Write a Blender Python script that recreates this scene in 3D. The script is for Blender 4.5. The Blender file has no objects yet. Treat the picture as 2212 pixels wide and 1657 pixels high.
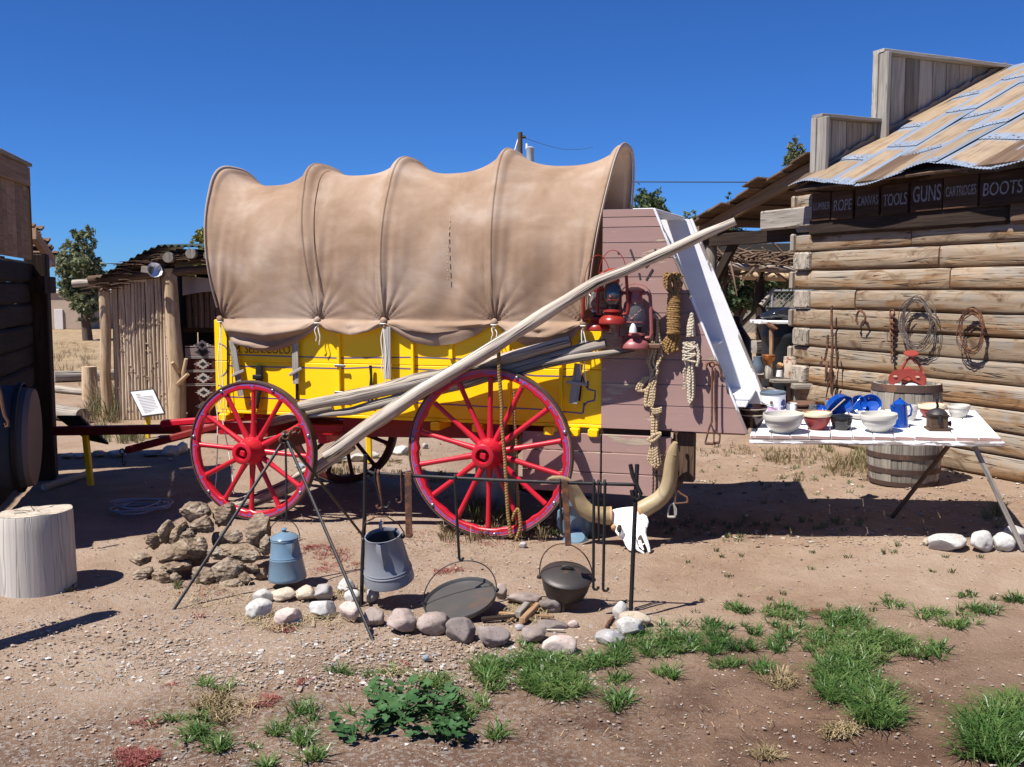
import bpy, bmesh, math, random
import numpy as np
from mathutils import Vector, Matrix, noise
random.seed(7)
PI = math.pi
sc = bpy.context.scene
COL = sc.collection
V = Vector

# ---------------------------------------------------------------- camera
FPX, UC, VC, VH, CAMZ = 2169.0, 1105.7, 828.5, 623.0, 1.70
PITCH = math.atan((VC - VH) / FPX)
cam = bpy.data.objects.new("camera", bpy.data.cameras.new("camera"))
COL.objects.link(cam)
cam.location = (0, 0, CAMZ)
cam.rotation_euler = (PI / 2 - PITCH, 0, 0)
cam.data.sensor_width = 36.0
cam.data.lens = 36.0 * FPX / 2211.5
cam.data.clip_end = 4000
sc.camera = cam

# ---------------------------------------------------------------- light
SH = V((0.50, 0.34, -1.0))          # shadow shift per metre of height
SUN_EL = math.atan2(1.0, math.hypot(SH.x, SH.y))
SUN_AZ = math.atan2(-SH.x, -SH.y)     # compass angle from +Y towards +X
world = bpy.data.worlds.new("World")
sc.world = world
world.use_nodes = True
wn = world.node_tree
bg = wn.nodes["Background"]
sky = wn.nodes.new("ShaderNodeTexSky")
sky.sky_type = 'NISHITA'
sky.sun_disc = False
sky.sun_elevation = SUN_EL
sky.sun_rotation = SUN_AZ % (2 * PI)
sky.altitude = 2400
sky.air_density = 1.0
sky.dust_density = 0.05
sky.ozone_density = 3.2
tint = wn.nodes.new("ShaderNodeMix")           # deep high-altitude blue, the same over the whole sky
tint.data_type = 'RGBA'
tint.blend_type = 'MULTIPLY'
tint.inputs[0].default_value = 1.0
tint.inputs[7].default_value = (0.33, 0.715, 1.34, 1)
wn.links.new(sky.outputs[0], tint.inputs[6])
wn.links.new(tint.outputs[2], bg.inputs[0])
bg.inputs[1].default_value = 0.05
sun = bpy.data.objects.new("sun", bpy.data.lights.new("sun", 'SUN'))
COL.objects.link(sun)
sun.data.energy = 5.0
sun.data.angle = math.radians(0.5)
sun.data.color = (1.0, 0.955, 0.89)
sun.rotation_euler = SH.normalized().to_track_quat('-Z', 'Y').to_euler()
vs = sc.view_settings
vs.view_transform = 'Standard'
vs.look = 'None'
vs.exposure = 0.8
vs.gamma = 1.0
vs.use_curve_mapping = False

# ---------------------------------------------------------------- measuring helpers
def ray(u, v):
 a = (u - UC) / FPX
 b = (VC - v) / FPX
 return V((a, math.cos(PITCH) + b * math.sin(PITCH), -math.sin(PITCH) + b * math.cos(PITCH)))

CAMP = V((0, 0, CAMZ))

def at(u, v, y):
 d = ray(u, v)
 return CAMP + d * (y / d.y)

def smooth01(t):
 t = min(1, max(0, t))
 return t * t * (3 - 2 * t)

def gz(x, y):
 """height of the yard: it climbs a little towards the store"""
 return 0.13 * smooth01((x - 0.9) / 2.6) * smooth01((y - 4.6) / 1.8)

def gp(u, v, dz=0.0):
 d = ray(u, v)
 t = -CAMZ / d.z
 for _ in range(12):
  p = CAMP + d * t
  t = (gz(p.x, p.y) + dz - CAMZ) / d.z
 return CAMP + d * t

def onplane(u, v, p0, n):
 d = ray(u, v)
 return CAMP + d * ((p0 - CAMP).dot(n) / d.dot(n))

def zc(x0, y0, w, zx, zy):
 k = w / 2209.0
 return ((x0 + zx * k) / 1.2878, (y0 + zy * k) / 1.2878)

# ---------------------------------------------------------------- mesh builder
def frame_from(d, up=V((0, 0, 1))):
 d = d.normalized()
 if abs(d.dot(up)) > 0.98:
  up = V((0, 1, 0)) if abs(d.y) < 0.9 else V((1, 0, 0))
 x = d.cross(up).normalized()
 y = x.cross(d).normalized()
 return x, y

class MB:
 def __init__(s):
  s.v, s.f, s.uv, s.sm = [], [], [], []

 def add(s, verts, faces, uvs, smooth=True):
  o = len(s.v)
  s.v.extend([tuple(p) for p in verts])
  for k, fc in enumerate(faces):
   s.f.append([i + o for i in fc])
   s.uv.append(uvs[k])
   s.sm.append(smooth)
  return s

 def tube(s, pts, r, seg=8, caps=True, wob=0.0, wf=3.0, seed=0.0, flat=1.0, up=V((0, 0, 1)), smooth=True):
  pts = [V(p) for p in pts]
  n = len(pts)
  rs = r if isinstance(r, (list, tuple)) else [r] * n
  verts, faces, uvs = [], [], []
  t0 = (pts[1] - pts[0]).normalized()
  x, y = frame_from(t0, up)
  L = 0
  Ls = []
  prev = t0
  rm = max(sum(rs) / n, 1e-4)
  for i in range(n):
   if i == 0: t = t0
   elif i == n - 1: t = (pts[i] - pts[i - 1]).normalized()
   else: t = ((pts[i + 1] - pts[i]).normalized() + (pts[i] - pts[i - 1]).normalized()).normalized()
   if i > 0:
    q = prev.rotation_difference(t)
    x = q @ x
    y = q @ y
    L += (pts[i] - pts[i - 1]).length
   prev = t
   Ls.append(L)
   for j in range(seg):
    a = 2 * PI * j / seg
    dv = x * math.cos(a) + y * math.sin(a) * flat
    rr = rs[i]
    if wob:
     rr *= 1 + wob * noise.noise((pts[i] + dv * rm * 1.5) * wf + V((seed, seed * .7, 0)))
    verts.append(pts[i] + dv * rr)
  for i in range(n - 1):
   for j in range(seg):
    k = (j + 1) % seg
    faces.append([i * seg + j, i * seg + k, (i + 1) * seg + k, (i + 1) * seg + j])
    u0, u1 = 2 * PI * rm * j / seg, 2 * PI * rm * (j + 1) / seg
    uvs.append([(u0, Ls[i]), (u1, Ls[i]), (u1, Ls[i + 1]), (u0, Ls[i + 1])])
  s.add(verts, faces, uvs, smooth)
  if caps:
   for ring, rev in ((0, True), (n - 1, False)):
    idx = list(range(ring * seg, ring * seg + seg))
    vv = [verts[i] for i in idx]
    fc = list(range(seg))
    uv = [(rs[ring] * math.cos(2 * PI * j / seg) + 5, rs[ring] * math.sin(2 * PI * j / seg)) for j in range(seg)]
    if rev:
     fc = fc[::-1]; uv = uv[::-1]
    s.add(vv, [fc], [uv], False)
  return s

 def beam(s, p0, p1, w, h, up=V((0, 0, 1)), ch=0.004, jit=0.0, taper=1.0):
  """bar from p0 to p1; w across, h along 'up'; chamfered edges"""
  p0, p1 = V(p0), V(p1)
  x, y = frame_from(p1 - p0, V(up))
  d = (p1 - p0).normalized()
  ch = min(ch, w * .3, h * .3)
  L = (p1 - p0).length
  rings = []
  def ring(c, a, b, inset):
   a -= inset; b -= inset
   pr = [(-a + ch, -b), (a - ch, -b), (a, -b + ch), (a, b - ch), (a - ch, b), (-a + ch, b), (-a, b - ch), (-a, -b + ch)]
   return [c + x * q[0] + y * q[1] for q in pr]
  a, b = w / 2, h / 2
  e = min(ch, L * .2)
  n = 1 if not jit else max(2, int(L / 0.25))
  cs = [(p0, a, b, ch * .7)]
  for i in range(n + 1):
   t = i / n
   k = 1 + (taper - 1) * t
   c = p0 + d * (e + (L - 2 * e) * t)
   if jit: c = c + x * random.uniform(-jit, jit) + y * random.uniform(-jit, jit)
   cs.append((c, a * k, b * k, 0))
  cs.append((p1, a * taper, b * taper, ch * .7))
  verts = []
  for c in cs: verts += ring(*c)
  faces, uvs = [], []
  per = [0, w, w + 1e-3, w + h, w + h + 1e-3, 2 * w + h, 2 * w + h + 1e-3, 2 * w + 2 * h, 2 * w + 2 * h + 1e-3]
  lv = [(c[0] - p0).dot(d) for c in cs]
  for i in range(len(cs) - 1):
   for j in range(8):
    k = (j + 1) % 8
    faces.append([i * 8 + j, i * 8 + k, (i + 1) * 8 + k, (i + 1) * 8 + j])
    uvs.append([(per[j], lv[i]), (per[j + 1], lv[i]), (per[j + 1], lv[i + 1]), (per[j], lv[i + 1])])
  m = len(verts)
  prl = [(-a, -b), (a, -b), (a, -b), (a, b), (a, b), (-a, b), (-a, b), (-a, -b)]
  faces.append(list(range(8))[::-1]); uvs.append([(q[0] + 3, q[1]) for q in prl][::-1])
  faces.append(list(range(m - 8, m))); uvs.append([(q[0] + 3, q[1]) for q in prl])
  return s.add(verts, faces, uvs, False)

 def box(s, c, sx, sy, sz, ch=0.003, M=None):
  """grain runs along the longest side"""
  c = V(c)
  d = [sx, sy, sz]
  k = d.index(max(d))
  ax = [V((1, 0, 0)), V((0, 1, 0)), V((0, 0, 1))]
  t = MB()
  if k == 0: t.beam(c - ax[0] * sx / 2, c + ax[0] * sx / 2, sy, sz, ax[2], ch)
  elif k == 1: t.beam(c - ax[1] * sy / 2, c + ax[1] * sy / 2, sx, sz, ax[2], ch)
  else: t.beam(c - ax[2] * sz / 2, c + ax[2] * sz / 2, sx, sy, ax[1], ch)
  return s.merge(t, M)

 def prism(s, poly, t, M, grain=0, edge=True):
  """polygon in local xy, thickness t along +z, mapped with M"""
  n = len(poly)
  area = sum(poly[i][0] * poly[(i + 1) % n][1] - poly[(i + 1) % n][0] * poly[i][1] for i in range(n))
  if area < 0: poly = poly[::-1]
  vs_ = [M @ V((p[0], p[1], 0)) for p in poly] + [M @ V((p[0], p[1], t)) for p in poly]
  g = (lambda p: (p[1], p[0])) if grain == 0 else (lambda p: (p[0], p[1]))
  faces = [list(range(n))[::-1], list(range(n, 2 * n))]
  uvs = [[g(p) for p in poly][::-1], [g(p) for p in poly]]
  for i in range(n):
   k = (i + 1) % n
   faces.append([i, k, n + k, n + i])
   a, b = g(poly[i]), g(poly[k])
   uvs.append([a, b, (b[0] + t, b[1]), (a[0] + t, a[1])])
  if M.determinant() < 0:
   faces = [f[::-1] for f in faces]; uvs = [q[::-1] for q in uvs]
  return s.add(vs_, faces, uvs, False)

 def lathe(s, prof, seg=24, M=Matrix(), smooth=True, caps=False):
  verts, faces, uvs = [], [], []
  n = len(prof)
  ls = [0]
  for i in range(1, n): ls.append(ls[-1] + math.hypot(prof[i][0] - prof[i - 1][0], prof[i][1] - prof[i - 1][1]))
  rm = max(p[0] for p in prof)
  for r, z in prof:
   for j in range(seg):
    a = 2 * PI * j / seg
    verts.append(M @ V((r * math.cos(a), r * math.sin(a), z)))
  for i in range(n - 1):
   for j in range(seg):
    k = (j + 1) % seg
    q = [i * seg + j, i * seg + k, (i + 1) * seg + k, (i + 1) * seg + j]
    u0, u1 = 2 * PI * rm * j / seg, 2 * PI * rm * (j + 1) / seg
    w = [(u0, ls[i]), (u1, ls[i]), (u1, ls[i + 1]), (u0, ls[i + 1])]
    faces.append(q); uvs.append(w)
  for i, rev in ((0, True), (n - 1, False)):
   if caps and prof[i][0] > 1e-4:
    fc = list(range(i * seg, i * seg + seg))
    uv = [(prof[i][0] * math.cos(2 * PI * j / seg), prof[i][0] * math.sin(2 * PI * j / seg)) for j in range(seg)]
    faces.append(fc[::-1] if rev else fc); uvs.append(uv[::-1] if rev else uv)
  return s.add(verts, faces, uvs, smooth)

 def merge(s, o, M=None):
  vv = [M @ V(p) for p in o.v] if M is not None else o.v
  k = len(s.v)
  s.v.extend([tuple(p) for p in vv])
  s.f.extend([[i + k for i in f] for f in o.f])
  s.uv.extend(o.uv)
  s.sm.extend(o.sm)
  return s

 def mesh(s, name, sharp=40):
  me = bpy.data.meshes.new(name)
  me.from_pydata(s.v, [], s.f)
  lay = me.uv_layers.new(name="UVMap")
  fl = [c for f in s.uv for p in f for c in p]
  lay.data.foreach_set("uv", fl)
  me.polygons.foreach_set("use_smooth", s.sm)
  me.update()
  if any(s.sm) and sharp: me.set_sharp_from_angle(angle=math.radians(sharp))
  return me

_ico = {}
def ico(sub):
 if sub not in _ico:
  bm = bmesh.new()
  bmesh.ops.create_icosphere(bm, subdivisions=sub, radius=1)
  bm.verts.ensure_lookup_table()
  _ico[sub] = ([v.co.copy() for v in bm.verts], [[v.index for v in f.verts] for f in bm.faces])
  bm.free()
 return _ico[sub]

def rock(mb, c, sx, sy, sz, rz=0.0, seed=0.0, rough=0.22, cuts=7, sub=3, tilt=(0, 0), rug=0.0, rugf=5.0):
 vs0, fs = ico(sub)
 rnd = random.Random(int(seed * 1000) + 13)
 planes = []
 for _ in range(cuts):
  n = V((rnd.gauss(0, 1), rnd.gauss(0, 1), rnd.gauss(0, 1))).normalized()
  planes.append((n, rnd.uniform(0.58, 0.90)))
 R = Matrix.Rotation(rz, 3, 'Z') @ Matrix.Rotation(tilt[0], 3, 'X') @ Matrix.Rotation(tilt[1], 3, 'Y')
 out = []
 o = V((seed * 3.1, seed * 1.7, seed * 2.3))
 for p in vs0:
  r = 1 + rough * noise.noise(p * 1.3 + o) + rough * .35 * noise.noise(p * 3.1 + o)
  if rug:
   r += rug * (abs(noise.noise(p * rugf + o)) * 2 - .6) + rug * .5 * noise.noise(p * rugf * 2.3 + o)
  q = p * r
  for n, k in planes:
   e = q.dot(n) - k
   if e > 0: q = q - n * e * .93
  out.append(V(c) + R @ V((q.x * sx, q.y * sy, q.z * sz)))
 mb.add(out, fs, [[(0, 0)] * 3 for _ in fs], True)

# ---------------------------------------------------------------- objects
MATS = {}
ROOTM = {}

def put(name, mb, m, parent=None, wmat=None, sharp=40, me=None, loc=None):
 """link a mesh as ONE object; vertices given in the parent's space, or in the world's with wmat='w'"""
 if me is None:
  if wmat == 'w' and parent is not None:
   inv = ROOTM[parent.name].inverted()
   t = MB(); t.merge(mb, inv); mb = t
  me = mb.mesh(name, sharp)
 mm = m if isinstance(m, (list, tuple)) else [m]
 if not me.materials:
  for q in mm: me.materials.append(MATS[q] if isinstance(q, str) else q)
 o = bpy.data.objects.new(name, me)
 COL.objects.link(o)
 if parent is not None: o.parent = parent
 if loc is not None: o.location = loc
 return o

def tag(o, label=None, cat=None, group=None, kind=None):
 if label: o['label'] = label
 if cat: o['category'] = cat
 if group: o['group'] = group
 if kind: o['kind'] = kind
 return o

def thing(name, label, cat, loc=(0, 0, 0), rz=0.0, group=None, M=None):
 o = bpy.data.objects.new(name, None)
 COL.objects.link(o)
 o.empty_display_size = 0.1
 if M is None: M = Matrix.Translation(V(loc)) @ Matrix.Rotation(rz, 4, 'Z')
 o.matrix_basis = M
 ROOTM[o.name] = M
 return tag(o, label, cat, group)

def single(name, mb, m, label, cat, loc=None, group=None, kind=None, sharp=40):
 """a thing that is one mesh: vertices in the world, origin moved to loc"""
 if loc is None:
  a = np.array(mb.v)
  loc = V((a[:, 0].mean(), a[:, 1].mean(), a[:, 2].min()))
 t = MB(); t.merge(mb, Matrix.Translation(-V(loc)))
 o = put(name, t, m, sharp=sharp)
 o.location = loc
 return tag(o, label, cat, group, kind)

def lettering(text, size, m, parent, M, name='lettering', extrude=0.0012, shear=0.0, space=1.0, width=None):
 cu = bpy.data.curves.new(name, 'FONT')
 cu.body = text
 cu.size = size
 cu.extrude = extrude
 cu.shear = shear
 cu.space_character = space
 cu.materials.append(MATS[m])
 t = bpy.data.objects.new(name, cu)
 COL.objects.link(t)
 bpy.context.view_layer.update()
 me = bpy.data.meshes.new_from_object(t.evaluated_get(bpy.context.evaluated_depsgraph_get()))
 me.name = name
 bpy.data.objects.remove(t)
 bpy.data.curves.remove(cu)
 me.materials.clear()
 me.materials.append(MATS[m])
 o = bpy.data.objects.new(name, me)
 COL.objects.link(o)
 o.parent = parent
 if width:
  xs = [v.co.x for v in me.vertices]
  M = M @ Matrix.Diagonal((width / max(max(xs) - min(xs), 1e-4), 1, 1, 1))
 o.matrix_basis = M
 return o
# ---------------------------------------------------------------- materials
class G:
 def __init__(s, name, rough=0.8, metal=0.0, spec=0.3):
  s.m = bpy.data.materials.new(name)
  s.m.use_nodes = True
  s.t = s.m.node_tree
  s.b = s.t.nodes["Principled BSDF"]
  s.b.inputs["Roughness"].default_value = rough
  s.b.inputs["Metallic"].default_value = metal
  s.b.inputs["Specular IOR Level"].default_value = spec
  MATS[name] = s.m

 def n(s, ty, **kw):
  nd = s.t.nodes.new(ty)
  for k, v in kw.items(): setattr(nd, k, v)
  return nd

 def put(s, sock, v):
  if isinstance(v, bpy.types.NodeSocket): s.t.links.new(v, sock)
  elif v is not None:
   if isinstance(v, (tuple, list)) and len(v) == 3 and sock.type == 'RGBA': v = (*v, 1)
   sock.default_value = v

 def co(s, which='Object'):
  return s.n("ShaderNodeTexCoord").outputs[which]

 def pos(s): return s.n("ShaderNodeNewGeometry").outputs['Position']
 def rnd(s): return s.n("ShaderNodeObjectInfo").outputs['Random']

 def math(s, op, a, b=None, c=None, clamp=False):
  nd = s.n("ShaderNodeMath", operation=op, use_clamp=clamp)
  s.put(nd.inputs[0], a)
  if b is not None: s.put(nd.inputs[1], b)
  if c is not None: s.put(nd.inputs[2], c)
  return nd.outputs[0]

 def vec(s, v, scale=(1, 1, 1), rnd=None, loc=(0, 0, 0)):
  mp = s.n("ShaderNodeMapping")
  s.put(mp.inputs[0], v)
  mp.inputs['Scale'].default_value = scale
  mp.inputs['Location'].default_value = loc
  o = mp.outputs[0]
  if rnd is not None:
   c = s.n("ShaderNodeCombineXYZ")
   for i, k in enumerate((91.0, 47.0, 63.0)): s.put(c.inputs[i], s.math('MULTIPLY', rnd, k))
   a = s.n("ShaderNodeVectorMath", operation='ADD')
   s.put(a.inputs[0], o); s.put(a.inputs[1], c.outputs[0])
   o = a.outputs[0]
  return o

 def noise(s, v, scale=5, detail=4, rough=0.55, dist=0.0):
  nd = s.n("ShaderNodeTexNoise")
  s.put(nd.inputs['Vector'], v)
  nd.inputs['Scale'].default_value = scale
  nd.inputs['Detail'].default_value = detail
  nd.inputs['Roughness'].default_value = rough
  nd.inputs['Distortion'].default_value = dist
  return nd.outputs['Fac']

 def voro(s, v, scale=5, feature='F1', out='Distance'):
  nd = s.n("ShaderNodeTexVoronoi", feature=feature)
  s.put(nd.inputs['Vector'], v)
  nd.inputs['Scale'].default_value = scale
  return nd.outputs[out]

 def ramp(s, f, stops, interp='LINEAR'):
  nd = s.n("ShaderNodeValToRGB")
  cr = nd.color_ramp
  cr.interpolation = interp
  while len(cr.elements) < len(stops): cr.elements.new(0.5)
  for e, (p, c) in zip(cr.elements, stops):
   e.position = p
   e.color = (*c, 1) if isinstance(c, (tuple, list)) else (c, c, c, 1)
  s.put(nd.inputs[0], f)
  return nd.outputs[0]

 def mix(s, f, a, b, mode='MIX'):
  nd = s.n("ShaderNodeMix", data_type='RGBA', blend_type=mode)
  s.put(nd.inputs[0], f); s.put(nd.inputs[6], a); s.put(nd.inputs[7], b)
  return nd.outputs[2]

 def sep(s, v):
  nd = s.n("ShaderNodeSeparateXYZ"); s.put(nd.inputs[0], v)
  return nd.outputs

 def val(s, c, lo, hi, f):
  """multiply colour by lo..hi following f"""
  k = s.math('MULTIPLY_ADD', f, hi - lo, lo)
  cc = s.n("ShaderNodeCombineColor")
  for i in range(3): s.put(cc.inputs[i], k)
  return s.mix(1.0, c, cc.outputs[0], 'MULTIPLY')

 def out(s, color=None, bump=None, bs=0.4, bd=0.01, rough=None):
  if color is not None: s.put(s.b.inputs['Base Color'], color)
  if rough is not None: s.put(s.b.inputs['Roughness'], rough)
  if bump is not None:
   bn = s.n("ShaderNodeBump")
   bn.inputs['Strength'].default_value = bs
   bn.inputs['Distance'].default_value = bd
   s.put(bn.inputs['Height'], bump)
   s.t.links.new(bn.outputs[0], s.b.inputs['Normal'])
  return s.m

def wood(name, dark, mid, light, fine=55, along=2.2, crack=0.5, rough=0.85, bs=0.5, bd=0.006, stain=None, stf=0.55, var=0.35, k=0.8):
 dark, mid, light = [tuple(x * k for x in c) for c in (dark, mid, light)]
 g = G(name, rough, 0, 0.2)
 uv, r = g.co('UV'), g.rnd()
 f1 = g.noise(g.vec(uv, (fine, along, 1), r), 1, 5, .6, .6)
 f2 = g.noise(g.vec(uv, (fine * .16, along * .5, 1), r), 1, 3, .5, 1.0)
 c = g.ramp(g.math('ADD', g.math('MULTIPLY', f1, .55), g.math('MULTIPLY', f2, .45)), [(.33, dark), (.5, mid), (.66, light)])
 if stain:
  c = g.mix(g.ramp(g.noise(g.vec(uv, (7, 1.3, 1), r), 1, 4, .6, .8), [(stf, 0.0), (stf + .16, 1.0)]), c, stain)
 ck = g.noise(g.vec(uv, (fine * .4, along * .35, 1), r, (3, 9, 2)), 1, 3, .6, .7)
 crk = g.ramp(g.math('ABSOLUTE', g.math('SUBTRACT', ck, .5)), [(0.0, 1.0), (.012 + .012 * crack, 0.0)])
 ckm = g.math('MULTIPLY', crk, g.ramp(f2, [(.42, 0.0), (.55, 1.0)]))
 c = g.mix(g.math('MULTIPLY', ckm, crack), c, tuple(x * .18 for x in dark))
 c = g.val(c, 1 - var, 1 + var * .6, r)
 h = g.math('SUBTRACT', f1, g.math('MULTIPLY', ckm, 1.6))
 return g.out(c, h, bs, bd)

def chip_paint(name, paint, under, chips=0.60, rough=0.55, fine=26, edge=0.0, spec=0.3, bs=0.25, var=0.1, dirt=None):
 """paint on boards that flakes along the grain"""
 g = G(name, rough, 0, spec)
 uv, r = g.co('UV'), g.rnd()
 a = g.noise(g.vec(uv, (fine, 5, 1), r), 1, 5, .65, .5)
 b = g.noise(g.vec(uv, (5, 2.2, 1), r, (4, 4, 4)), 1, 2, .5)
 f = g.math('ADD', g.math('MULTIPLY', a, .5), g.math('MULTIPLY', b, .5))
 mask = g.ramp(f, [(chips, 0.0), (chips + .02, 1.0)])
 tone = g.noise(g.vec(uv, (9, 1.5, 1), r, (8, 1, 5)), 1, 4, .6)
 pc = g.val(paint, .86, 1.12, tone)
 if dirt: pc = g.mix(g.ramp(tone, [(.5, 0.0), (.75, .7)]), pc, dirt)
 un = g.ramp(g.noise(g.vec(uv, (70, 3, 1), r), 1, 4), [(.3, tuple(x * .5 for x in under)), (.7, under)])
 c = g.mix(mask, pc, un)
 c = g.val(c, 1 - var, 1 + var, r)
 h = g.math('SUBTRACT', g.math('MULTIPLY', g.noise(g.vec(uv, (60, 3, 1), r), 1, 3), .4), mask)
 return g.out(c, h, bs, .004)

def plain(name, c, rough=0.6, metal=0.0, spec=0.4, mott=0.12, scale=14, bs=0.0, c2=None, thr=0.56, soft=0.08):
 g = G(name, rough, metal, spec)
 o, r = g.co('Object'), g.rnd()
 f = g.noise(g.vec(o, (1, 1, 1), r), scale, 5, .6)
 col = g.val(c, 1 - mott, 1 + mott, f)
 if c2 is not None:
  f2 = g.noise(g.vec(o, (1, 1, 1), r, (5, 7, 3)), scale * .6, 5, .65)
  col = g.mix(g.ramp(f2, [(thr, 0.0), (thr + soft, 1.0)]), col, c2)
 return g.out(col, f if bs else None, bs, .004)


def log_mat():
 """peeled logs: bleached grey on top, amber where the rain never reaches, long drying checks"""
 g = G('log_tan', .85, 0, .2)
 uv, r = g.co('UV'), g.rnd()
 s = g.sep(uv)
 up = g.math('SINE', g.math('MULTIPLY', s[0], 9.5))
 up = g.math('MULTIPLY', g.math('SIGN', up), g.math('POWER', g.math('ABSOLUTE', up), .45))
 f1 = g.noise(g.vec(uv, (40, 1.4, 1), r), 1, 5, .62, .7)
 f2 = g.noise(g.vec(uv, (9, .9, 1), r), 1, 4, .6, 1.2)
 f3 = g.noise(g.vec(uv, (5, 2.6, 1), r, (7, 2, 0)), 1, 4, .65, .8)
 c = g.ramp(g.math('ADD', g.math('MULTIPLY', f1, .5), g.math('MULTIPLY', f2, .5)), [(.34, (.17, .12, .075)), (.47, (.315, .235, .158)), (.62, (.41, .325, .235))])
 amber = g.ramp(g.math('ADD', g.math('ADD', g.math('MULTIPLY', up, -.17), f2), g.math('MULTIPLY_ADD', r, .22, -.11)), [(.50, 0.0), (.64, 1.0)])
 c = g.mix(g.math('MULTIPLY', amber, .9), c, g.ramp(f1, [(.35, (.10, .048, .02)), (.62, (.30, .165, .072))]))
 grey = g.ramp(g.math('ADD', g.math('MULTIPLY', up, .14), f3), [(.54, 0.0), (.68, 1.0)])
 c = g.mix(g.math('MULTIPLY', grey, .7), c, (.29, .262, .225))
 c = g.mix(g.math('MULTIPLY', g.ramp(f3, [(.33, 1.0), (.45, 0.0)]), .85), c, (.105, .058, .03))
 kn = g.voro(g.vec(uv, (9, 2.2, 1), r), 1)
 c = g.mix(g.ramp(kn, [(.045, .85), (.085, 0.0)]), c, (.16, .10, .055))
 ck = g.noise(g.vec(uv, (15, .42, 1), r, (3, 9, 2)), 1, 3, .6, .9)
 crk = g.math('MULTIPLY', g.ramp(g.math('ABSOLUTE', g.math('SUBTRACT', ck, .5)), [(0.0, 1.0), (.020, 0.0)]), g.ramp(f3, [(.42, 0.0), (.52, 1.0)]))
 c = g.mix(g.math('MULTIPLY', crk, .9), c, (.035, .022, .014))
 c = g.val(c, .74, 1.12, r)
 g.out(c, g.math('SUBTRACT', g.math('ADD', g.math('MULTIPLY', f1, .6), g.math('MULTIPLY', f2, .5)), g.math('MULTIPLY', crk, 1.8)), .7, .008)
log_mat()
wood('log_grey', (.22, .19, .155), (.40, .355, .30), (.54, .49, .42), 40, 1.6, .8)
wood('butt_grey', (.16, .135, .11), (.36, .31, .25), (.47, .42, .34), 30, 8, .9)
wood('plank_grey', (.20, .175, .15), (.37, .335, .295), (.49, .455, .41), 50, 1.8, .5)
wood('plank_brown', (.075, .045, .028), (.16, .10, .065), (.25, .17, .115), 45, 1.8, .6)
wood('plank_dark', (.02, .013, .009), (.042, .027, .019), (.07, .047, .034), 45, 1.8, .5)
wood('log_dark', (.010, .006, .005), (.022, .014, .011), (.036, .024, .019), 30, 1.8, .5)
wood('front_board', (.24, .15, .085), (.40, .26, .155), (.50, .34, .215), 40, 1.5, .4)
wood('pole_grey', (.25, .205, .155), (.50, .435, .36), (.66, .59, .51), 60, 1.1, 1.5, bs=1.0, stain=(.22, .18, .14), stf=.55)
wood('pole_tan', (.30, .20, .11), (.52, .38, .24), (.68, .54, .38), 40, 2.5, .5)
wood('twig_wall', (.38, .27, .17), (.60, .47, .34), (.74, .61, .48), 50, 3, .5, var=.2)
wood('stump_side', (.44, .40, .35), (.56, .52, .47), (.66, .62, .57), 26, 1.1, .35, var=.05, stain=(.40, .35, .30), stf=.58)
wood('stump_top', (.40, .33, .26), (.58, .49, .39), (.70, .61, .50), 30, 30, .8, var=.1)
wood('stave', (.19, .165, .13), (.35, .315, .265), (.46, .42, .36), 40, 2, .5, var=.3)
wood('slat_grey', (.26, .23, .20), (.44, .40, .35), (.55, .51, .46), 60, 3, .6, var=.15)
wood('firewood', (.17, .09, .045), (.33, .20, .11), (.48, .33, .2), 40, 4, .5)
wood('sign_brown', (.03, .016, .009), (.068, .036, .02), (.11, .06, .035), 40, 2, .4)
wood('horn', (.20, .135, .06), (.40, .30, .165), (.50, .41, .26), 10, 3, .15, rough=.45, var=.05)

chip_paint('yellow_paint', (.98, .60, .003), (.50, .36, .14), .73, .42, 26, spec=.4, bs=.12, var=.03)
chip_paint('red_paint', (.48, .010, .026), (.22, .012, .02), .64, .34, 30, spec=.5, bs=.15, var=.06)
chip_paint('red_shaded', (.075, .012, .010), (.04, .015, .012), .60, .6, 30, spec=.3)  # wheel red for the far pair, darkened to paint in the wagon's shade
chip_paint('red_dark', (.20, .014, .014), (.10, .02, .015), .60, .5, 30, spec=.4)
chip_paint('mauve_paint', (.335, .212, .185), (.52, .42, .31), .575, .75, 22, spec=.2, bs=.3, var=.07)
chip_paint('white_paint', (.74, .735, .74), (.36, .27, .22), .70, .5, 22, spec=.3, var=.03)
chip_paint('white_edge', (.80, .80, .80), (.33, .27, .24), .50, .7, 40, bs=.6, var=.05)
chip_paint('sign_yellow', (.75, .50, .01), (.3, .22, .05), .8, .45, 20)
plain('purple_line', (.13, .085, .21), .5, mott=.2)
plain('black_iron', (.022, .021, .022), .55, .4, .4, .3, 30, .2, (.06, .035, .025), .6)
plain('rust_iron', (.10, .05, .035), .8, .2, .3, .35, 40, .4, (.20, .085, .04), .5)
plain('hoop_iron', (.085, .055, .045), .75, .3, .3, .25, 12, .15, (.16, .08, .05), .55)
plain('cast_iron', (.055, .048, .046), .5, .5, .5, .2, 20, .25, (.12, .07, .05), .62)
plain('griddle_iron', (.10, .095, .09), .48, .55, .5, .2, 9, .12, (.20, .11, .07), .56, .2)
plain('bolt_steel', (.25, .27, .30), .35, .8, .5, .3, 30)
plain('tyre_iron', (.10, .065, .055), .6, .45, .4, .25, 20, .15, (.17, .11, .09), .55)
plain('blue_enamel', (.125, .20, .27), .22, 0, .55, .12, 20, 0, (.25, .14, .10), .72, .03)
plain('grey_enamel', (.19, .20, .225), .38, 0, .5, .12, 26, 0, (.10, .06, .05), .74, .03)
plain('pot_inside', (.05, .05, .06), .6)
plain('cobalt', (.006, .055, .30), .14, 0, .6, .05)
plain('black_enamel', (.012, .012, .013), .12, 0, .6, .1)
plain('stoneware', (.52, .495, .435), .28, 0, .5, .05)
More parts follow.
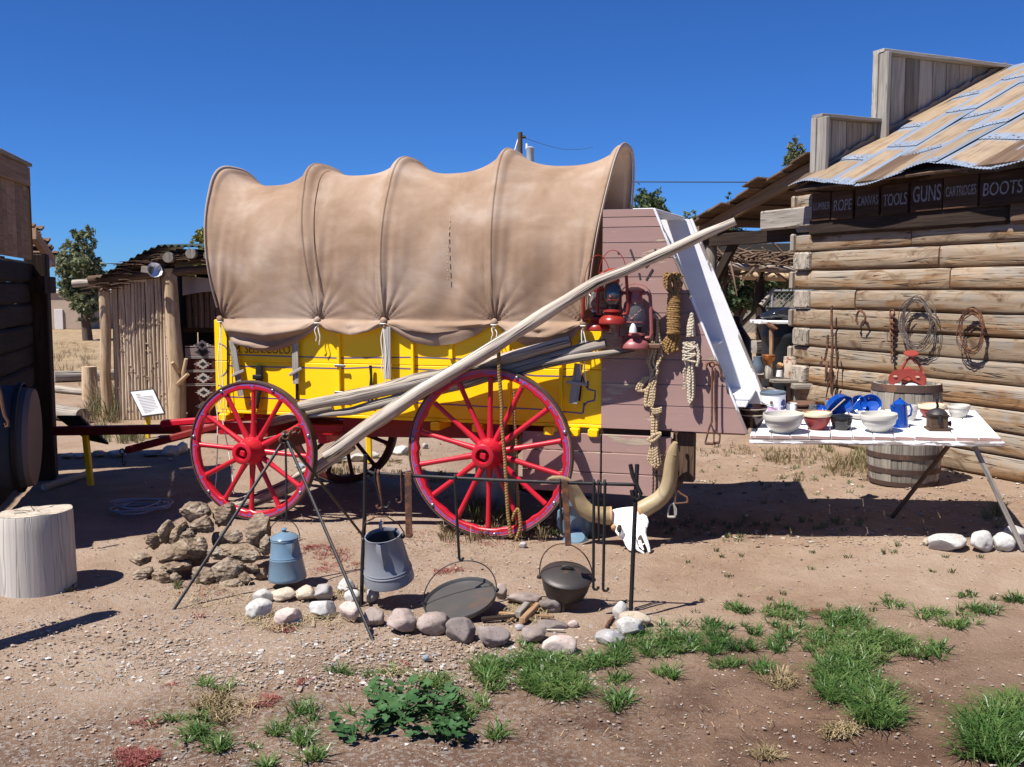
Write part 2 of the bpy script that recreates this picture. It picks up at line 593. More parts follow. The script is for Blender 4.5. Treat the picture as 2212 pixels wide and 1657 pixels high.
plain('cream_glaze', (.72, .62, .42), .25, 0, .5, .05)
plain('red_glaze', (.30, .05, .045), .4, 0, .3, .25, 6)
plain('brown_glaze', (.035, .014, .011), .15, 0, .6, .2)
plain('brown_jar', (.045, .016, .011), .6, 0, .2, .2)
plain('band_glaze', (.50, .40, .28), .3, 0, .5, .1)
plain('copper', (.42, .17, .06), .35, .6, .5, .2)
plain('label_white', (.78, .77, .76), .6)
plain('label_blue', (.03, .04, .20), .6)
plain('label_pink', (.52, .33, .50), .6)
plain('ink', (.03, .03, .035), .7)
plain('ink_brown', (.10, .055, .015), .7)
plain('ink_grey', (.25, .25, .28), .7)
plain('chalk', (.22, .225, .25), .9, mott=.35, scale=60, c2=(.10, .07, .055), thr=.5, soft=.12)
plain('lantern_red', (.27, .024, .015), .3, .1, .5, .15, 20, 0, (.25, .05, .035), .66)
plain('lantern_pink', (.29, .085, .08), .4, .1, .5, .15, 20, 0, (.30, .10, .09), .6)
plain('bone', (.93, .91, .87), .6, 0, .3, .05, 12, .15)
plain('bone_dark', (.42, .25, .12), .8, 0, .2, .3, 20)
plain('bone_hole', (.05, .033, .025), .9)
plain('cord_white', (.78, .77, .72), .8)
plain('tree_red', (.25, .04, .028), .45, 0, .4, .2, 20, .1, (.42, .17, .13), .62, .06)
plain('barrel_black', (.016, .019, .023), .45, 0, .4, .3, 8)
plain('plastic_black', (.012, .013, .016), .18, 0, .5, .2, 30, .8)
plain('rust_tin', (.50, .42, .34), .6, .2, .3, .25, 18, .1, (.33, .13, .06), .55, .04)
plain('jug_blue', (.10, .13, .165), .45, 0, .4, .3, 12)
plain('galv', (.30, .33, .36), .5, .4, .5, .2, 16)
plain('old_wire', (.115, .095, .085), .7, .3, .3, .3, 40)
plain('mirror_tin', (.80, .80, .80), .38, .8, .5, .08)
plain('tar', (.03, .027, .024), .8, mott=.3, scale=10)
plain('adobe', (.36, .28, .215), .95, mott=.2, scale=3, bs=.3)
plain('adobe_far', (.24, .205, .15), .95, mott=.2, scale=2)
plain('adobe_white', (.55, .53, .50), .9, mott=.15, scale=4)
plain('bark', (.085, .06, .045), .95, mott=.4, scale=18, bs=.8)
plain('sack', (.05, .055, .065), .9, mott=.15, scale=9, bs=.3)
plain('sack_face', (.15, .12, .105), .9, mott=.15, scale=6, bs=.3)
plain('paper', (.60, .60, .61), .5)
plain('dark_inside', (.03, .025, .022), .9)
plain('hose', (.30, .31, .36), .6)
plain('transformer', (.36, .40, .43), .5, .2)
plain('wire', (.03, .03, .035), .6)
plain('tarp', (.30, .255, .225), .85, mott=.2, scale=5)
plain('leather', (.12, .06, .035), .6, mott=.3, scale=20)
plain('glass_smoke', (.05, .055, .065), .06, 0, .8, .2, 14)
g = G('lamp_glass', .03, 0, .5)
g.b.inputs['Transmission Weight'].default_value = .93
g.b.inputs['IOR'].default_value = 1.12
g.out((.88, .9, .92))

def fabric():
 g = G('canvas_cloth', .92, 0, .1)
 o = g.co('Object')
 a = g.noise(g.vec(o, (1.1, 1.1, 1.6)), 1.6, 5, .6, .4)
 b = g.noise(g.vec(o, (1, 1, 1)), 9, 4, .6)
 c = g.ramp(a, [(.34, (.295, .195, .130)), (.50, (.375, .262, .185)), (.64, (.46, .35, .27))])
 c = g.val(c, .88, 1.1, b)
 wv = g.n("ShaderNodeTexWave", wave_type='BANDS', bands_direction='Z'); g.put(wv.inputs[0], o); wv.inputs['Scale'].default_value = 90
 wv.inputs['Distortion'].default_value = 1.5
 wx = g.n("ShaderNodeTexWave", wave_type='BANDS', bands_direction='X'); g.put(wx.inputs[0], o); wx.inputs['Scale'].default_value = 90
 h = g.math('ADD', g.math('MULTIPLY', g.math('ADD', wv.outputs[1], wx.outputs[1]), .12), g.math('ADD', g.math('MULTIPLY', b, .6), g.math('MULTIPLY', a, 1.2)))
 g.out(c, h, .5, .012)
 tr = g.n("ShaderNodeBsdfTranslucent")
 g.put(tr.inputs[0], g.mix(.5, c, (.30, .16, .08)))
 ms = g.n("ShaderNodeMixShader"); ms.inputs[0].default_value = .12
 outn = g.t.nodes['Material Output']
 g.t.links.new(g.b.outputs[0], ms.inputs[1]); g.t.links.new(tr.outputs[0], ms.inputs[2])
 g.t.links.new(ms.outputs[0], outn.inputs[0])
fabric()
plain('canvas_edge', (.47, .37, .29), .9, mott=.1, scale=12)

def rope_mat(name, c1, c2, tw=150):
 g = G(name, .9, 0, .15)
 uv = g.co('UV')
 s = g.sep(uv)
 ph = g.math('SINE', g.math('ADD', g.math('MULTIPLY', s[1], tw * 2.2), g.math('MULTIPLY', s[0], tw * 1.1)))
 n = g.noise(uv, 120, 3)
 f = g.math('ADD', g.math('MULTIPLY', ph, .13), g.math('MULTIPLY', n, .9))
 c = g.ramp(f, [(.1, c1), (.75, c2)])
 g.out(c, ph, .45, .003)
rope_mat('rope_pale', (.26, .185, .10), (.56, .44, .28))
rope_mat('rope_white', (.34, .28, .19), (.60, .53, .42))
rope_mat('rope_brown', (.12, .065, .025), (.36, .22, .085))

def wheel_mat(name, R):
 g = G(name, .34, 0, .5)
 o = g.co('Object')
 x, y, z = g.sep(o)[0:3]
 r = g.math('SQRT', g.math('ADD', g.math('MULTIPLY', x, x), g.math('MULTIPLY', z, z)))
 n = g.noise(o, 16, 5, .65)
 n2 = g.noise(o, 60, 4, .6)
 rel = g.math('ADD', g.math('DIVIDE', r, R), g.math('MULTIPLY', g.math('SUBTRACT', n, .5), .014))
 band = g.math('LESS_THAN', g.math('ABSOLUTE', g.math('SUBTRACT', rel, .944)), .011)
 wear = g.ramp(g.math('ADD', g.math('MULTIPLY', n2, .5), g.math('MULTIPLY', n, .5)), [(.43, 0.0), (.50, 1.0)])
 c = g.val((.48, .010, .026), .75, 1.15, n)
 c = g.mix(g.math('MULTIPLY', g.math('MULTIPLY', band, wear), .92), c, (.13, .105, .33))
 outer = g.ramp(g.math('ADD', g.math('DIVIDE', r, R), g.math('MULTIPLY', n2, .014)), [(.972, 0.0), (.977, 1.0)])
 c = g.mix(g.math('MULTIPLY', outer, .75), c, (.46, .36, .36))
 g.out(c, n2, .2, .003)
wheel_mat('rim_rear', .585)
wheel_mat('rim_front', .515)
plain('rim_accent', (.13, .105, .33), .45, mott=.25, scale=40, c2=(.5, .013, .022), thr=.58, soft=.04)

def stone(name, c1, c2, speck=(.75, .73, .7), amt=.62, rough=.8):
 g = G(name, rough, 0, .25)
 o, r = g.co('Object'), g.rnd()
 v = g.vec(o, (1, 1, 1), r)
 a = g.noise(v, 9, 5, .6)
 b = g.noise(v, 60, 4, .7)
 c = g.ramp(a, [(.32, c1), (.68, c2)])
 c = g.mix(g.ramp(b, [(amt, 0.0), (amt + .05, .8)]), c, speck)
 c = g.mix(g.ramp(b, [(.36, .6), (.40, 0.0)]), c, tuple(x * .4 for x in c1))
 c = g.val(c, .85, 1.12, r)
 g.out(c, g.math('ADD', a, g.math('MULTIPLY', b, .35)), .6, .012)
stone('stone_white', (.34, .325, .30), (.52, .505, .475), (.58, .57, .55))
stone('stone_cream', (.38, .31, .23), (.52, .44, .34))
stone('stone_grey', (.26, .245, .24), (.42, .40, .385))
stone('stone_brown', (.20, .155, .135), (.33, .265, .235), (.45, .4, .37), .66)
stone('stone_pink', (.38, .29, .26), (.52, .42, .37))
stone('stone_blue', (.17, .21, .24), (.31, .35, .38))
stone('stone_dark', (.13, .105, .095), (.24, .20, .185), (.38, .35, .33), .68)

def dung():
 g = G('dung', .95, 0, .1)
 o, r = g.co('Object'), g.rnd()
 v = g.vec(o, (1, 1, 1), r)
 a = g.noise(v, 14, 6, .7, .8)
 w = g.voro(g.vec(o, (1, 1, 2.2), r), 26)
 c = g.ramp(a, [(.30, (.06, .04, .028)), (.46, (.215, .165, .12)), (.64, (.36, .30, .235))])
 c = g.mix(g.math('MULTIPLY', r, .5), c, g.ramp(a, [(.3, (.09, .055, .035)), (.7, (.30, .205, .125))]))
 g.out(c, g.math('ADD', a, g.math('MULTIPLY', w, .7)), 1.0, .02)
dung()

def roof_mat():
 g = G('roof_tin', .5, .25, .4)
 uv, r, o = g.co('UV'), g.rnd(), g.co('Object')
 s = g.sep(uv)
 n = g.noise(g.vec(uv, (3, 5, 1), r), 1, 5, .6, .4)
 n2 = g.noise(g.vec(uv, (16, 1.2, 1), r), 1, 4, .6, .3)
 wob = g.math('MULTIPLY', g.math('SUBTRACT', n, .5), .10)
 du = g.math('MINIMUM', s[0], g.math('SUBTRACT', 1.0, s[0]))
 dv = g.math('MINIMUM', g.math('ADD', s[1], .03), g.math('SUBTRACT', 1.02, s[1]))
 d = g.math('ADD', g.math('MINIMUM', g.math('MULTIPLY', du, 1.0), g.math('MULTIPLY', dv, 1.0)), wob)
 m = g.ramp(d, [(.13, 0.0), (.20, 1.0)])
 rust = g.ramp(g.math('ADD', g.math('MULTIPLY', n, .4), g.math('MULTIPLY', n2, .6)),
                  [(.32, (.15, .11, .075)), (.44, (.285, .205, .13)), (.58, (.37, .28, .19)), (.72, (.29, .165, .08))])
 gal = g.ramp(n2, [(.3, (.17, .215, .28)), (.7, (.28, .32, .39))])
 c = g.mix(m, gal, rust)
 nl = g.voro(g.vec(uv, (9, 24, 1)), 1)
 ring = g.math('MULTIPLY', g.math('LESS_THAN', g.math('ABSOLUTE', g.math('SUBTRACT', s[1], .06)), .035), g.math('LESS_THAN', nl, .28))
 c = g.mix(g.math('MULTIPLY', ring, .85), c, (.09, .06, .045))
 c = g.val(c, .85, 1.1, r)
 g.out(c, n2, .25, .006)
roof_mat()
plain('roof_green', (.075, .10, .075), .55, .2, .4, .3, 6)

def leaves(name, c1, c2, c3, tr=.25, ro=.6):
 g = G(name, ro, 0, .4 if ro < .5 else .25)
 o, r = g.co('Object'), g.rnd()
 a = g.noise(g.pos(), 1.6, 3, .6)
 b = g.noise(g.pos(), 23, 2, .6)
 c = g.ramp(g.math('ADD', g.math('MULTIPLY', a, .5), g.math('MULTIPLY', b, .5)), [(.36, c1), (.5, c2), (.64, c3)])
 g.out(c)
 t = g.n("ShaderNodeBsdfTranslucent"); g.put(t.inputs[0], c)
 ms = g.n("ShaderNodeMixShader"); ms.inputs[0].default_value = tr
 g.t.links.new(g.b.outputs[0], ms.inputs[1]); g.t.links.new(t.outputs[0], ms.inputs[2])
 g.t.links.new(ms.outputs[0], g.t.nodes['Material Output'].inputs[0])
leaves('leaf_elm', (.075, .10, .045), (.15, .175, .09), (.24, .255, .14), .3)
leaves('leaf_dark', (.03, .052, .022), (.06, .09, .035), (.11, .135, .055))
leaves('leaf_yellow', (.09, .10, .025), (.17, .17, .04), (.27, .24, .06))
leaves('grass_green', (.03, .075, .016), (.065, .13, .028), (.16, .215, .07), .22, .38)
leaves('leaf_mallow', (.025, .07, .022), (.042, .105, .033), (.075, .15, .05), .2)
leaves('weed_dry', (.11, .08, .04), (.22, .165, .085), (.33, .26, .15), .15)
leaves('weed_olive', (.07, .085, .035), (.13, .14, .06), (.22, .20, .10), .15)
leaves('weed_red', (.11, .03, .026), (.22, .06, .052), (.28, .13, .09), .12)
leaves('straw', (.22, .16, .075), (.34, .26, .14), (.44, .36, .22), .1)

def ground_mat():
 g = G('yard_dirt', .95, 0, .12)
 p = g.pos()
 s = g.sep(p)
 big = g.noise(g.vec(p, (1, 1, 1)), .55, 4, .55, .3)
 mid = g.noise(g.vec(p, (1, 1, 1)), 3.2, 5, .6, .4)
 fine = g.noise(g.vec(p, (1, 1, 1)), 38, 5, .7)
 grit = g.noise(g.vec(p, (1, 1, 1)), 150, 3, .7)
 c = g.ramp(g.math('ADD', g.math('MULTIPLY', big, .55), g.math('MULTIPLY', mid, .45)),
               [(.34, (0.223, 0.144, 0.096)), (.50, (0.297, 0.208, 0.146)), (.64, (0.349, 0.260, 0.193))])
 # damp, turned earth in the near right of the yard
 nr = g.math('ADD', s[1], g.math('MULTIPLY', g.math('SUBTRACT', big, .5), 1.7))
 nr = g.math('SUBTRACT', nr, g.math('MULTIPLY', s[0], .22))
 damp = g.ramp(g.math('MULTIPLY', nr, .2), [(.74, 1.0), (.98, 0.0)])
 c = g.mix(g.math('MULTIPLY', damp, .92), c, g.ramp(mid, [(.38, (0.086, 0.046, 0.030)), (.62, (0.171, 0.103, 0.068))]))
 gx = g.math('SUBTRACT', 1.0, g.math('MULTIPLY_ADD', g.math('ABSOLUTE', g.math('ADD', s[0], 1.1)), .7, -.5), None, True)
 grav = g.math('MULTIPLY', g.ramp(fine, [(.50, 0.0), (.58, 1.0)]), g.math('MULTIPLY', gx, .55))
 c = g.mix(grav, c, (0.341, 0.310, 0.277))
 c = g.mix(g.ramp(grit, [(.62, 0.0), (.70, .75)]), c, (0.460, 0.408, 0.347))
 c = g.mix(g.ramp(grit, [(.28, .65), (.36, 0.0)]), c, (0.096, 0.064, 0.046))
 far = g.ramp(g.math('MULTIPLY', g.math('ADD', s[1], g.math('MULTIPLY', big, 6)), .02), [(.36, 0.0), (.52, 1.0)])
 c = g.mix(g.math('MULTIPLY', far, .7), c, g.ramp(mid, [(.4, (0.223, 0.151, 0.085)), (.6, (0.349, 0.265, 0.146))]))
 h = g.math('ADD', g.math('MULTIPLY', fine, 1.0), g.math('ADD', g.math('MULTIPLY', grit, .45), g.math('MULTIPLY', mid, 1.5)))
 g.out(c, h, .9, .02)
ground_mat()

def rug_mat():
 g = G('rug_red', .95, 0, .1)
 o = g.co('Object')
 n = g.noise(o, 60, 3)
 g.out(g.val((.085, .028, .022), .7, 1.3, n), n, .4, .004)
rug_mat()
plain('rug_cream', (.46, .42, .36), .95)
plain('rug_black', (.02, .018, .018), .95)
plain('rug_grey', (.22, .17, .155), .95)

# pebbles carry their own tones
g = G('pebble', .8, 0, .25)
o = g.co('Object')
vc = g.n("ShaderNodeVertexColor"); vc.layer_name = 'tone'
g.out(g.val(vc.outputs[0], .8, 1.2, g.noise(o, 80, 3)))
# ---------------------------------------------------------------- ground
def build_ground():
 # fine near the camera, coarse far away
 def axis(lo, hi, f0, f1, step, far):
  a = list(np.arange(f0, f1 + 1e-6, step))
  x = f0
  k = step
  left = []
  while x > lo:
   k *= 1.35; x -= k; left.append(max(x, lo))
  right = []
  x, k = f1, step
  while x < hi:
   k *= 1.35; x += k; right.append(min(x, hi))
  return np.array(left[::-1] + a + right)
 xs = axis(-1500, 1500, -4.2, 4.8, .045, 0)
 ys = axis(-60, 2500, 2.6, 10.6, .045, 0)
 verts = []
 for y in ys:
  for x in xs:
   z = gz(x, y)
   if -6 < x < 6 and 1.5 < y < 13:
    p = V((x, y, 0))
    z += .010 * noise.noise(p * 1.1) + .007 * noise.noise(p * 3.3) + .005 * noise.noise(p * 9.0)
   verts.append((x, y, z - .004))
 nx = len(xs)
 faces, uvs = [], []
 for j in range(len(ys) - 1):
  for i in range(nx - 1):
   faces.append([j * nx + i, j * nx + i + 1, (j + 1) * nx + i + 1, (j + 1) * nx + i])
 me = bpy.data.meshes.new('ground')
 me.from_pydata(verts, [], faces)
 me.polygons.foreach_set("use_smooth", [True] * len(faces))
 me.materials.append(MATS['yard_dirt'])
 o = bpy.data.objects.new('ground', me)
 COL.objects.link(o)
 tag(o, 'bare tan dirt yard running back to dry grassland', kind='structure')
build_ground()

# ---------------------------------------------------------------- the covered wagon
TH = math.radians(17.0)
WO = gp(1055, 1162)
WO.z = 0
WM = Matrix.Translation(WO) @ Matrix.Rotation(-TH, 4, 'Z')
WI = WM.inverted()
WN = V((-math.sin(TH), -math.cos(TH), 0))

def WP(u, v, y):
 """point seen at (u, v) on the wagon's plane y (metres behind the near wheels)"""
 return WI @ onplane(u, v, WM @ V((0, y, 0)), WN)

wagon = thing('covered_wagon', 'yellow covered wagon with tan canvas top, red spoked wheels and chuck box', 'wagon', M=WM)
BY = 0.20           # near side of the wagon box
BW = 1.10           # its width
BX0, BX1 = WP(465, 800, BY).x, WP(1300, 800, BY).x
BZ0, BZ1, BZM = 0.785, 1.465, 1.155

def mk_wheel(name_mat, R, nsp, hub_r):
 """mesh data of one wheel: rim, tyre, hub, spoke, bolt (axis along y, near face at y=0)"""
 d = {}
 # rim: rectangular section with eased edges
 seg = 96
 ri, ro = R - .062, R - .012
 prof = [(ri, .006), (ri + .006, 0), (ro - .004, 0), (ro, .004), (ro, .044), (ro - .004, .048), (ri + .006, .048), (ri, .042)]
 mb = MB()
 verts, faces, uvs = [], [], []
 n = len(prof)
 for j in range(seg):
  a = 2 * PI * j / seg
  k = 1.0
  for r, y in prof:
   rr = r
   # the wood swells where each spoke enters
   if r < ri + .01:
    ph = (a * nsp / (2 * PI)) % 1.0
    ph = min(ph, 1 - ph)
    rr = r - .012 * max(0, 1 - ph / .11)
   verts.append((rr * math.cos(a), y, rr * math.sin(a)))
 for j in range(seg):
  k = (j + 1) % seg
  for i in range(n):
   q = (i + 1) % n
   faces.append([j * n + i, j * n + q, k * n + q, k * n + i])
   uvs.append([(0, 0), (0.01, 0), (0.01, .02), (0, .02)])
 mb.add(verts, faces, uvs, True)
 d['rim'] = mb
 mb = MB()
 verts, faces, uvs = [], [], []
 prof = [(R - .0122, -.006), (R - .001, -.006), (R, -.004), (R, .056), (R - .001, .058), (R - .0122, .058)]
 n = len(prof)
 seg = 120
 for j in range(seg):
  a = 2 * PI * j / seg
  for r, y in prof: verts.append((r * math.cos(a), y, r * math.sin(a)))
 for j in range(seg):
  k = (j + 1) % seg
  for i in range(n - 1):
   faces.append([j * n + i, j * n + i + 1, k * n + i + 1, k * n + i]); uvs.append([(0, 0)] * 4)
 mb.add(verts, faces, uvs, True)
 d['tyre'] = mb
 # hub, axis y towards the viewer = -y
 Ry = Matrix.Rotation(PI / 2, 4, 'X')          # z -> -y
 mb = MB()
 h = hub_r
 mb.lathe([(.02, -.12), (h * .78, -.12), (h * .85, -.10), (h * 1.0, -.055), (h * 1.06, -.03), (h * 1.06, .012), (h * .98, .025), (h * .88, .055),
              (h * .80, .085), (h * .78, .105), (h * .80, .112), (h * .80, .126), (h * .74, .130), (h * .50, .130), (h * .46, .122), (h * .42, .075), (.0, .072)], 40, Ry)
 d['hub'] = mb
 mb = MB()
 nut = h * .25
 mb.box((0, -.098, 0), nut * 1.7, .05, nut * 1.7, .006, Matrix.Rotation(.18, 4, 'Y'))
 d['nut'] = mb
 mb = MB()
 L0, L1 = h * .93, R - .070
 pts, rs = [], []
 for i in range(9):
  t = i / 8
  pts.append(V((0, .016 * (1 - t) + .010 - .012 * (1 - t), L0 + (L1 - L0) * t)))
  rs.append(.0235 - .006 * smooth01(t * 2.2) + .002 * smooth01((t - .8) * 5))
 mb.tube([p + V((0, .014, 0)) for p in pts], rs, 10, True, flat=1.0, up=V((0, 1, 0)))
 d['spoke'] = mb
 mb = MB()
 mb.lathe([(.0145, 0), (.0145, .002), (.011, .008), (.005, .0115), (.0, .0118)], 10, Ry)
 d['bolt'] = mb
 mb = MB()
 # painted arrowhead on the felloe over each spoke
 mb.prism([(-.020, .013), (.020, .013), (.006, .003), (.002, -.012), (-.002, -.012), (-.006, .003)], .0012, Matrix.Translation((0, -.0002, R - .043)) @ Matrix.Rotation(PI / 2, 4, 'X'))
 d['accent'] = mb
 return {k: v.mesh({'accent': 'rim_accent'}.get(k, k)) for k, v in d.items()}

def set_mat(me, m):
 me.materials.clear(); me.materials.append(MATS[m])

def add_wheel(dat, x, y, R, nsp, rot, flip=False):
 w = put('wheel', None, 'red_paint', wagon, me=dat['rim'])
 w.location = (x, y, R)
 w.rotation_euler = (0, rot, PI if flip else 0)
 for nm in ('tyre', 'hub', 'nut'):
  put(nm, None, 'red_paint', w, me=dat[nm])
 for i in range(nsp):
  s = put('spoke', None, 'red_paint', w, me=dat['spoke'])
  s.rotation_euler = (0, 2 * PI * i / nsp, 0)
  s = put('paint_arrow', None, 'rim_accent', w, me=dat['accent'])
  s.rotation_euler = (0, 2 * PI * i / nsp, 0)
 for i in range(7):
  a = 2 * PI * i / 7 + .35
  b = put('bolt', None, 'bolt_steel', w, me=dat['bolt'])
  b.location = ((R - .026) * math.sin(a), 0, (R - .026) * math.cos(a))
 return w

RR, RF = .585, .515
dr, df = mk_wheel('rim_rear', RR, 14, .098), mk_wheel('rim_front', RF, 12, .098)
for d_, rm in ((dr, 'rim_rear'), (df, 'rim_front')):
 for k, m in (('rim', rm), ('tyre', 'tyre_iron'), ('hub', 'red_paint'), ('nut', 'red_paint'), ('spoke', 'red_paint'), ('bolt', 'bolt_steel'), ('accent', 'rim_accent')):
  set_mat(d_[k], m)
FX = WP(542, 975, 0).x
TRACK = 1.50
add_wheel(dr, 0, 0, RR, 14, .02)
add_wheel(df, FX, 0, RF, 12, .05)
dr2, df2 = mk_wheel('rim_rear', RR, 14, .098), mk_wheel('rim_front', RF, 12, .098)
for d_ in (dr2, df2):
 for k, m in (('rim', 'red_shaded'), ('tyre', 'tyre_iron'), ('hub', 'red_shaded'), ('nut', 'red_shaded'), ('spoke', 'red_shaded'), ('bolt', 'bolt_steel'), ('accent', 'rim_accent')):
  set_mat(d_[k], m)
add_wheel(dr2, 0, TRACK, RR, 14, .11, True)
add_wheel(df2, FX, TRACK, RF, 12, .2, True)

# running gear
def wbeam(name, p0, p1, w, h, m, **k):
 mb = MB(); mb.beam(p0, p1, w, h, **k)
 return put(name, mb, m, wagon)
MY = BY + BW / 2
wbeam('axle', (0, .05, RR), (0, TRACK - .05, RR), .10, .10, 'red_dark')
wbeam('axle', (FX, .05, RF), (FX, TRACK - .05, RF), .10, .10, 'red_dark')
wbeam('bolster', (0, .22, .72), (0, TRACK - .22, .72), .10, .13, 'red_dark')
wbeam('bolster', (FX, .16, .665), (FX, TRACK - .16, .665), .10, .14, 'red_dark')
wbeam('reach_pole', (FX - .2, MY, .60), (.25, MY, .66), .10, .09, 'red_dark')
wbeam('side_rail', (FX + .55, .42, .66), (.10, .42, .70), .06, .14, 'red_dark')
wbeam('hound', (FX - .55, MY - .30, .60), (FX + .45, MY - .12, .60), .06, .09, 'red_paint')
wbeam('hound', (FX - .55, MY + .30, .60), (FX + .45, MY + .12, .60), .06, .09, 'red_paint')
wbeam('sway_bar', (FX + .5, .15, .60), (FX + .5, TRACK - .15, .60), .07, .06, 'red_paint')
# tongue and trees
ty = .55
tp0, tp1 = WP(118, 931, ty), WP(420, 926, ty)
td = (tp1 - tp0)
wbeam('tongue', tp0, tp0 + td * 1.55, .075, .075, 'red_dark', ch=.01)
a, b = WP(350, 915, ty - .12), WP(405, 911, ty - .12)
wbeam('evener', a, b + (b - a) * 5.2, .07, .055, 'red_paint', ch=.012)
a, b = WP(272, 973, ty - .25), WP(405, 938, ty - .25)
wbeam('singletree', a, b + (b - a) * .55, .045, .06, 'red_dark', ch=.012)
mb = MB()
c = a + V((-.012, -.03, -.005))
mb.tube([c + V((.022 * math.cos(t), 0, .022 * math.sin(t))) for t in np.linspace(0, 2 * PI, 13)], .006, 6)
hk = [V((0, 0, -.02)), V((.006, 0, -.05)), V((-.004, 0, -.085)), V((.0, 0, -.105)), V((.016, 0, -.11)), V((.024, 0, -.095)), V((.020, 0, -.075))]
mb.tube([c + p for p in hk], .0055, 6)
put('hitch_hook', mb, 'black_iron', wagon)

# ---- box: boards, sills, cleats, pinstripes
def sideboard(z0, z1, y, x0, x1, m='yellow_paint'):
 mb = MB(); mb.beam((x0, y + .0125, (z0 + z1) / 2), (x1, y + .0125, (z0 + z1) / 2), .025, z1 - z0, ch=.003)
 return put('side_board', mb, m, wagon)
for yy in (BY, BY + BW - .025):
 sideboard(BZ0, BZM - .002, yy, BX0, BX1)
 sideboard(BZM + .002, BZ1, yy, BX0, BX1)
mb = MB(); mb.beam((BX0 + .013, BY + .026, (BZ0 + BZ1) / 2), (BX0 + .013, BY + BW - .026, (BZ0 + BZ1) / 2), .025, BZ1 - BZ0)
put('end_board', mb, 'yellow_paint', wagon)
mb = MB(); mb.beam((BX0, MY, BZ0 - .014), (BX1, MY, BZ0 - .014), BW, .024)
put('box_floor', mb, 'yellow_paint', wagon)
for (u, v) in ((482, 880), (800, 905), (940, 905), (1030, 912), (1185, 914), (1240, 918), (1281, 922)):
 x = WP(u, v, BY - .03).x
 wbeam('cross_sill', (x, BY - .045, BZ0 - .055), (x, BY + BW + .02, BZ0 - .055), .07, .055, 'yellow_paint', ch=.008)
def cleat(u0, v0, v1, w, t, m='yellow_paint', y=BY, name='cleat'):
 p0, p1 = WP(u0, v0, y), WP(u0, v1, y)
 mb = MB(); mb.beam((p0.x, y - t / 2 - .001, p0.z), (p0.x, y - t / 2 - .001, p1.z), w, t, up=(0, 1, 0), ch=.004)
 return put(name, mb, m, wagon)
cleat(733, 700, 868, .022, .03)
cleat(893, 700, 872, .022, .03)
cleat(975, 716, 775, .030, .022)
cleat(1213, 745, 915, .022, .03)
cleat(1100, 720, 905, .018, .02)
# iron on the box
def wtube(name, pts, r, m, seg=7, **k):
 mb = MB(); mb.tube(pts, r, seg, **k)
 return put(name, mb, m, wagon)
for (u, v) in ((735, 790), (735, 848)):
 p = WP(u, v, BY - .03)
 mb = MB(); mb.box((p.x, BY - .036, p.z), .085, .012, .018, .003); mb.tube([V((p.x + .03, BY - .045, p.z)), V((p.x + .03, BY - .03, p.z))], .008, 6)
 put('iron_clip', mb, 'bolt_steel', wagon)
for (u, v0, v1) in ((643, 735, 862), (492, 700, 880), (640, 735, 862)):
 p0, p1 = WP(u, v0, BY), WP(u + 1, v1, BY)
 wtube('iron_rod', [V((p0.x, BY - .008, p0.z)), V((p1.x, BY - .008, p1.z))], .005, 'black_iron')
p = [WP(u, v, BY - .03) for u, v in ((800, 789), (801.5, 812), (802, 845), (803, 880))]
wtube('iron_staple', [V((q.x, BY - .03 + .02 * (i == 3), q.z)) for i, q in enumerate(p)], [.012, .010, .011, .011], 'black_iron', flat=.5, up=V((0, 1, 0)))
p = [WP(u, v, BY - .03) for u, v in ((800.5, 800), (797, 840), (794, 872))]
wtube('iron_staple', [V((q.x, BY - .018, q.z)) for q in p], .006, 'black_iron')
p = [WP(u, v, BY - .03) for u, v in ((560, 790), (560, 815), (559, 840), (555, 862), (549, 878))]
mb = MB()
mb.tube([V((q.x, BY - .03 - .01 * i * .3, q.z)) for i, q in enumerate(p)], [.030, .031, .030, .034, .046], 8, flat=.45, up=V((0, 1, 0)))
mb.box((p[0].x - .012, BY - .035, p[0].z - .085), .075, .03, .035)
put('iron_step', mb, 'black_iron', wagon)
p = [WP(u, v, BY) for u, v in ((1256, 808), (1254, 840), (1251, 865))]
wtube('iron_staple', [V((q.x, BY - .018, q.z)) for q in p], .011, 'black_iron')
# hanging grey slats with a turn button across each
def slat(u0, v0, u1, v1, w, y, cross=None, crw=.09):
 a, b = WP(u0, v0, y), WP(u1, v1, y)
 a.y = b.y = y
 mb = MB(); mb.beam(a, b, w, .014, up=(0, 1, 0), ch=.002)
 s = put('hanging_slat', mb, 'slat_grey', wagon)
 if cross:
  c, dx, dz = WP(cross[0], cross[1], y - .018), cross[2], cross[3]
  c.y = y - .018
  mb = MB(); mb.beam(c - V((crw / 2 * dx, 0, crw / 2 * dz)), c + V((crw / 2 * dx, 0, crw / 2 * dz)), .022, .014, up=(0, 1, 0))
  put('turn_button', mb, 'slat_grey', s)
 return s
slat(501, 735, 521, 855, .052, BY - .045, (514, 806, .93, .37), .11)
slat(637, 730, 639.5, 829, .050, BY - .035, (638, 803, .88, .47), .115)
slat(836, 706, 837, 819, .056, BY - .05)
slat(1250, 786, 1238, 872, .058, BY - .045, (1245, 828, .99, -.12), .14)
slat(1262, 735, 1258, 770, .07, BY - .02)
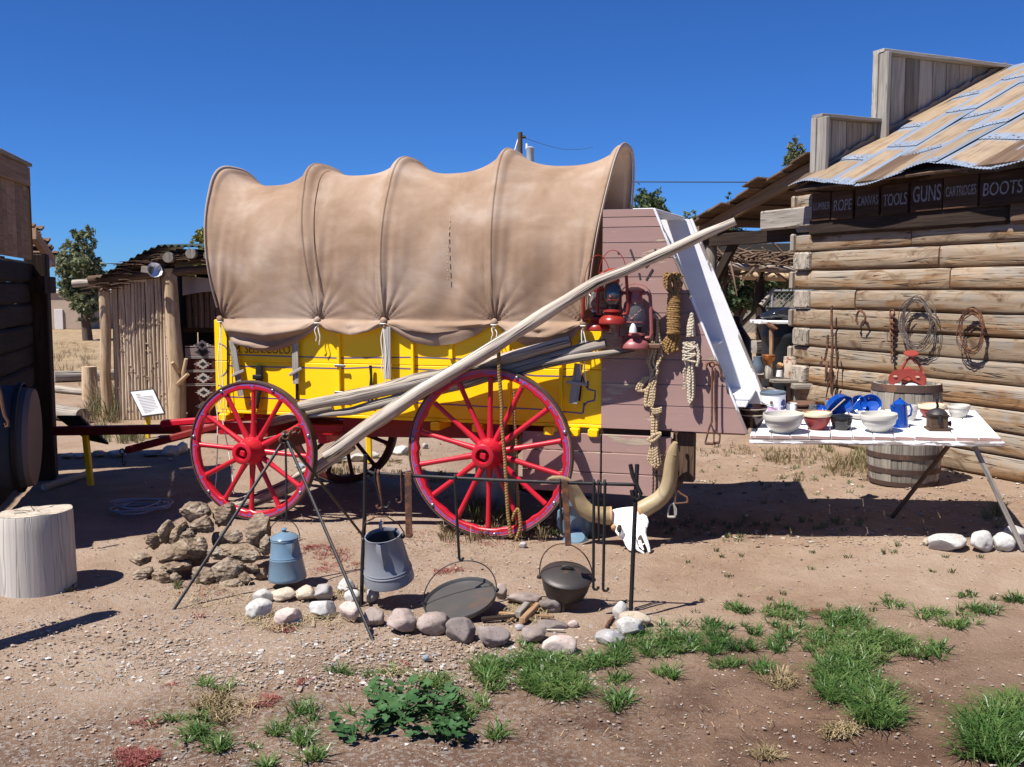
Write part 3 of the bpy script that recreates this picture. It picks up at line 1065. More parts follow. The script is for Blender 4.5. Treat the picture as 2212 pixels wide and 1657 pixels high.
# pinstripes: ribbons of paint a hair proud of the boards
def stripe(px, w=.009, y=BY):
 pts = [WP(u, v, y) for u, v in px]
 for p in pts: p.y = y - .0014
 mb = MB()
 vv, ff, uu = [], [], []
 for i, p in enumerate(pts):
  d = (pts[min(i + 1, len(pts) - 1)] - pts[max(i - 1, 0)]).normalized()
  nrm = V((-d.z, 0, d.x)) * w / 2
  vv += [p + nrm, p - nrm]
 for i in range(len(pts) - 1):
  ff.append([2 * i, 2 * i + 1, 2 * i + 3, 2 * i + 2]); uu.append([(0, 0)] * 4)
 mb.add(vv, ff, uu, False)
 return put('pinstripe', mb, 'purple_line', wagon)
Z1 = lambda a, b: zc(590, 900, 360, a, b)
Z6 = lambda a, b: zc(1350, 860, 360, a, b)
stripe([Z1(110, 345), Z1(160, 352), Z1(215, 385), Z1(255, 440), Z1(270, 500), Z1(275, 528), Z1(340, 530), Z1(850, 548), Z1(1400, 565), Z1(2200, 590), (895, 771.5), (960, 774), (1060, 778)])
stripe([Z1(150, 900), Z1(200, 880), Z1(240, 830), Z1(258, 770), Z1(262, 718), Z1(700, 735), Z1(1400, 750), Z1(2200, 768), (805, 793.2), (835, 794.5), (895, 797), (1000, 802), (1120, 807), Z6(850, 1135), Z6(1520, 1150)])
stripe([Z1(100, 1055), Z1(150, 1060), Z1(265, 1180), Z1(270, 1250), Z1(700, 1265), Z1(1500, 1295), Z1(2000, 1310), (820, 866), (930, 871.5), (1060, 879), (1160, 884), (1225, 890), (1258, 893)])
stripe([Z6(1600, 1150), Z6(1665, 1160), Z6(1690, 1270), Z6(1760, 1370), Z6(1875, 1395), Z6(1870, 1490), Z6(1862, 1555), Z6(1740, 1585), Z6(1690, 1640), (1262, 870), (1259, 893)], .012)
stripe([Z6(1750, 1225), Z6(1745, 1330), Z6(1720, 1345)], .016)
stripe([Z6(1885, 630), Z6(1882, 720)], .012)
# stencilled words on the boards
LM = lambda x, z, y: Matrix.Translation((x, y, z)) @ Matrix.Rotation(PI / 2, 4, 'X')
brd = [o for o in wagon.children if o.name.startswith('side_board')]
a, b = WP(505, 761, BY), WP(629, 763, BY)
lettering('M. SEI.N.COLO.', .085, 'ink_brown', brd[1], LM(a.x, a.z - .002, BY - .0012), width=(b.x - a.x))
a = WP(818, 834, BY)
lettering('OST', .10, 'ink_brown', brd[0], LM(a.x, a.z - .055, BY - .0012), width=.17)
a = WP(846, 866, BY)
lettering('TR', .05, 'ink_brown', brd[0], LM(a.x, a.z + .01, BY - .0012), width=.07)

# ---- canvas
YC, YH = MY, .575
Z0, ZH = 1.475, 1.19
bow_b = [WP(480, 687, .18).x, WP(690, 692, .18).x, WP(832, 690, .18).x, WP(1070, 694, .18).x, WP(1262, 692, .18).x]
bow_t = [WP(511, 370, YC).x, WP(703, 358, YC).x, WP(890, 343, YC).x, WP(1110, 325, YC).x, WP(1352, 319, YC).x]
top_z = [WP(498, 368, YC).z, WP(703, 358, YC).z, WP(890, 343, YC).z, WP(1110, 325, YC).z, WP(1352, 319, YC).z]
hem_px = [(462, 688), (480, 699), (492, 722), (512, 742), (540, 751), (580, 751), (620, 737), (655, 720), (690, 702), (705, 712), (735, 719), (765, 723), (800, 717), (832, 702),
          (850, 706), (890, 715), (940, 719), (990, 714), (1040, 706), (1070, 702), (1092, 713), (1130, 727), (1185, 728), (1230, 716), (1262, 703), (1285, 700)]
hem = [WP(u, v, .165) for u, v in hem_px]
hx, hz = [p.x for p in hem], [p.z for p in hem]
NB = 4

def lerp_bow(arr, a):
 i = min(int(a), NB - 1)
 t = a - i
 return arr[i] * (1 - t) + arr[i + 1] * t

def canvas_pt(a, f):
 """a: 0..4 along the bows, f: 0..1 over the top from the near ties to the far ties"""
 i = min(int(a), NB - 1)
 t = a - i
 ph = PI * f
 sn, cs = math.sin(ph), math.cos(ph)
 hh = abs(sn) ** .86
 s_ = lerp_bow(bow_b, a) * (1 - hh) + lerp_bow(bow_t, a) * hh
 zt = lerp_bow(top_z, a)
 L = bow_b[i + 1] - bow_b[i]
 e = 2 * t - 1
 dip = 1 - abs(e) ** 2.6
 edge = min(t, 1 - t) * L
 dip *= smooth01(edge / .05)
 sag = .125 * dip * min(1.15, L / .62) * (hh ** 1.1)
 rad_y = YH - .055 * dip * hh ** .6 * (1 if cs > 0 else .6)
 y = YC - rad_y * math.copysign(abs(cs) ** .68, cs)
 z = Z0 + (zt - Z0 - sag) * hh
 # the cloth bellies out over the wagon side
 if cs > 0: y -= .055 * math.sin(PI * min(1, (z - Z0) / .95)) ** 1.0
 # turned-over band where it runs round each bow
 for q in (i, i + 1):
  ds = s_ - (bow_b[q] * (1 - hh) + bow_t[q] * hh)
  k = smooth01((ds + .055) / .010) * smooth01((.004 - ds) / .010) * .011 * smooth01(hh * 4)
  y -= k * math.copysign(abs(cs) ** .7, cs)
  z += k * sn
 return V((s_, y, z))

def fold(x, z):
 """push of the gathered cloth round each tie"""
 d = 0
 for k, bx in enumerate(bow_b):
  dx, dz = x - bx, z - Z0
  r = math.hypot(dx, dz)
  if r > 1.1: continue
  th = math.atan2(dz, dx)
  fan = .35 + .65 * math.exp(-((th - PI / 2) / .85) ** 2)
  amp = math.exp(-(r / .15) ** 1.1) * min(1, r / .03) * fan
  w = abs(math.sin(th * 9.0 + k * 1.3 + .6 * noise.noise(V((k * 5.0, th * 2, 0)))))
  d += .040 * amp * (w ** .7 - .6)
  # pucker in towards the knot
  d -= .02 * math.exp(-(r / .05) ** 2)
  # long fold running up the bow
  d += .010 * math.exp(-(r / .55) ** 2) * math.exp(-abs(abs(th) - PI / 2) * 4.0) * math.sin(dx * 80 + k) * (1 if dz > 0 else .3)
 return d

def canvas():
 mb = MB()
 nper, nf = 84, 130
 cols = []
 for i in range(NB):
  for j in range(nper):
   t = j / nper
   cols.append(i + .35 * t + .65 * (.5 - .5 * math.cos(PI * t)))
 cols.append(NB)
 cols[-1] = NB - 1e-6
 nh = 12
 rows = nh + nf + 1 + 4
 verts = []
 for ci, a in enumerate(cols):
  base = canvas_pt(a, 0)
  zh = float(np.interp(base.x, hx, hz))
  # hem, hanging loose below the ties
  for k in range(nh):
   t = k / nh
   z = zh + (base.z - zh) * t
   y = base.y - .035 * math.sin(PI * t) - .018 * (1 - t)
   sgn = math.sin((base.x * 3.1 + (base.z - z) * 16)) * .010 + .016 * noise.noise(V((base.x * 4.2, z * 11, 2.0)))
   # slack swags between the ties
   L = .5 - abs((a % 1.0) - .5)
   y -= .045 * abs(math.sin((base.z - z) * 30 - L * 3.5 + .8 * noise.noise(V((base.x * 3, z * 4, 3))))) ** 1.5 * smooth01((base.z - z) * 10) * smooth01(L * 5)
   verts.append(V((base.x + .0 * t, y - sgn * .6 + -fold(base.x, z) * (1 - .3 * t), z)))
  for k in range(nf + 1):
   f = (k / nf) ** 1.4
   p = canvas_pt(a, f)
   if f < .5:
    w = fold(p.x, p.z) * smooth01((.46 - f) * 6)
    y = p.y - w
    # slack drapes low on the panels
    h = (p.z - Z0)
    dr_ = math.exp(-((h - .35) / .35) ** 2)
    e = (a % 1.0)
    amt = (.004 if a < 2 else .010) * smooth01(min(e, 1 - e) * 5)
    y -= dr_ * amt * math.sin(p.x * 19 - h * 5.5 + 2 * noise.noise(V((p.x * 2, h * 2, 1))))
    y -= .016 * noise.noise(V((p.x * 2.2, p.z * 2.0, 7.7))) * smooth01(h * 4)
    p = V((p.x, y, p.z))
   verts.append(p)
  far = canvas_pt(a, 1)
  for k in range(1, 5):
   verts.append(V((far.x, far.y + .01, far.z - .05 * k)))
 n = rows
 faces, uvs = [], []
 for i in range(len(cols) - 1):
  for j in range(n - 1):
   faces.append([i * n + j, i * n + j + 1, (i + 1) * n + j + 1, (i + 1) * n + j])
   uvs.append([(0, 0)] * 4)
 mb.add(verts, faces, uvs, True)
 return mb
cv = put('canvas_cover', canvas(), 'canvas_cloth', wagon, sharp=0)
# slack cloth hanging in a second swag behind the hem
for sw in ([(520, 738, 744), (560, 742, 759), (600, 736, 757), (640, 722, 743), (690, 700, 708)], [(838, 700, 706), (860, 702, 722), (895, 706, 740), (935, 708, 748), (985, 704, 742), (1030, 700, 724), (1062, 698, 704)],
           [(1078, 700, 706), (1100, 706, 730), (1140, 714, 748), (1190, 714, 751), (1235, 704, 734), (1258, 698, 706)]):
 us = [q[0] for q in sw]
 vv, ff, uu = [], [], []
 nu, nw = 48, 9
 for i in range(nu + 1):
  u = us[0] + (us[-1] - us[0]) * i / nu
  v0, v1 = float(np.interp(u, us, [q[1] for q in sw])) - 6, float(np.interp(u, us, [q[2] for q in sw]))
  for j in range(nw + 1):
   t = j / nw
   p = WP(u, v0 + (v1 - v0) * t, .172)
   p.y = .172 - .022 * math.sin(PI * t) - .012 * t + .008 * noise.noise(V((p.x * 6, t * 2, 5)))
   vv.append(p)
 for i in range(nu):
  for j in range(nw):
   q = i * (nw + 1) + j
   ff.append([q, q + 1, q + nw + 2, q + nw + 1]); uu.append([(0, 0)] * 4)
 mb = MB(); mb.add(vv, ff, uu, True); put('hem_swag', mb, 'canvas_cloth', cv, sharp=0)
# ridges where the cloth runs over each bow
for i in (0, 4):
 pts = []
 for k in range(49):
  f = .015 + .97 * k / 48
  p = canvas_pt(min(max(i, 1e-6), NB - 1e-6), f)
  ph = PI * f
  ctr = V((p.x, YC, Z0 + .3))
  o = (p - ctr).normalized()
  off = .003 if i in (0, 4) else -.001
  pts.append(p + V((0, o.y, o.z)) * off - V((.012 if i == 0 else (-.012 if i == 4 else 0), 0, 0)))
 mb = MB(); mb.tube(pts, [.010 + .010 * math.sin(PI * k / 48) for k in range(49)] if i in (0, 4) else [.008 + .012 * math.sin(PI * k / 48) for k in range(49)], 10, up=V((1, 0, 0)), flat=.42)
 put('bow_ridge', mb, 'canvas_edge' if i in (0, 2, 4) else 'canvas_cloth', cv)
# seams
for a, f0, f1, r in ((2.60, .06, .40, .0035), (1.13, .04, .47, .003)):
 mb = MB()
 k0 = 0
 fs_ = np.linspace(f0, f1, 44)
 for k in range(0, 43):
  if a > 2 and k % 2: continue
  p, q = canvas_pt(a, fs_[k]), canvas_pt(a, fs_[k + 1])
  mb.tube([p + V((0, -.003, 0)), q + V((0, -.003, 0))], r, 5)
 put('seam_stitches', mb, 'rope_pale' if a > 2 else 'plank_brown', cv)
# knots and cords
for k, bx in enumerate(bow_b):
 mb = MB()
 rock(mb, (bx, .150, Z0 - .004), .026, .022, .026, seed=k * 1.7, cuts=0, sub=2)
 kn = put('tie_knot', mb, 'canvas_cloth', cv)
 mb = MB()
 mb.tube([V((bx + .022 * math.cos(t), .15 + .022 * math.sin(t), Z0 - .024)) for t in np.linspace(0, 2 * PI, 11)], .004, 5)
 L = (.75, .16, .42, .14, .40)[k]
 for q in range(2):
  x1 = bx + (.018 if q else -.012)
  l = L * (1 if q else .82)
  pts = [V((bx + (x1 - bx) * min(1, t * 3) + .006 * math.sin(t * 9 + q + k), .150 - .012 * math.sin(t * 3), Z0 - .024 - l * t)) for t in np.linspace(0, 1, 14)]
  mb.tube(pts, .0038, 5)
 put('tie_cord', mb, 'cord_white', cv)
mb = MB()
for q, (u0, v0, u1, v1) in enumerate(((470, 900, 462, 1075), (479, 900, 505, 1066))):
 a_, b_ = WP(u0, v0, .16), WP(u1, v1, .10)
 mb.tube([V((BX0 + .02 + .03 * q, .155, BZ0 + .1)), a_, a_.lerp(b_, .4) + V((.012, 0, 0)), a_.lerp(b_, .75) + V((.012, 0, 0)), b_], .0042, 5)
put('tie_cord', mb, 'cord_white', cv)

# ---- chuck box at the back
CY = BY - .022
def cut_right(z):
 """x of the slanted open front at height z"""
 a, b = WP(1410, 452, CY), WP(1614, 944, CY)
 return b.x + (a.x - b.x) * (z - b.z) / (a.z - b.z)
CX0 = BX1 + .002
ct, cb = WP(1410, 450, CY).z, WP(1300, 925, CY).z
zs = [cb, .93, 1.07, 1.235, 1.40, 1.54, 1.665, 1.775, 1.90, 2.0, 2.10, 2.165, ct]
cbox = put('chuck_box', MB().merge(MB().box((CX0 + .02, CY + BW / 2 + .02, (cb + ct) / 2), .02, BW - .06, ct - cb - .03)), 'white_paint', wagon)
for z0, z1 in zip(zs[:-1], zs[1:]):
 j = random.uniform(-.003, .003)
 poly = [(CX0, z0 + .0025), (cut_right(z0), z0 + .0025), (cut_right(z1), z1 - .0025), (CX0, z1 - .0025)]
 mb = MB(); mb.prism(poly, .02, Matrix.Translation((0, CY + .02 + j * .6, 0)) @ Matrix.Rotation(PI / 2, 4, 'X'))
 put('board', mb, 'mauve_paint', cbox)
# inner lining of the near side and its chipped edge
poly = [(CX0, cb), (cut_right(cb), cb), (cut_right(ct), ct), (CX0, ct)]
mb = MB(); mb.prism(poly, .012, Matrix.Translation((0, CY + .037, 0)) @ Matrix.Rotation(PI / 2, 4, 'X'))
put('side_lining', mb, 'white_paint', cbox)
mb = MB(); mb.beam(V((cut_right(ct) + .008, CY + .016, ct)), V((cut_right(cb) + .008, CY + .016, cb)), .034, .016, up=(1, 0, .4), ch=.004, jit=.002)
put('edge_strip', mb, 'white_edge', cbox)
# far side
FY = CY + BW + .02
fx = .10
poly = [(CX0, cb), (cut_right(cb) + fx, cb), (cut_right(ct) + fx, ct), (CX0, ct)]
mb = MB(); mb.prism(poly, .025, Matrix.Translation((0, FY, 0)) @ Matrix.Rotation(PI / 2, 4, 'X'))
put('far_side', mb, 'white_paint', cbox)
mb = MB(); mb.beam(V((cut_right(ct) + fx + .012, FY - .013, ct)), V((cut_right(cb) + fx + .012, FY - .013, cb)), .03, .022, up=(1, 0, .4), ch=.005, jit=.003)
put('edge_strip', mb, 'white_edge', cbox)
mb = MB(); mb.beam((cut_right(ct) - .07, CY + .04, ct - .005), (cut_right(ct) + fx * .6 - .06, FY - .03, ct + .005), .14, .022, jit=.002)
put('top_board', mb, 'white_paint', cbox)
# what is left of the shelving on the far side
def shelf(u, v, L, h, t=.016):
 p = WP(u, v, FY - .04)
 mb = MB(); mb.prism([(0, 0), (L, .0), (L * .82, -h), (0, -h)], t, Matrix.Translation((p.x, FY - .09, p.z)) @ Matrix.Rotation(PI / 2, 4, 'X'))
 put('shelf_divider', mb, 'white_paint', cbox)
mb = MB(); p = WP(1548, 738, FY - .05); mb.beam((p.x - .06, FY - .30, p.z), (p.x - .06, FY - .03, p.z), .20, .014)
put('shelf_board', mb, 'white_paint', cbox)
mb = MB(); p = WP(1600, 840, FY - .05); mb.beam((p.x - .02, CY + .05, p.z - .01), (p.x - .02, FY - .03, p.z - .01), .26, .02)
put('shelf_board', mb, 'white_paint', cbox)
mb = MB(); mb.beam((CX0 + .02, CY + BW / 2 + .04, cb - .008), (cut_right(cb) - .01, CY + BW / 2 + .04, cb - .008), BW - .08, .024)
put('bottom_board', mb, 'mauve_paint', cbox)
# brand daubed on the boards
for q in (((470, 410), (512, 525)), ((368, 435), (372, 450)), ((682, 408), (688, 462)), ((652, 500), (600, 560)), ((545, 612), (556, 668)), ((662, 578), (606, 674))):
 p0, p1 = (WP(*zc(1600, 560, 720, *k), CY) for k in q)
 p0.y = p1.y = CY - .0035
 mb = MB(); mb.beam(p0, p1, .013, .002, up=(0, 1, 0), ch=.0004)
 put('brand_mark', mb, 'ink', cbox)
# cupboard slung underneath
LX0, LX1 = WP(1128, 1000, CY).x, WP(1449, 1000, CY).x
lz = [.315, .46, .60, .725]
lower = put('lower_cupboard', MB().merge(MB().box(((LX0 + LX1) / 2, CY + .40, .325), LX1 - LX0 - .02, .70, .02)), 'mauve_paint', wagon)
lm = WP(1298, 1000, CY).x
for z0, z1 in zip(lz[:-1], lz[1:]):
 for x0, x1 in ((LX0, lm - .006), (lm + .006, LX1)):
  mb = MB(); mb.beam((x0, CY + .010, (z0 + z1) / 2), (x1, CY + .010, (z0 + z1) / 2), .02, z1 - z0 - .004)
  put('board', mb, 'mauve_paint', lower)
mb = MB(); mb.beam((LX1 + .002, CY + .38, .315), (LX1 + .002, CY + .38, .70), .74, .022, up=(1, 0, 0))
put('end_panel', mb, 'plank_brown', lower)
mb = MB(); mb.beam((LX1 + .075, CY + .10, .42), (LX1 + .075, CY + .10, .75), .10, .14, up=(1, 0, 0))
put('end_block', mb, 'plank_brown', lower)
mb = MB(); mb.beam((lm, CY + .03, .31), (lm, CY + .03, .72), .02, .02, up=(1, 0, 0)); put('dark_post', mb, 'dark_inside', lower)
# boot skirt between box and chuck box
mb = MB(); mb.beam((CX0 - .2, CY + .035, .745), (cut_right(.74) - .5, CY + .035, .745), .02, .05); put('boot_sill', mb, 'plank_dark', wagon)

# ---- fold-down table
TA = WP(1619, 944, CY)
TW_ = BW - .03
tl = put('table_leaf', MB().merge(MB().beam((TA.x, CY + .05, TA.z - .035), (TA.x + 1.5, CY + .05, TA.z + .015), .05, .028)), 'white_edge', wagon)
TD = V((1.0, .045, .026)).normalized()
TX = [zc(2128, 1080, 720, x, 410)[0] for x in (-215, -90, 55, 215, 372, 560, 750, 930, 1110, 1285, 1640, 1840, 2040)]
ts = [(WP(u, 935, CY).x - TA.x) for u in TX]
T0 = V((TA.x, CY + .01, TA.z))
k_t = 0
tab_pts = []
ts2 = []
for a, b in zip(ts[:-1], ts[1:]):
 if b - a > .26: ts2 += [(a, (a + b) / 2), ((a + b) / 2, b)]
 else: ts2.append((a, b))
for a, b in ts2:
 a = max(a, 0.0)
 if b <= .02: continue
 c0 = T0 + TD * ((a + b) / 2)
 mb = MB()
 mb.beam(c0 + V((0, random.uniform(-.008, .008), 0)), c0 + V((.0, TW_ + random.uniform(-.01, .01), .045)), b - a - .005, .022, ch=.003, jit=.0015)
 put('plank', mb, 'white_paint', tl)
 mb = MB(); mb.beam(c0 + V((-(b - a) / 2 + .006, -.0095, -.0)), c0 + V(((b - a) / 2 - .006, -.0095, 0)), .003, .019, ch=.0005, jit=.001)
 put('plank_end', mb, 'mauve_paint', tl)
mb = MB()
mb.beam(T0 + V((0, -.014, -.028)), T0 + TD * (ts2[-1][1] + .005) + V((0, -.014, -.024)), .012, .020, ch=.002)
put('front_rail', mb, 'white_edge', tl)
for k in (0.5, 1.5):
 mb = MB(); mb.beam(T0 + TD * .02 + V((0, TW_ * k / 2, -.026)), T0 + TD * (ts2[-1][1] - .03) + V((0, TW_ * k / 2, -.026)), .05, .026)
 put('batten', mb, 'mauve_paint', tl)
mb = MB()
e0 = WM @ (T0 + TD * 1.20 + V((0, .03, -.04)))
f0 = gp(1926, 1118)
mb.beam(WI @ e0, WI @ (f0), .032, .020, up=(1, 0, 0)); put('table_leg', mb, 'plank_brown', wagon)
mb = MB()
e1 = WM @ (T0 + TD * 1.34 + V((0, .02, -.04)))
f1 = gp(2211, 1190)
mb.beam(WI @ e1, WI @ (f1), .030, .018, up=(0, 1, 0)); put('table_leg', mb, 'plank_grey', wagon)
def table_at(u, v):
 """point on the table top seen at (u, v)"""
 p0 = WM @ (T0 + V((0, 0, .012)))
 ex = (WM.to_3x3() @ TD)
 ey = (WM.to_3x3() @ V((0, TW_, .045))).normalized()
 return onplane(u, v, p0, ex.cross(ey))
# ---------------------------------------------------------------- the log store on the right
KA = math.atan2(-.912, .410)
KO = at(1748, 900, 10.35); KO.z = 0
KM = Matrix.Translation(KO) @ Matrix.Rotation(KA, 4, 'Z')
KI = KM.inverted()
KN = KM.to_3x3() @ V((0, -1, 0))
KX = KM.to_3x3() @ V((1, 0, 0))

def CP(u, v, y=0.0):
 return KI @ onplane(u, v, KM @ V((0, y, 0)), KN)
def CX(u, v, x=0.0):
 """on the store's front plane (runs back from the corner)"""
 return KI @ onplane(u, v, KM @ V((x, 0, 0)), KX)

store = thing('log_store', 'weathered log store with rusty tin roof, sign boards and stepped false front', 'building', M=KM)
LL = 6.2
zb = .125
nlog = 13
dz = (2.66 - zb) / nlog
rnd = random.Random(3)
joints = {9: 1.62, 10: 1.30, 11: 1.20, 8: 1.75, 7: .62, 5: 3.2, 4: 2.6, 3: 3.4, 2: 2.9, 1: 3.0, 0: 3.5, 6: 4.2, 12: 2.2}
def log(x0, x1, z, r, seed, m):
 n = max(3, int((x1 - x0) / .12))
 mb = MB()
 seg = 20
 pts = []
 for i in range(n + 1):
  x = x0 + (x1 - x0) * i / n
  pts.append(V((x, .055 + .010 * noise.noise(V((x * .8, seed * 3.3, 0))), z + .006 * noise.noise(V((x * .7, seed * 5.1, 4))))))
 verts, faces, uvs = [], [], []
 hz_, hy = r * .925, .075
 for i, p in enumerate(pts):
  e = .93 if i in (0, n) else 1.0
  for j in range(seg):
   a = 2 * PI * j / seg
   ca, sa = math.cos(a), math.sin(a)
   y = -math.copysign(abs(ca) ** .42, ca) * hy * e
   z_ = math.copysign(abs(sa) ** .45, sa) * hz_ * (e * .5 + .5)
   k = 1 + .06 * noise.noise(V((p.x * 1.6, ca * 1.5 + seed, sa * 1.5)))
   verts.append(V((p.x, p.y + y * k - .01 * noise.noise(V((p.x * .7, seed, sa * 2))), p.z + z_)))
 for i in range(n):
  for j in range(seg):
   k = (j + 1) % seg
   faces.append([i * seg + j, (i + 1) * seg + j, (i + 1) * seg + k, i * seg + k])
   u0, u1 = .1053 * 2 * PI * j / seg, .1053 * 2 * PI * (j + 1) / seg
   uvs.append([(u0, pts[i].x), (u0, pts[i + 1].x), (u1, pts[i + 1].x), (u1, pts[i].x)])
 for q, rev in ((0, False), (n, True)):
  fc = list(range(q * seg, q * seg + seg))
  uv = [(math.cos(2 * PI * j / seg) * .1 + 5, math.sin(2 * PI * j / seg) * .1) for j in range(seg)]
  faces.append(fc if not rev else fc[::-1]); uvs.append(uv if not rev else uv[::-1])
 mb.add(verts, faces, uvs, True)
 put('log', mb, m, store, sharp=62)
for i in range(nlog):
 z = zb + dz * (i + .5)
 x0 = -.29 if i % 2 == 0 else -.015
 j = joints.get(i, 2.0)
 m = 'log_tan'
 r = dz * .545
 log(x0, j - .006, z, r * rnd.uniform(.985, 1.02), i + .1, m)
 log(j + .006, LL, z, r * rnd.uniform(.985, 1.02), i + .6, m if i != 12 else 'plank_brown')
 # cross logs of the front wall: squared butts standing out at the corner
 if i % 2 == 1:
  mb = MB(); e = rnd.uniform(-.02, .02)
  mb.beam((-.135, -.055 + e, z), (-.135, 3.6, z), .235, dz * .93, ch=.018, jit=.003)
  put('butt_log', mb, 'butt_grey', store)
 else:
  mb = MB()
  mb.beam((-.115, .06, z), (-.115, 3.6, z), .13, dz * .9, ch=.01)
  put('butt_log', mb, 'butt_grey', store)
  mb = MB(); mb.beam((-.285, -.02, z - dz * .47), (-.285, -.02, z + dz * .47), .09, .05, up=(1, 0, 0), ch=.015)
  put('corner_post_block', mb, 'log_tan', store)
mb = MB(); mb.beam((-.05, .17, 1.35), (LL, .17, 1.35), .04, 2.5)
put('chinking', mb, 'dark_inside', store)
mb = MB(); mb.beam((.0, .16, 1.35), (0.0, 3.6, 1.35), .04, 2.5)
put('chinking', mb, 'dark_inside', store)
for x in (.15, 1.6, 3.2):
 mb = MB(); mb.beam((x, .06, -.05), (x, .06, zb + .02), .22, .2, up=(1, 0, 0), ch=.02, taper=.9); put('footing', mb, 'log_grey', store)
# plate beam run out beyond the corner
p = CP(1652, 473, .0)
mb = MB(); mb.beam((p.x, .03, 2.43), (.08, .03, 2.43), .20, .205, ch=.014, jit=.003); put('plate_beam', mb, 'log_grey', store)
# gable logs and the sign boards under the eave
sz = 2.55
words = [('LUMBER', 1752, 1793, .105, 0), ('ROPE', 1796, 1842, .15, 1), ('CANVAS', 1846, 1898, .125, 0), ('TOOLS', 1903, 1962, .15, 1), ('GUNS', 1965, 2035, .20, 0), ('CARTRIDGES', 2036, 2112, .12, 0), ('BOOTS', 2116, 2215, .15, 1)]
for w, u0, u1, s_, alt in words:
 a, b = CP(u0, 430 - (u0 - 1750) * .085, -.10).x, CP(u1, 430 - (u1 - 1750) * .085, -.10).x
 zt = 2.665 - .006 * alt
 h = .27
 mb = MB(); mb.beam((a + .004, -.085 - .008 * alt, zt - h / 2 - .02), (b - .004, -.085 - .008 * alt, zt - h / 2 - .02), .02, h, ch=.003)
 sb = put('sign_board', mb, 'sign_brown', store)
 lettering(w, s_, 'chalk', sb, Matrix.Translation((a + .03, -.0965 - .008 * alt, zt - h + .065 + (.02 if s_ < .13 else 0))) @ Matrix.Rotation(PI / 2, 4, 'X'), width=(b - a) * .86, shear=.08 if alt else 0.0)
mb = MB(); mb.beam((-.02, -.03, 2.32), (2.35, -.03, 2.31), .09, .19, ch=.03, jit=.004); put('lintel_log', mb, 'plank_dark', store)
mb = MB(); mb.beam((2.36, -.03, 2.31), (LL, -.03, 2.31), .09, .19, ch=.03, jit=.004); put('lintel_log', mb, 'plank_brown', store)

# roof of tin sheets
EY, EZ = -.26, 2.70
rq = CX(2170, 152, .05)
SL = (rq.z - EZ) / (rq.y - EY)
RL = math.hypot(rq.y - EY, rq.z - EZ) + .05
sd = V((0, 1, SL)).normalized()
sn = V((0, -SL, 1)).normalized()
def eave_drop(x, t):
 return (.045 * math.sin(x * 4.2 + .6) + .03 * noise.noise(V((x * 2.3, 1.5, 0)))) * (1 - t) ** 2
cols_x = [-.02, .52, .82, 1.42, 1.78, 2.40, 2.98, 3.55, 4.15, 4.75, 5.35, 5.95, 6.5]
rows_t = [0, .86, 1.72, 2.58, RL]
for ci in range(len(cols_x) - 1):
 off = (0, .30, .08, .38)[ci % 4]
 rt = [0] + [min(RL, r + off - .3) for r in rows_t[1:]]
 rt[-1] = RL
 for ri in range(len(rt) - 1):
  t0, t1 = rt[ri] - (.05 if ri else random.uniform(.0, .06)), rt[ri + 1] + .02
  x0, x1 = cols_x[ci] - .035, cols_x[ci + 1] + .035
  nx, ny = 72, 8
  vv, ff, uu = [], [], []
  lift = .012 * (1 if (ci % 2) else 0) + .010 * (len(rt) - ri) * .0 + .004 * ri
  for jy in range(ny + 1):
   for ix in range(nx + 1):
    a, b = ix / nx, jy / ny
    x = x0 + (x1 - x0) * a
    t = t0 + (t1 - t0) * b
    corr = .0035 * math.sin(x * 2 * PI / .036)
    buck = .008 * noise.noise(V((x * 2, t * 2, ci * 3.0)))
    gap = .005 * (1 - b) + (.035 * max(0, (.12 - a) / .12) ** 2) * max(0, noise.noise(V((t * 2.2, ci * 3.1, 1))) + .1)
    p = V((x, EY, EZ)) + sd * t + sn * (corr + buck + lift + gap + .01)
    p.z += eave_drop(x, t / RL)
    vv.append(p)
  for jy in range(ny):
   for ix in range(nx):
    q = jy * (nx + 1) + ix
    ff.append([q, q + 1, q + nx + 2, q + nx + 1])
    uu.append([((ix + dx) / nx, (jy + dy) / ny) for dx, dy in ((0, 0), (1, 0), (1, 1), (0, 1))])
  mb = MB(); mb.add(vv, ff, uu, True)
  put('tin_sheet', mb, 'roof_tin', store, sharp=0)
mb = MB()
mb.prism([(0, 0), (RL, 0), (RL, .02), (0, .02)], LL + .3, Matrix(((0, 0, 1, .0), (sd.y, sn.y, 0, EY), (sd.z, sn.z, 0, EZ - .035), (0, 0, 0, 1))))
put('roof_deck', mb, 'plank_brown', store)
# the far slope, seen from elsewhere
mb = MB()
top = V((0, EY, EZ)) + sd * RL
mb.prism([(0, 0), (RL, 0), (RL, .03), (0, .03)], LL + .3, Matrix(((0, 0, 1, .0), (sd.y, -sn.y, 0, top.y), (-sd.z, sn.z, 0, top.z), (0, 0, 0, 1))))
put('far_roof_slope', mb, 'roof_tin', store)
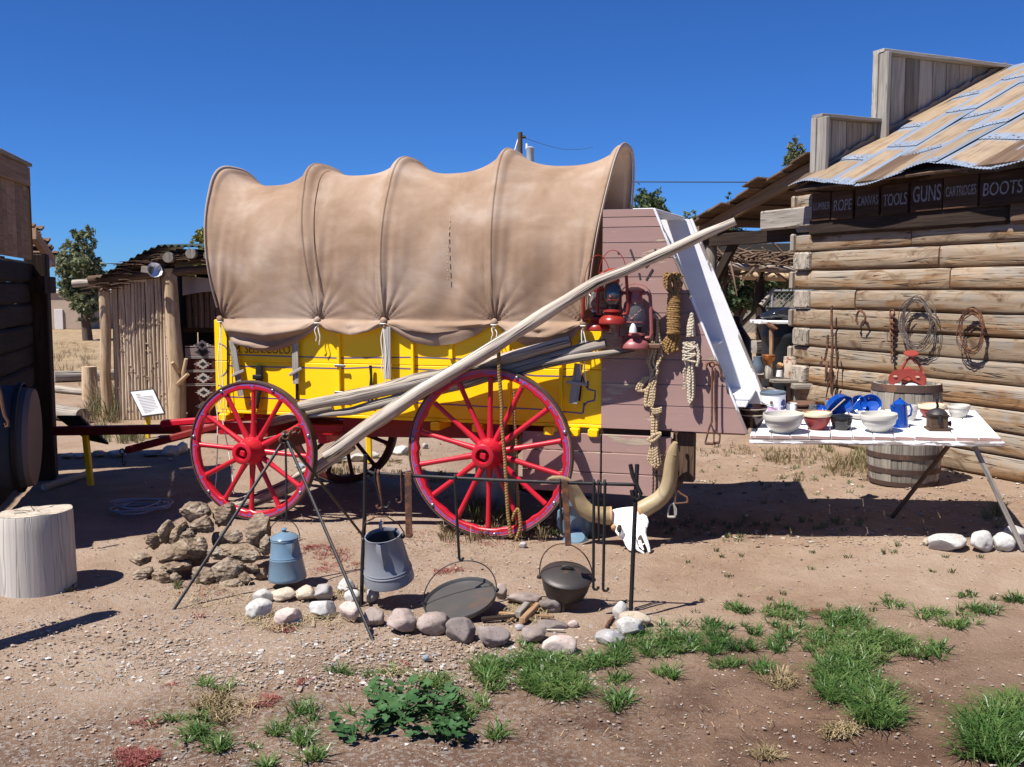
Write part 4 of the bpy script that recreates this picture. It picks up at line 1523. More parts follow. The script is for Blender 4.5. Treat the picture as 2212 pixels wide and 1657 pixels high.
# stepped false front, seen from behind
def parapet(y0, y1, z0, z1, x=-.02):
 n = max(2, round((y1 - y0) / .19))
 for i in range(n):
  a, b = y0 + (y1 - y0) * i / n, y0 + (y1 - y0) * (i + 1) / n
  mb = MB(); mb.beam((x, (a + b) / 2, z0 + rnd.uniform(0, .03)), (x, (a + b) / 2, z1 - .02), b - a - .006, .022, up=(1, 0, 0), ch=.003)
  put('front_plank', mb, 'plank_grey', store)
 mb = MB(); mb.beam((x + .045, y0 - .03, z1), (x + .045, y1, z1), .16, .035, ch=.004, jit=.002); put('cap_board', mb, 'plank_grey', store)
pa, pb = CX(1766, 252, 0), CX(1890, 262, 0)
ua, ub = CX(1898, 113, 0), CX(2200, 150, 0)
parapet(pa.y, ua.y, 2.85, pa.z)
parapet(ua.y, ub.y + 2.2, 2.95, ua.z)
for y, z0, z1 in ((pa.y - .01, 2.72, pa.z - .02), (ua.y, 3.20, ua.z - .02)):
 mb = MB(); mb.beam((.075, y, z0), (.075, y, z1), .17, .05, up=(0, 1, 0), ch=.006, jit=.003); put('end_post', mb, 'plank_grey', store)
 mb = MB(); mb.beam((.0, y - .035, z0), (.0, y - .035, z1), .07, .022, up=(0, 1, 0), ch=.004); put('end_post', mb, 'slat_grey', store)
# torn flashing along the foot of the parapet
mb = MB()
vv, ff, uu = [], [], []
n = 60
for i in range(n + 1):
 t = RL * i / n
 p = V((.02, EY, EZ)) + sd * t
 k = .05 + .05 * abs(noise.noise(V((t * 5, 0, 3)))) + .03 * noise.noise(V((t * 17, 1, 3)))
 vv += [p + sn * .03 + V((.09 + .02 * noise.noise(V((t * 9, 4, 1))), 0, 0)), p + sn * .045 + V((.02, 0, 0)), p + V((.012, 0, k + .03))]
for i in range(n):
 for j in range(2):
  ff.append([3 * i + j, 3 * i + j + 1, 3 * i + j + 4, 3 * i + j + 3]); uu.append([(.5, .5)] * 4)
mb.add(vv, ff, uu, True); put('flashing', mb, 'roof_tin', store)

# porch along the front (its boards run back from the corner)
pr0, pr1 = V((-.08, 0, 3.02)), V((-2.15, 0, 2.42))
pd = (pr1 - pr0)
n = 9
for i in range(n):
 t0, t1 = i / n, (i + 1) / n
 a = pr0 + pd * ((t0 + t1) / 2)
 y0 = -.05 + random.uniform(-.16, .05)
 mb = MB(); mb.beam(a + V((0, y0, .045 + .02 * (i % 2))), a + V((0, 3.6, .045 + .02 * (i % 2))), pd.length / n * 1.12, .022, up=(-pd.z, 0, pd.x) if pd.x > 0 else (pd.z, 0, -pd.x), jit=.004)
 put('porch_plank', mb, 'plank_brown', store)
for y in (.12, 1.6, 3.0):
 mb = MB(); mb.beam(pr0 + V((0, y, -.05)), pr1 + V((-.1, y, -.05)), .06, .13, jit=.002); put('porch_rafter', mb, 'plank_brown' if y > .2 else 'front_board', store)
for y in (.12, 3.0):
 mb = MB(); mb.tube([V((-1.95, y, 0)), V((-1.93, y + .01, .9)), V((-1.96, y, 1.7)), V((-1.94, y, 2.3))], [.075, .07, .072, .065], 12, wob=.12, seed=4); put('porch_post', mb, 'pole_grey', store)
 if y < 1:
  mb = MB(); mb.tube([V((-1.80, y - .05, 0)), V((-1.82, y - .05, 1.2)), V((-1.84, y - .04, 1.75))], [.06, .055, .03], 10, wob=.12, seed=7); put('porch_post', mb, 'pole_tan', store)
 mb = MB(); mb.beam((-1.93, y, 1.72), (-2.42, y, 2.28), .05, .12); put('brace', mb, 'log_grey', store)
 mb = MB(); mb.beam((-1.93, y, 1.72), (-1.45, y, 2.28), .05, .12); put('brace', mb, 'plank_dark', store)
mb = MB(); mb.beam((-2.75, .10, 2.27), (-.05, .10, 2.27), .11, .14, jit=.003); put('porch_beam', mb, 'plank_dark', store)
mb = MB(); mb.beam((-1.95, .0, 2.34), (-1.95, 3.3, 2.34), .12, .12); put('porch_beam', mb, 'plank_brown', store)

# ---------------------------------------------------------------- the store in the shade on the left
LA = math.atan2(-.957, .29)
LO = at(84, 1000, 8.75); LO.z = 0
LM_ = Matrix.Translation(LO) @ Matrix.Rotation(LA, 4, 'Z')
LI = LM_.inverted()
LN = LM_.to_3x3() @ V((0, -1, 0))
# local x towards the viewer along the front, local -y out into the yard... (front faces +x world)
def LP(u, v, y=0.0):
 return LI @ onplane(u, v, LM_ @ V((0, y, 0)), LN)
lst = thing('shaded_store', 'dark log store in shade with pale board false front at the left edge', 'building', M=LM_)
# this frame's +y points out into the yard
outl = [(0, 1.98), (0, 2.74), (1.34, 2.69), (1.66, 2.40), (2.50, 1.74), (2.50, 1.98)]
topz = lambda x: float(np.interp(x, [0, 1.34, 1.66, 2.55], [2.74, 2.69, 2.40, 1.70]))
bot = LP(0, 540).z
bw_ = .19
x = .065
def lbeam(name, a, b, w, h, m, **k):
 mb = MB(); mb.beam(a, b, w, h, **k); return put(name, mb, m, lst)
bz0, bz1 = LP(73, 555).z, LP(0, 540).z
while x < 2.45:
 x1 = min(x + bw_, 2.47)
 zt0, zt1 = topz(x) - .02, topz(x1) - .02
 mb = MB(); mb.prism([(x + .003, 1.95), (x1 - .003, 1.95), (x1 - .003, zt1), (x + .003, zt0)], .022, Matrix.Translation((0, .01, 0)) @ Matrix.Rotation(PI / 2, 4, 'X'))
 put('front_plank', mb, 'front_board', lst)
 x = x1
lbeam('corner_board', (.028, .006, 1.94), (.028, .006, 2.73), .05, .05, 'plank_brown', up=(0, 1, 0))
lbeam('cap_board', (0, .022, 2.65), (1.36, .022, 2.60), .022, .16, 'front_board')
lbeam('cap_board', (-.02, -.02, 2.755), (1.38, -.02, 2.705), .14, .03, 'plank_grey')
lbeam('rake_board', (1.36, -.01, 2.70), (2.55, -.01, 1.74), .10, .05, 'pole_tan')
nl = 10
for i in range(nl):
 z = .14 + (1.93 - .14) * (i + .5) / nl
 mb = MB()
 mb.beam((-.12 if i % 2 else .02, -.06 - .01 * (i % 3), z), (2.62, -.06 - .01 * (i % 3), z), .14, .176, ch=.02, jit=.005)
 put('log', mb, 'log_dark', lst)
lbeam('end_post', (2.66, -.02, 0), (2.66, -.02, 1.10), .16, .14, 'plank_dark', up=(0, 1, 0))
# porch post and beam beside the far corner
a, b = LP(103, 615, .02), LP(103, 1040, .02)
mb = MB(); mb.beam((-.165, .03, 0), (-.165, .03, 2.0), .20, .18, up=(0, 1, 0), ch=.01); put('corner_post', mb, 'plank_dark', lst)
mb = MB(); mb.beam((-.62, .03, 1.73), (.05, .03, 1.73), .18, .15, ch=.006); put('plate_beam', mb, 'plank_dark', lst)
# porch roof: boards in steps seen from below
n = 9
q0, q1 = LP(76, 484, .03), LP(116, 550, .03)
q0.y = q1.y = 0
for i in range(n):
 p = q0.lerp(q1, (i + .5) / n) + V((0, random.uniform(-.03, .06), 0))
 lbeam('porch_plank', p + V((0, .02, .012 * (i % 2))), p + V((0, -2.6, .012 * (i % 2))), (q1 - q0).length / n * 1.15, .022, 'plank_brown', up=(q0.z - q1.z, 0, q0.x - q1.x) if q0.x > q1.x else (0, 0, 1))
q0, q1 = LP(72, 505, .03), LP(114, 566, .03)
lbeam('porch_rafter', (q0.x, .03, q0.z), (q1.x, .03, q1.z), .05, .10, 'front_board')
lbeam('back_roof', (1.2, -1.6, 2.62), (1.2, -3.2, 2.62), 2.5, .06, 'plank_brown')
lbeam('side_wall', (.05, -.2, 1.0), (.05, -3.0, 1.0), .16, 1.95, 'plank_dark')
mb = MB(); mb.lathe([(.02, 0), (.055, .03), (.075, .09), (.07, .095), (.05, .03), (.0, .015)], 14, Matrix.Translation((-.24, .06, 1.87)) @ Matrix.Rotation(-.9, 4, 'Y'))
put('flood_lamp', mb, 'galv', lst)
# hanging barrel of canvas beside it, pale end towards the yard
hb = thing('canvas_barrel', 'dark barrel with pale round end hanging in the shade at left edge', 'barrel', loc=at(40, 945, 6.9))
mb = MB()
d_ = V((.95, .30, -.02)).normalized()
c_ = V((0, 0, 0))
Mx = Matrix.Translation(d_ * .02) @ d_.to_track_quat('Z', 'Y').to_matrix().to_4x4()
mb.lathe([(.0, -.75), (.33, -.75), (.36, -.60), (.375, -.3), (.365, -.05), (.34, .06)], 32, Mx); put('barrel_side', mb, 'sack', hb)
mb = MB(); mb.lathe([(.345, .05), (.335, .085), (.30, .092), (.1, .088), (.0, .088)], 32, Mx); put('barrel_end', mb, 'sack_face', hb)
for q in (-.55, .0):
 mb = MB(); mb.lathe([(.372, q - .02), (.382, q - .015), (.382, q + .015), (.372, q + .02)], 32, Mx); put('hoop', mb, 'black_iron', hb)
# braided lead hanging at the very edge of the frame
mb = MB()
pp = [at(u, v, 6.2) for u, v in ((-6, 830), (1, 850), (6, 880), (10, 898), (17, 910), (18, 920), (12, 922), (10, 914))]
mb.tube(pp, [.012, .012, .012, .011, .009, .009, .007, .006], 8)
single('braided_lead', mb, 'leather', 'tan braided lead with looped end hanging at the left edge', 'lead')

# ---------------------------------------------------------------- pole shed at the back left
SO = gp(300, 906); 
SM_ = Matrix.Translation(SO) @ Matrix.Rotation(.10, 4, 'Z')
SI = SM_.inverted()
SN = SM_.to_3x3() @ V((0, -1, 0))
def SP(u, v, y=0.0): return SI @ onplane(u, v, SM_ @ V((0, y, 0)), SN)
shed = thing('pole_shed', 'low pole shed with upright stick wall and green tin roof behind the wagon', 'shed', M=SM_)
xl, xr = SP(241, 900).x, SP(380, 900).x
def stick(x0, x1, z0, z1, y, n, m, top=None, r=.026):
 for i in range(n):
  t = (i + .5) / n
  x = x0 + (x1 - x0) * t
  zt = z1 + (top(x) if top else 0)
  rr = (x1 - x0) / n * .56
  mb = MB()
  s_ = rnd.uniform(0, 50)
  mb.tube([V((x, y, z0)), V((x + rnd.uniform(-.01, .01), y, z0 + (zt - z0) * .35)), V((x + rnd.uniform(-.012, .012), y + rnd.uniform(-.008, .008), z0 + (zt - z0) * .7)), V((x + rnd.uniform(-.01, .01), y, zt))],
    [rr, rr * rnd.uniform(.9, 1.05), rr * rnd.uniform(.85, 1.0), rr * .9], 8, wob=.15, wf=6, seed=s_)
  for q in range(5):       # stubs of trimmed twigs
   z = rnd.uniform(z0 + .1, zt - .1)
   a = rnd.uniform(-1.2, 1.2)
   p = V((x + rr * math.sin(a) * .8, y - rr * math.cos(a) * .8, z))
   mb.tube([p, p + V((math.sin(a) * .018, -math.cos(a) * .018, .012))], [.008, .006], 5)
  put('wall_stick', mb, m, shed)
zroof = lambda x: 1.80 + (x - xl) / (xr - xl) * .30
stick(xl + .05, xr - .05, 0, 1.72, 0, 17, 'twig_wall', lambda x: (x - xl) * .30)
def pole(pts, rs, m, name, seed=0, wob=.12, seg=12):
 mb = MB(); mb.tube([V(p) for p in pts], rs, seg, wob=wob, seed=seed); return put(name, mb, m, shed)
pl = pole([(xl - .03, -.03, 0), (xl - .05, -.03, .6), (xl - .02, -.03, 1.2), (xl - .03, -.02, 1.78)], [.075, .07, .068, .07], 'pole_tan', 'corner_post', 2)
pr = pole([(xr + .03, -.05, 0), (xr + .05, -.06, .5), (xr + .01, -.05, 1.2), (xr - .01, -.04, 1.95)], [.115, .105, .095, .085], 'pole_tan', 'corner_post', 8)
mb = MB()
for (u, v, du, dv) in ((386, 805, -14, -22), (392, 830, 10, -55), (384, 830, 22, -22)):
 a, b = SP(u, v, -.14), SP(u + du, v + dv, -.22)
 mb.tube([a, b], [.03, .022], 8)
put('branch_stub', mb, 'pole_tan', pr)
pole([(xl - .42, .0, 1.76), (xl + .5, .0, 1.83)], [.05, .05], 'pole_grey', 'roof_beam', 3)
pole([(xl - .2, -.06, 1.80), (xr + 1.6, -.06, 2.06)], [.055, .055], 'plank_brown', 'roof_beam', 5)
for u, v in ((362, 556), (411, 548), (450, 552), (490, 556)):
 a = SP(u, v, -.27)
 pole([a, a + V((0, .9, .02))], [.062, .062], 'log_grey', 'roof_pole', u)
# roof: sheet of corrugated tin over brush
vv, ff, uu = [], [], []
nx, ny = 160, 6
ridge = [(204, 604), (232, 588), (270, 566), (315, 541), (345, 530), (372, 531), (410, 532), (462, 535), (560, 540)]
rp = [SP(u, v, -.20) for u, v in ridge]
rx, rz_ = [p.x for p in rp], [p.z for p in rp]
for j in range(ny + 1):
 for i in range(nx + 1):
  x = rx[0] + (rx[-1] - rx[0]) * i / nx
  z = float(np.interp(x, rx, rz_))
  vv.append(V((x, -.20 + 2.0 * j / ny, z + .015 * math.sin(x * 2 * PI / .085) + .10 * j / ny)))
for j in range(ny):
 for i in range(nx):
  q = j * (nx + 1) + i
  ff.append([q, q + 1, q + nx + 2, q + nx + 1]); uu.append([(0, 0)] * 4)
mb = MB(); mb.add(vv, ff, uu, True); put('tin_roof', mb, 'roof_green', shed, sharp=0)
mb = MB()
for i in range(170):
 x = rnd.uniform(rx[0] - .05, rx[-1] - .4)
 z = float(np.interp(x, rx, rz_)) - rnd.uniform(.06, .20)
 y = rnd.uniform(-.19, -.02)
 L = rnd.uniform(.10, .30)
 a = V((x, y, z)); d = V((rnd.choice((-1, 1)), rnd.uniform(-.3, .3), rnd.uniform(-.15, .12))).normalized()
 mb.tube([a, a + d * L * .5 + V((0, 0, .015)), a + d * L], [.010, .008, .004], 5)
o = put('roof_brush', mb, 'plank_brown', shed); o['kind'] = 'stuff'
q0, q1 = rp[1], rp[5]
mb = MB(); mb.beam((q0.x, .58, q0.z - .12), (q1.x, .58, q1.z - .12), 1.2, .16); mb.beam((q1.x, .58, q1.z - .11), (rp[-1].x, .58, rp[-1].z - .11), 1.2, .16); put('earth_cover', mb, 'tar', shed)
# dark room behind with its gap of laths
stick(xr + .12, xr + 1.5, 1.18, 1.66, .25, 18, 'plank_brown', lambda x: .02 * math.sin(x * 30), .01)
mb = MB(); mb.beam((xr + .05, .35, 1.15), (xr + 1.7, .35, 1.15), .05, .07); put('lath_rail', mb, 'plank_brown', shed)
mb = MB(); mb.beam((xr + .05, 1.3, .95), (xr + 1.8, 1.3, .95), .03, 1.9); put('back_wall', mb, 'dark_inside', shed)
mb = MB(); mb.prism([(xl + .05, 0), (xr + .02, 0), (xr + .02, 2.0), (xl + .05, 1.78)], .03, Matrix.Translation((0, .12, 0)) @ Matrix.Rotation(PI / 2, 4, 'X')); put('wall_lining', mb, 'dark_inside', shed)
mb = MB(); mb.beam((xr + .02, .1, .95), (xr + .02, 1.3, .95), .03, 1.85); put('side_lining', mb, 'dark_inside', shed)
mb = MB(); mb.beam((xr + 1.75, -.3, .95), (xr + 1.75, 1.3, .95), .05, 1.9); put('side_lining', mb, 'plank_dark', shed)
vv = []
ff, uu = [], []
a = SP(393, 597, .12); b = SP(470, 640, .12)
for j in range(7):
 for i in range(13):
  t, s_ = i / 12, j / 6
  vv.append(V((a.x + (b.x - a.x + .2) * t, .12 + .02 * math.sin(t * 14), a.z - .25 * s_ * (1 - .6 * t) - .10 * t * t)))
for j in range(6):
 for i in range(12):
  q = j * 13 + i
  ff.append([q, q + 1, q + 14, q + 13]); uu.append([(0, 0)] * 4)
mb = MB(); mb.add(vv, ff, uu, True); put('hung_tarp', mb, 'tarp', shed)
# silver reflector on its bracket
p = SP(333, 585, -.30)
rl = thing('reflector_lamp', 'crumpled silver reflector lamp under the shed roof', 'lamp', M=SM_ @ Matrix.Translation(p))
mb = MB()
Mx = Matrix.Rotation(1.25, 4, 'X') @ Matrix.Rotation(.5, 4, 'Y')
prof = [(.02, -.05), (.06, -.035), (.085, .0), (.098, .03), (.094, .03), (.08, .002), (.055, -.03), (.0, -.045)]
mb.lathe(prof, 12, Mx, False)
mb.v = [tuple(V(q) * (1 + .12 * noise.noise(V(q) * 25)) * V((1, 1, 1)).x) for q in mb.v]
put('reflector', mb, 'mirror_tin', rl)
mb = MB(); mb.beam((-.16, .05, .02), (-.02, .02, .0), .06, .08); put('bracket', mb, 'log_grey', rl)
# blanket hung beside the door
a, b = SP(400, 745, -.02), SP(466, 900, -.02)
rug = thing('woven_rug', 'dark red woven rug with cream diamonds hung on the shed', 'rug', M=SM_ @ Matrix.Translation((a.x, -.02, a.z)))
W_, H_ = b.x - a.x + .25, a.z - b.z
vv, ff, uu = [], [], []
for j in range(21):
 for i in range(15):
  vv.append(V((W_ * i / 14, .012 * math.sin(i * 1.3) , -H_ * j / 20)))
for j in range(20):
 for i in range(14):
  q = j * 15 + i
  ff.append([q, q + 15, q + 16, q + 1]); uu.append([(0, 0)] * 4)
mb = MB(); mb.add(vv, ff, uu, True); put('rug_cloth', mb, 'rug_red', rug)
def band(z, h, m):
 mb = MB(); mb.beam((.0, -.020, -z), (W_, -.020, -z), .002, h, ch=.0003); put('rug_band', mb, m, rug)
for z in (.02, .15, .17, .33, .35, .51, .53): band(z, .008, 'rug_cream')
band(.09, .10, 'rug_grey')
def diamond(x, z, s_, m, k=0):
 mb = MB()
 st = 6
 for i in range(-st, st + 1):
  w = s_ * (1 - abs(i) / (st + 1)) * (1.0 if i % 2 == 0 else .72)
  mb.beam((x - w, -.023 - .002 * k, z + i * s_ * .09), (x + w, -.023 - .002 * k, z + i * s_ * .09), .002, s_ * .085, ch=.0002)
 put('rug_diamond', mb, m, rug)
for i, z in enumerate((-.005, -.09, -.25, -.43, -.62, -.80)):
 if -z > H_: continue
 diamond(.22, z, .11 if i != 1 else .10, 'rug_cream' if i != 1 else 'rug_black')
 if i != 1: diamond(.22, z, .05, 'rug_black', 1)
 diamond(.58, z, .11, 'rug_cream'); diamond(.58, z, .05, 'rug_black', 1)
# ---------------------------------------------------------------- poles lashed along the wagon
def wpole(px, rs, label, seed=0, ys=None, split=False, group='grey poles carried on the wagon', m='pole_grey'):
 pts = []
 n = len(px)
 for i, (u, v) in enumerate(px):
  y = ys[i] if isinstance(ys, (list, tuple)) else ys
  p = WM @ WP(u, v, y)
  pts.append(p)
 # subdivide
 P, R_ = [], []
 for i in range(n - 1):
  for k in range(5):
   t = k / 5
   P.append(pts[i].lerp(pts[i + 1], t)); R_.append(rs[i] * (1 - t) + rs[i + 1] * t)
 P.append(pts[-1]); R_.append(rs[-1])
 mb = MB(); mb.tube(P, R_, 16, wob=.22, wf=4.5, seed=seed)
 return single('pole', mb, m, label, 'pole', loc=P[0], group=group, sharp=60)
wpole([(706, 985), (800, 918), (920, 838), (1070, 748), (1180, 676), (1290, 608), (1352, 584), (1440, 545), (1525, 505), (1588, 478)], [.052, .05, .049, .047, .043, .036, .036, .034, .030, .024],
      'longest grey pole slanting across the whole wagon up past the chuck box', 1.0, [-.06, -.06, -.06, -.06, -.05, -.04, -.02, -.0, .0, .0])
wpole([(640, 880), (760, 858), (900, 824), (1000, 800), (1085, 776), (1160, 756), (1232, 737)], [.036, .05, .052, .048, .042, .040, .034], 'thick cracked grey pole above the front wheel, nail holes near its far end', 2.0, .06)
wpole([(655, 900), (760, 888), (880, 858), (985, 832), (1090, 800), (1180, 775), (1260, 752), (1308, 741)], [.012, .030, .042, .042, .038, .038, .036, .030], 'split grey pole tucked directly under the thick cracked one', 3.0, .07)
wpole([(1060, 822), (1100, 808), (1180, 785), (1260, 771), (1330, 762), (1372, 757)], [.022, .028, .030, .028, .022, .006], 'thin bark-stripped pole tapering to a point below the lanterns', 4.0, .05)
wpole([(512, 1093), (560, 1075), (620, 1050), (690, 1010), (760, 960)], [.05, .05, .055, .05, .045], 'weathered pole resting on the ground behind the front wheel', 5.0, [.16, .2, .25, .3, .35])
wpole([(585, 912), (640, 898), (720, 880)], [.03, .033, .03], 'short pale pole end showing between the front wheel spokes', 6.0, .20)

# ---------------------------------------------------------------- lanterns
def lantern(u, v, y, sc_, m, label, glass, rz=0.0, bail=(0.0, .10), turn=0):
 """hurricane lantern, (u, v) at the middle of its base"""
 p = WM @ WP(u, v, y)
 L = thing('lantern', label, 'lantern', M=Matrix.Translation(p) @ Matrix.Rotation(-TH + rz, 4, 'Z') @ Matrix.Scale(sc_, 4), group='red oil lanterns hung on the chuck box')
 def q(n, mb, mm): return put(n, mb, mm, L)
 mb = MB(); mb.lathe([(.0, 0), (.062, 0), (.068, .006), (.066, .022), (.055, .036), (.038, .046), (.034, .055), (.048, .062), (.046, .07), (.028, .074), (.0, .074)], 28); q('fount', mb, m)
 mb = MB(); mb.lathe([(.026, .074), (.030, .09), (.030, .098), (.02, .10), (.0, .10)], 20); q('burner', mb, 'black_iron')
 mb = MB(); mb.lathe([(.030, .098), (.044, .118), (.048, .145), (.044, .175), (.034, .198), (.030, .208)], 24); q('globe', mb, glass)
 mb = MB(); mb.lathe([(.034, .206), (.036, .212), (.034, .222), (.030, .24), (.030, .252), (.044, .256), (.044, .262), (.02, .275), (.0, .276)], 24); q('hood', mb, m)
 for s_ in (-1, 1):
  mb = MB()
  pts = [V((s_ * .030, 0, .246)), V((s_ * .055, 0, .250)), V((s_ * .068, 0, .235)), V((s_ * .074, 0, .15)), V((s_ * .078, 0, .075)), V((s_ * .072, 0, .052)), V((s_ * .05, 0, .05))]
  mb.tube(pts, .0085, 8); q('side_tube', mb, m)
 mb = MB()
 for s_ in (-1, 1):
  mb.tube([V((s_ * .05, -.0, .20)), V((0, -.052, .135)), V((-s_ * .05, 0, .11))], .002, 4)
 mb.tube([V((.046 * math.cos(t), .046 * math.sin(t), .12)) for t in np.linspace(0, 2 * PI, 15)], .002, 4)
 q('globe_guard', mb, m)
 mb = MB()
 a = bail[0]
 mb.tube([V((.07 * math.cos(t), .02 * math.sin(a), .235 + bail[1] * math.sin(t))) for t in np.linspace(0, PI, 15)], .0022, 5); q('bail', mb, m)
 return L
zq = lambda a, b: zc(1640, 700, 360, a, b)
lantern(*zq(130, 1350), .09, 1.25, 'lantern_red', 'left red oil lantern, half behind its neighbour at the wagon corner', 'lamp_glass', .2, (0, .16))
lantern(*zq(385, 1240), .03, 1.31, 'lantern_red', 'biggest red oil lantern, smoky globe, under the long pole', 'glass_smoke', 0, (0, .13))
lantern(*zq(765, 1660), .09, 1.46, 'lantern_pink', 'faded pink-red oil lantern with a clear globe, lowest beside the ropes', 'lamp_glass', -.1, (.4, .055))
mb = MB()
p = WP(*zq(740, 1380), -.0)
mb.lathe([(.0, 0), (.026, 0), (.022, .03), (.010, .055), (.0, .06)], 14, Matrix.Translation(p))
single('paper_spill', MB().merge(mb, WM), 'paper', 'scrap of white paper inside the clear lantern globe', 'paper')

# ---------------------------------------------------------------- ropes and irons on the chuck box
RY = CY - .03
def strand(px, y, wav=.004, seed=0, n=26):
 pts = [WP(u, v, y) for u, v in px]
 for p in pts: p.y = y
 out = []
 m = len(pts) - 1
 for i in range(n + 1):
  t = i / n * m
  k = min(int(t), m - 1)
  f = t - k
  p0, p1 = pts[max(k - 1, 0)], pts[k]
  p2, p3 = pts[k + 1], pts[min(k + 2, m)]
  q = .5 * ((2 * p1) + (p2 - p0) * f + (2 * p0 - 5 * p1 + 4 * p2 - p3) * f * f + (3 * p1 - p0 - 3 * p2 + p3) * f ** 3)
  w = V((noise.noise(V((t * 2, seed, 0))), noise.noise(V((t * 2, seed, 5))), 0)) * wav
  out.append(WM @ (q + w))
 return out
z5 = lambda a, b: zc(1700, 860, 360, a, b)
def rope(name, strands, r, m, label, extra=None):
 mb = MB()
 for i, (px, y) in enumerate(strands):
  mb.tube(strand(px, y, .005, i * 3.7), r, 7)
 if extra: mb.merge(extra)
 return single(name, mb, m, label, 'rope')
S = []
rr = random.Random(5)
# long pale rope: doubled band over the peg, loose middle, knot, lower loops
for i in range(7):
 o = i * 15
 S.append(([z5(735 - 48 + i * 2 - (6 - i) * 8, 560), z5(660 + o * .5, 300), z5(690 + o * .3, 150), z5(735, 95 + i * 9), z5(790 - o * .25, 160), z5(805 - o * .3, 320), z5(850 - o * .9, 560)], RY - .012 * (i % 3)))
for i in range(9):
 a = 640 + i * 26
 S.append(([z5(a, 550), z5(a + rr.uniform(-20, 20), 720), z5(a + rr.uniform(-50, 40), 900), z5(690 + rr.uniform(-70, 120), 1080), z5(700 + rr.uniform(-60, 60), 1230), z5(690 + rr.uniform(-90, 90), 1400)], RY - .012 - .012 * (i % 3)))
for a0, b0 in ((560, 1300), (600, 1330), (520, 1290)):
 S.append(([z5(700, 1200), z5(a0 + 60, 1160), z5(a0 - 40, 1260), z5(a0 - 90, 1370), z5(a0, 1400), z5(660, 1330)], RY - .03))
for i in range(6):
 S.append(([z5(690 + i * 14, 1220), z5(600 + i * 26, 1380), z5(570 + i * 24, 1560), z5(590 + i * 22, 1655), z5(660 + i * 14, 1560), z5(690 + i * 12, 1300)], RY - .035 - .006 * (i % 2)))
z8 = lambda a, b: zc(1600, 1000, 720, a, b)
for i in range(7):
 S.append(([z8(640 + i * 12, 420), z8(655 + i * 8, 560), z8(650 + i * 8, 680), z8(625 + i * 16, 850), z8(650 + i * 12, 935 - abs(i - 3) * 14), z8(690 - i * 3, 860), z8(690 - i * 2, 690)], RY - .012 - .008 * (i % 3)))
ex = MB()
for k in range(5):
 pts = strand([z8(612, 690 - k * 7), z8(660, 700 - k * 7), z8(728, 640 - k * 8), z8(690, 640 - k * 7), z8(620, 690 - k * 7)], RY - .045, .002, k) if k < 2 else strand([z8(625 + 8 * k, 380 + k * 16), z8(680, 395 + k * 16), z8(738, 385 + k * 14)], RY - .045, .002, k)
 ex.tube(pts, .0075, 7)
rope('hank_of_rope', S, .0072, 'rope_pale', 'long pale hank of rope, knotted halfway, hanging down the chuck box', ex)
mb = MB()
p0, p1 = WP(*z5(640, 580), RY - .03), WP(*z5(860, 680), RY - .03)
mb.beam(V((p0.x, RY - .045, (p0.z + p1.z) / 2)), V((p1.x, RY - .045, (p0.z + p1.z) / 2)), .05, abs(p0.z - p1.z), up=(0, 0, 1), ch=.008)
single('strap', MB().merge(mb, WM), 'leather', 'dark strap bound round the long pale hank of rope', 'strap')
# brown coil with its wrapping
S = []
for i in range(9):
 a = 1300 + i * 32
 S.append(([zq(1400 + i * 10, 760), zq(a + rr.uniform(-20, 20), 560), zq(a - 20 + rr.uniform(-20, 20), 430 + rr.uniform(-30, 40)), zq(a + 25, 380 + rr.uniform(-20, 50)), zq(1440 + i * 8, 520), zq(1410 + i * 11, 760)], RY - .02 - .012 * (i % 4)))
for i in range(8):
 a = 1310 + i * 34
 S.append(([zq(1420 + i * 8, 1380), zq(a - 10, 1480), z5(870 + i * 34, 640), z5(880 + i * 34, 735 - abs(i - 2) * 6), z5(935 + i * 28, 660), zq(1430 + i * 8, 1390)], RY - .015 - .01 * (i % 3)))
ex = MB()
a, b = WP(*zq(1440, 745), RY - .035), WP(*zq(1440, 1390), RY - .035)
wd = (WP(*zq(1535, 900), RY).x - WP(*zq(1345, 900), RY).x) / 2
for k in range(24):
 t = k / 23
 z = a.z + (b.z - a.z) * t
 pts = [WM @ V((a.x + .002 * math.sin(k * 2.1) + (wd + .002 * math.sin(k * 5)) * math.cos(f), RY - .035 + .030 * math.sin(f), z + .004 * math.sin(f * .5 + k))) for f in np.linspace(0, 2 * PI, 17)]
 ex.tube(pts, .0088, 7)
rope('wrapped_rope', S, .0085, 'rope_brown', 'brown rope coil bound tight with many turns, highest on the chuck box', ex)
# shorter pale hank
S = []
for i in range(6):
 S.append(([z5(1290 + i * 22, 470), z5(1320 + i * 12, 250), z5(1350 + i * 6, 120), z5(1372, 70 + i * 6), z5(1395 - i * 3, 150), z5(1425 - i * 16, 460)], RY - .01 * (i % 3)))
for i in range(7):
 S.append(([z5(1240 + i * 30, 560), z5(1260 + i * 22, 700), z5(1250 + i * 26, 860), z5(1290 + i * 18, 980), z5(1300 + i * 20, 1250), z5(1310 + i * 16, 1500), z5(1340 + i * 6, 1640 - i * 14)], RY - .015 - .01 * (i % 3)))
ex = MB()
for k in range(7):
 e = (k % 3 - 1) * 40
 ex.tube(strand([z5(1215, 620 + k * 42 + e), z5(1320, 640 + k * 40), z5(1440, 600 + k * 44 - e)], RY - .05, .003, k), .0078, 7)
ex.tube(strand([z5(1450, 600), z5(1485, 720), z5(1490, 860), z5(1460, 980)], RY - .05, .003, 1), .010, 7)
for k in range(5):
 ex.tube(strand([z5(1280, 960), z5(1245 - k * 6, 1080), z5(1235 + k * 6, 1250), z5(1215 + k * 12, 1370)], RY - .03, .006, k + 3), .0022, 5)
rope('hank_of_rope', S, .0075, 'rope_white', 'shorter cream hank of rope with frayed tail next to the slanted edge', ex)
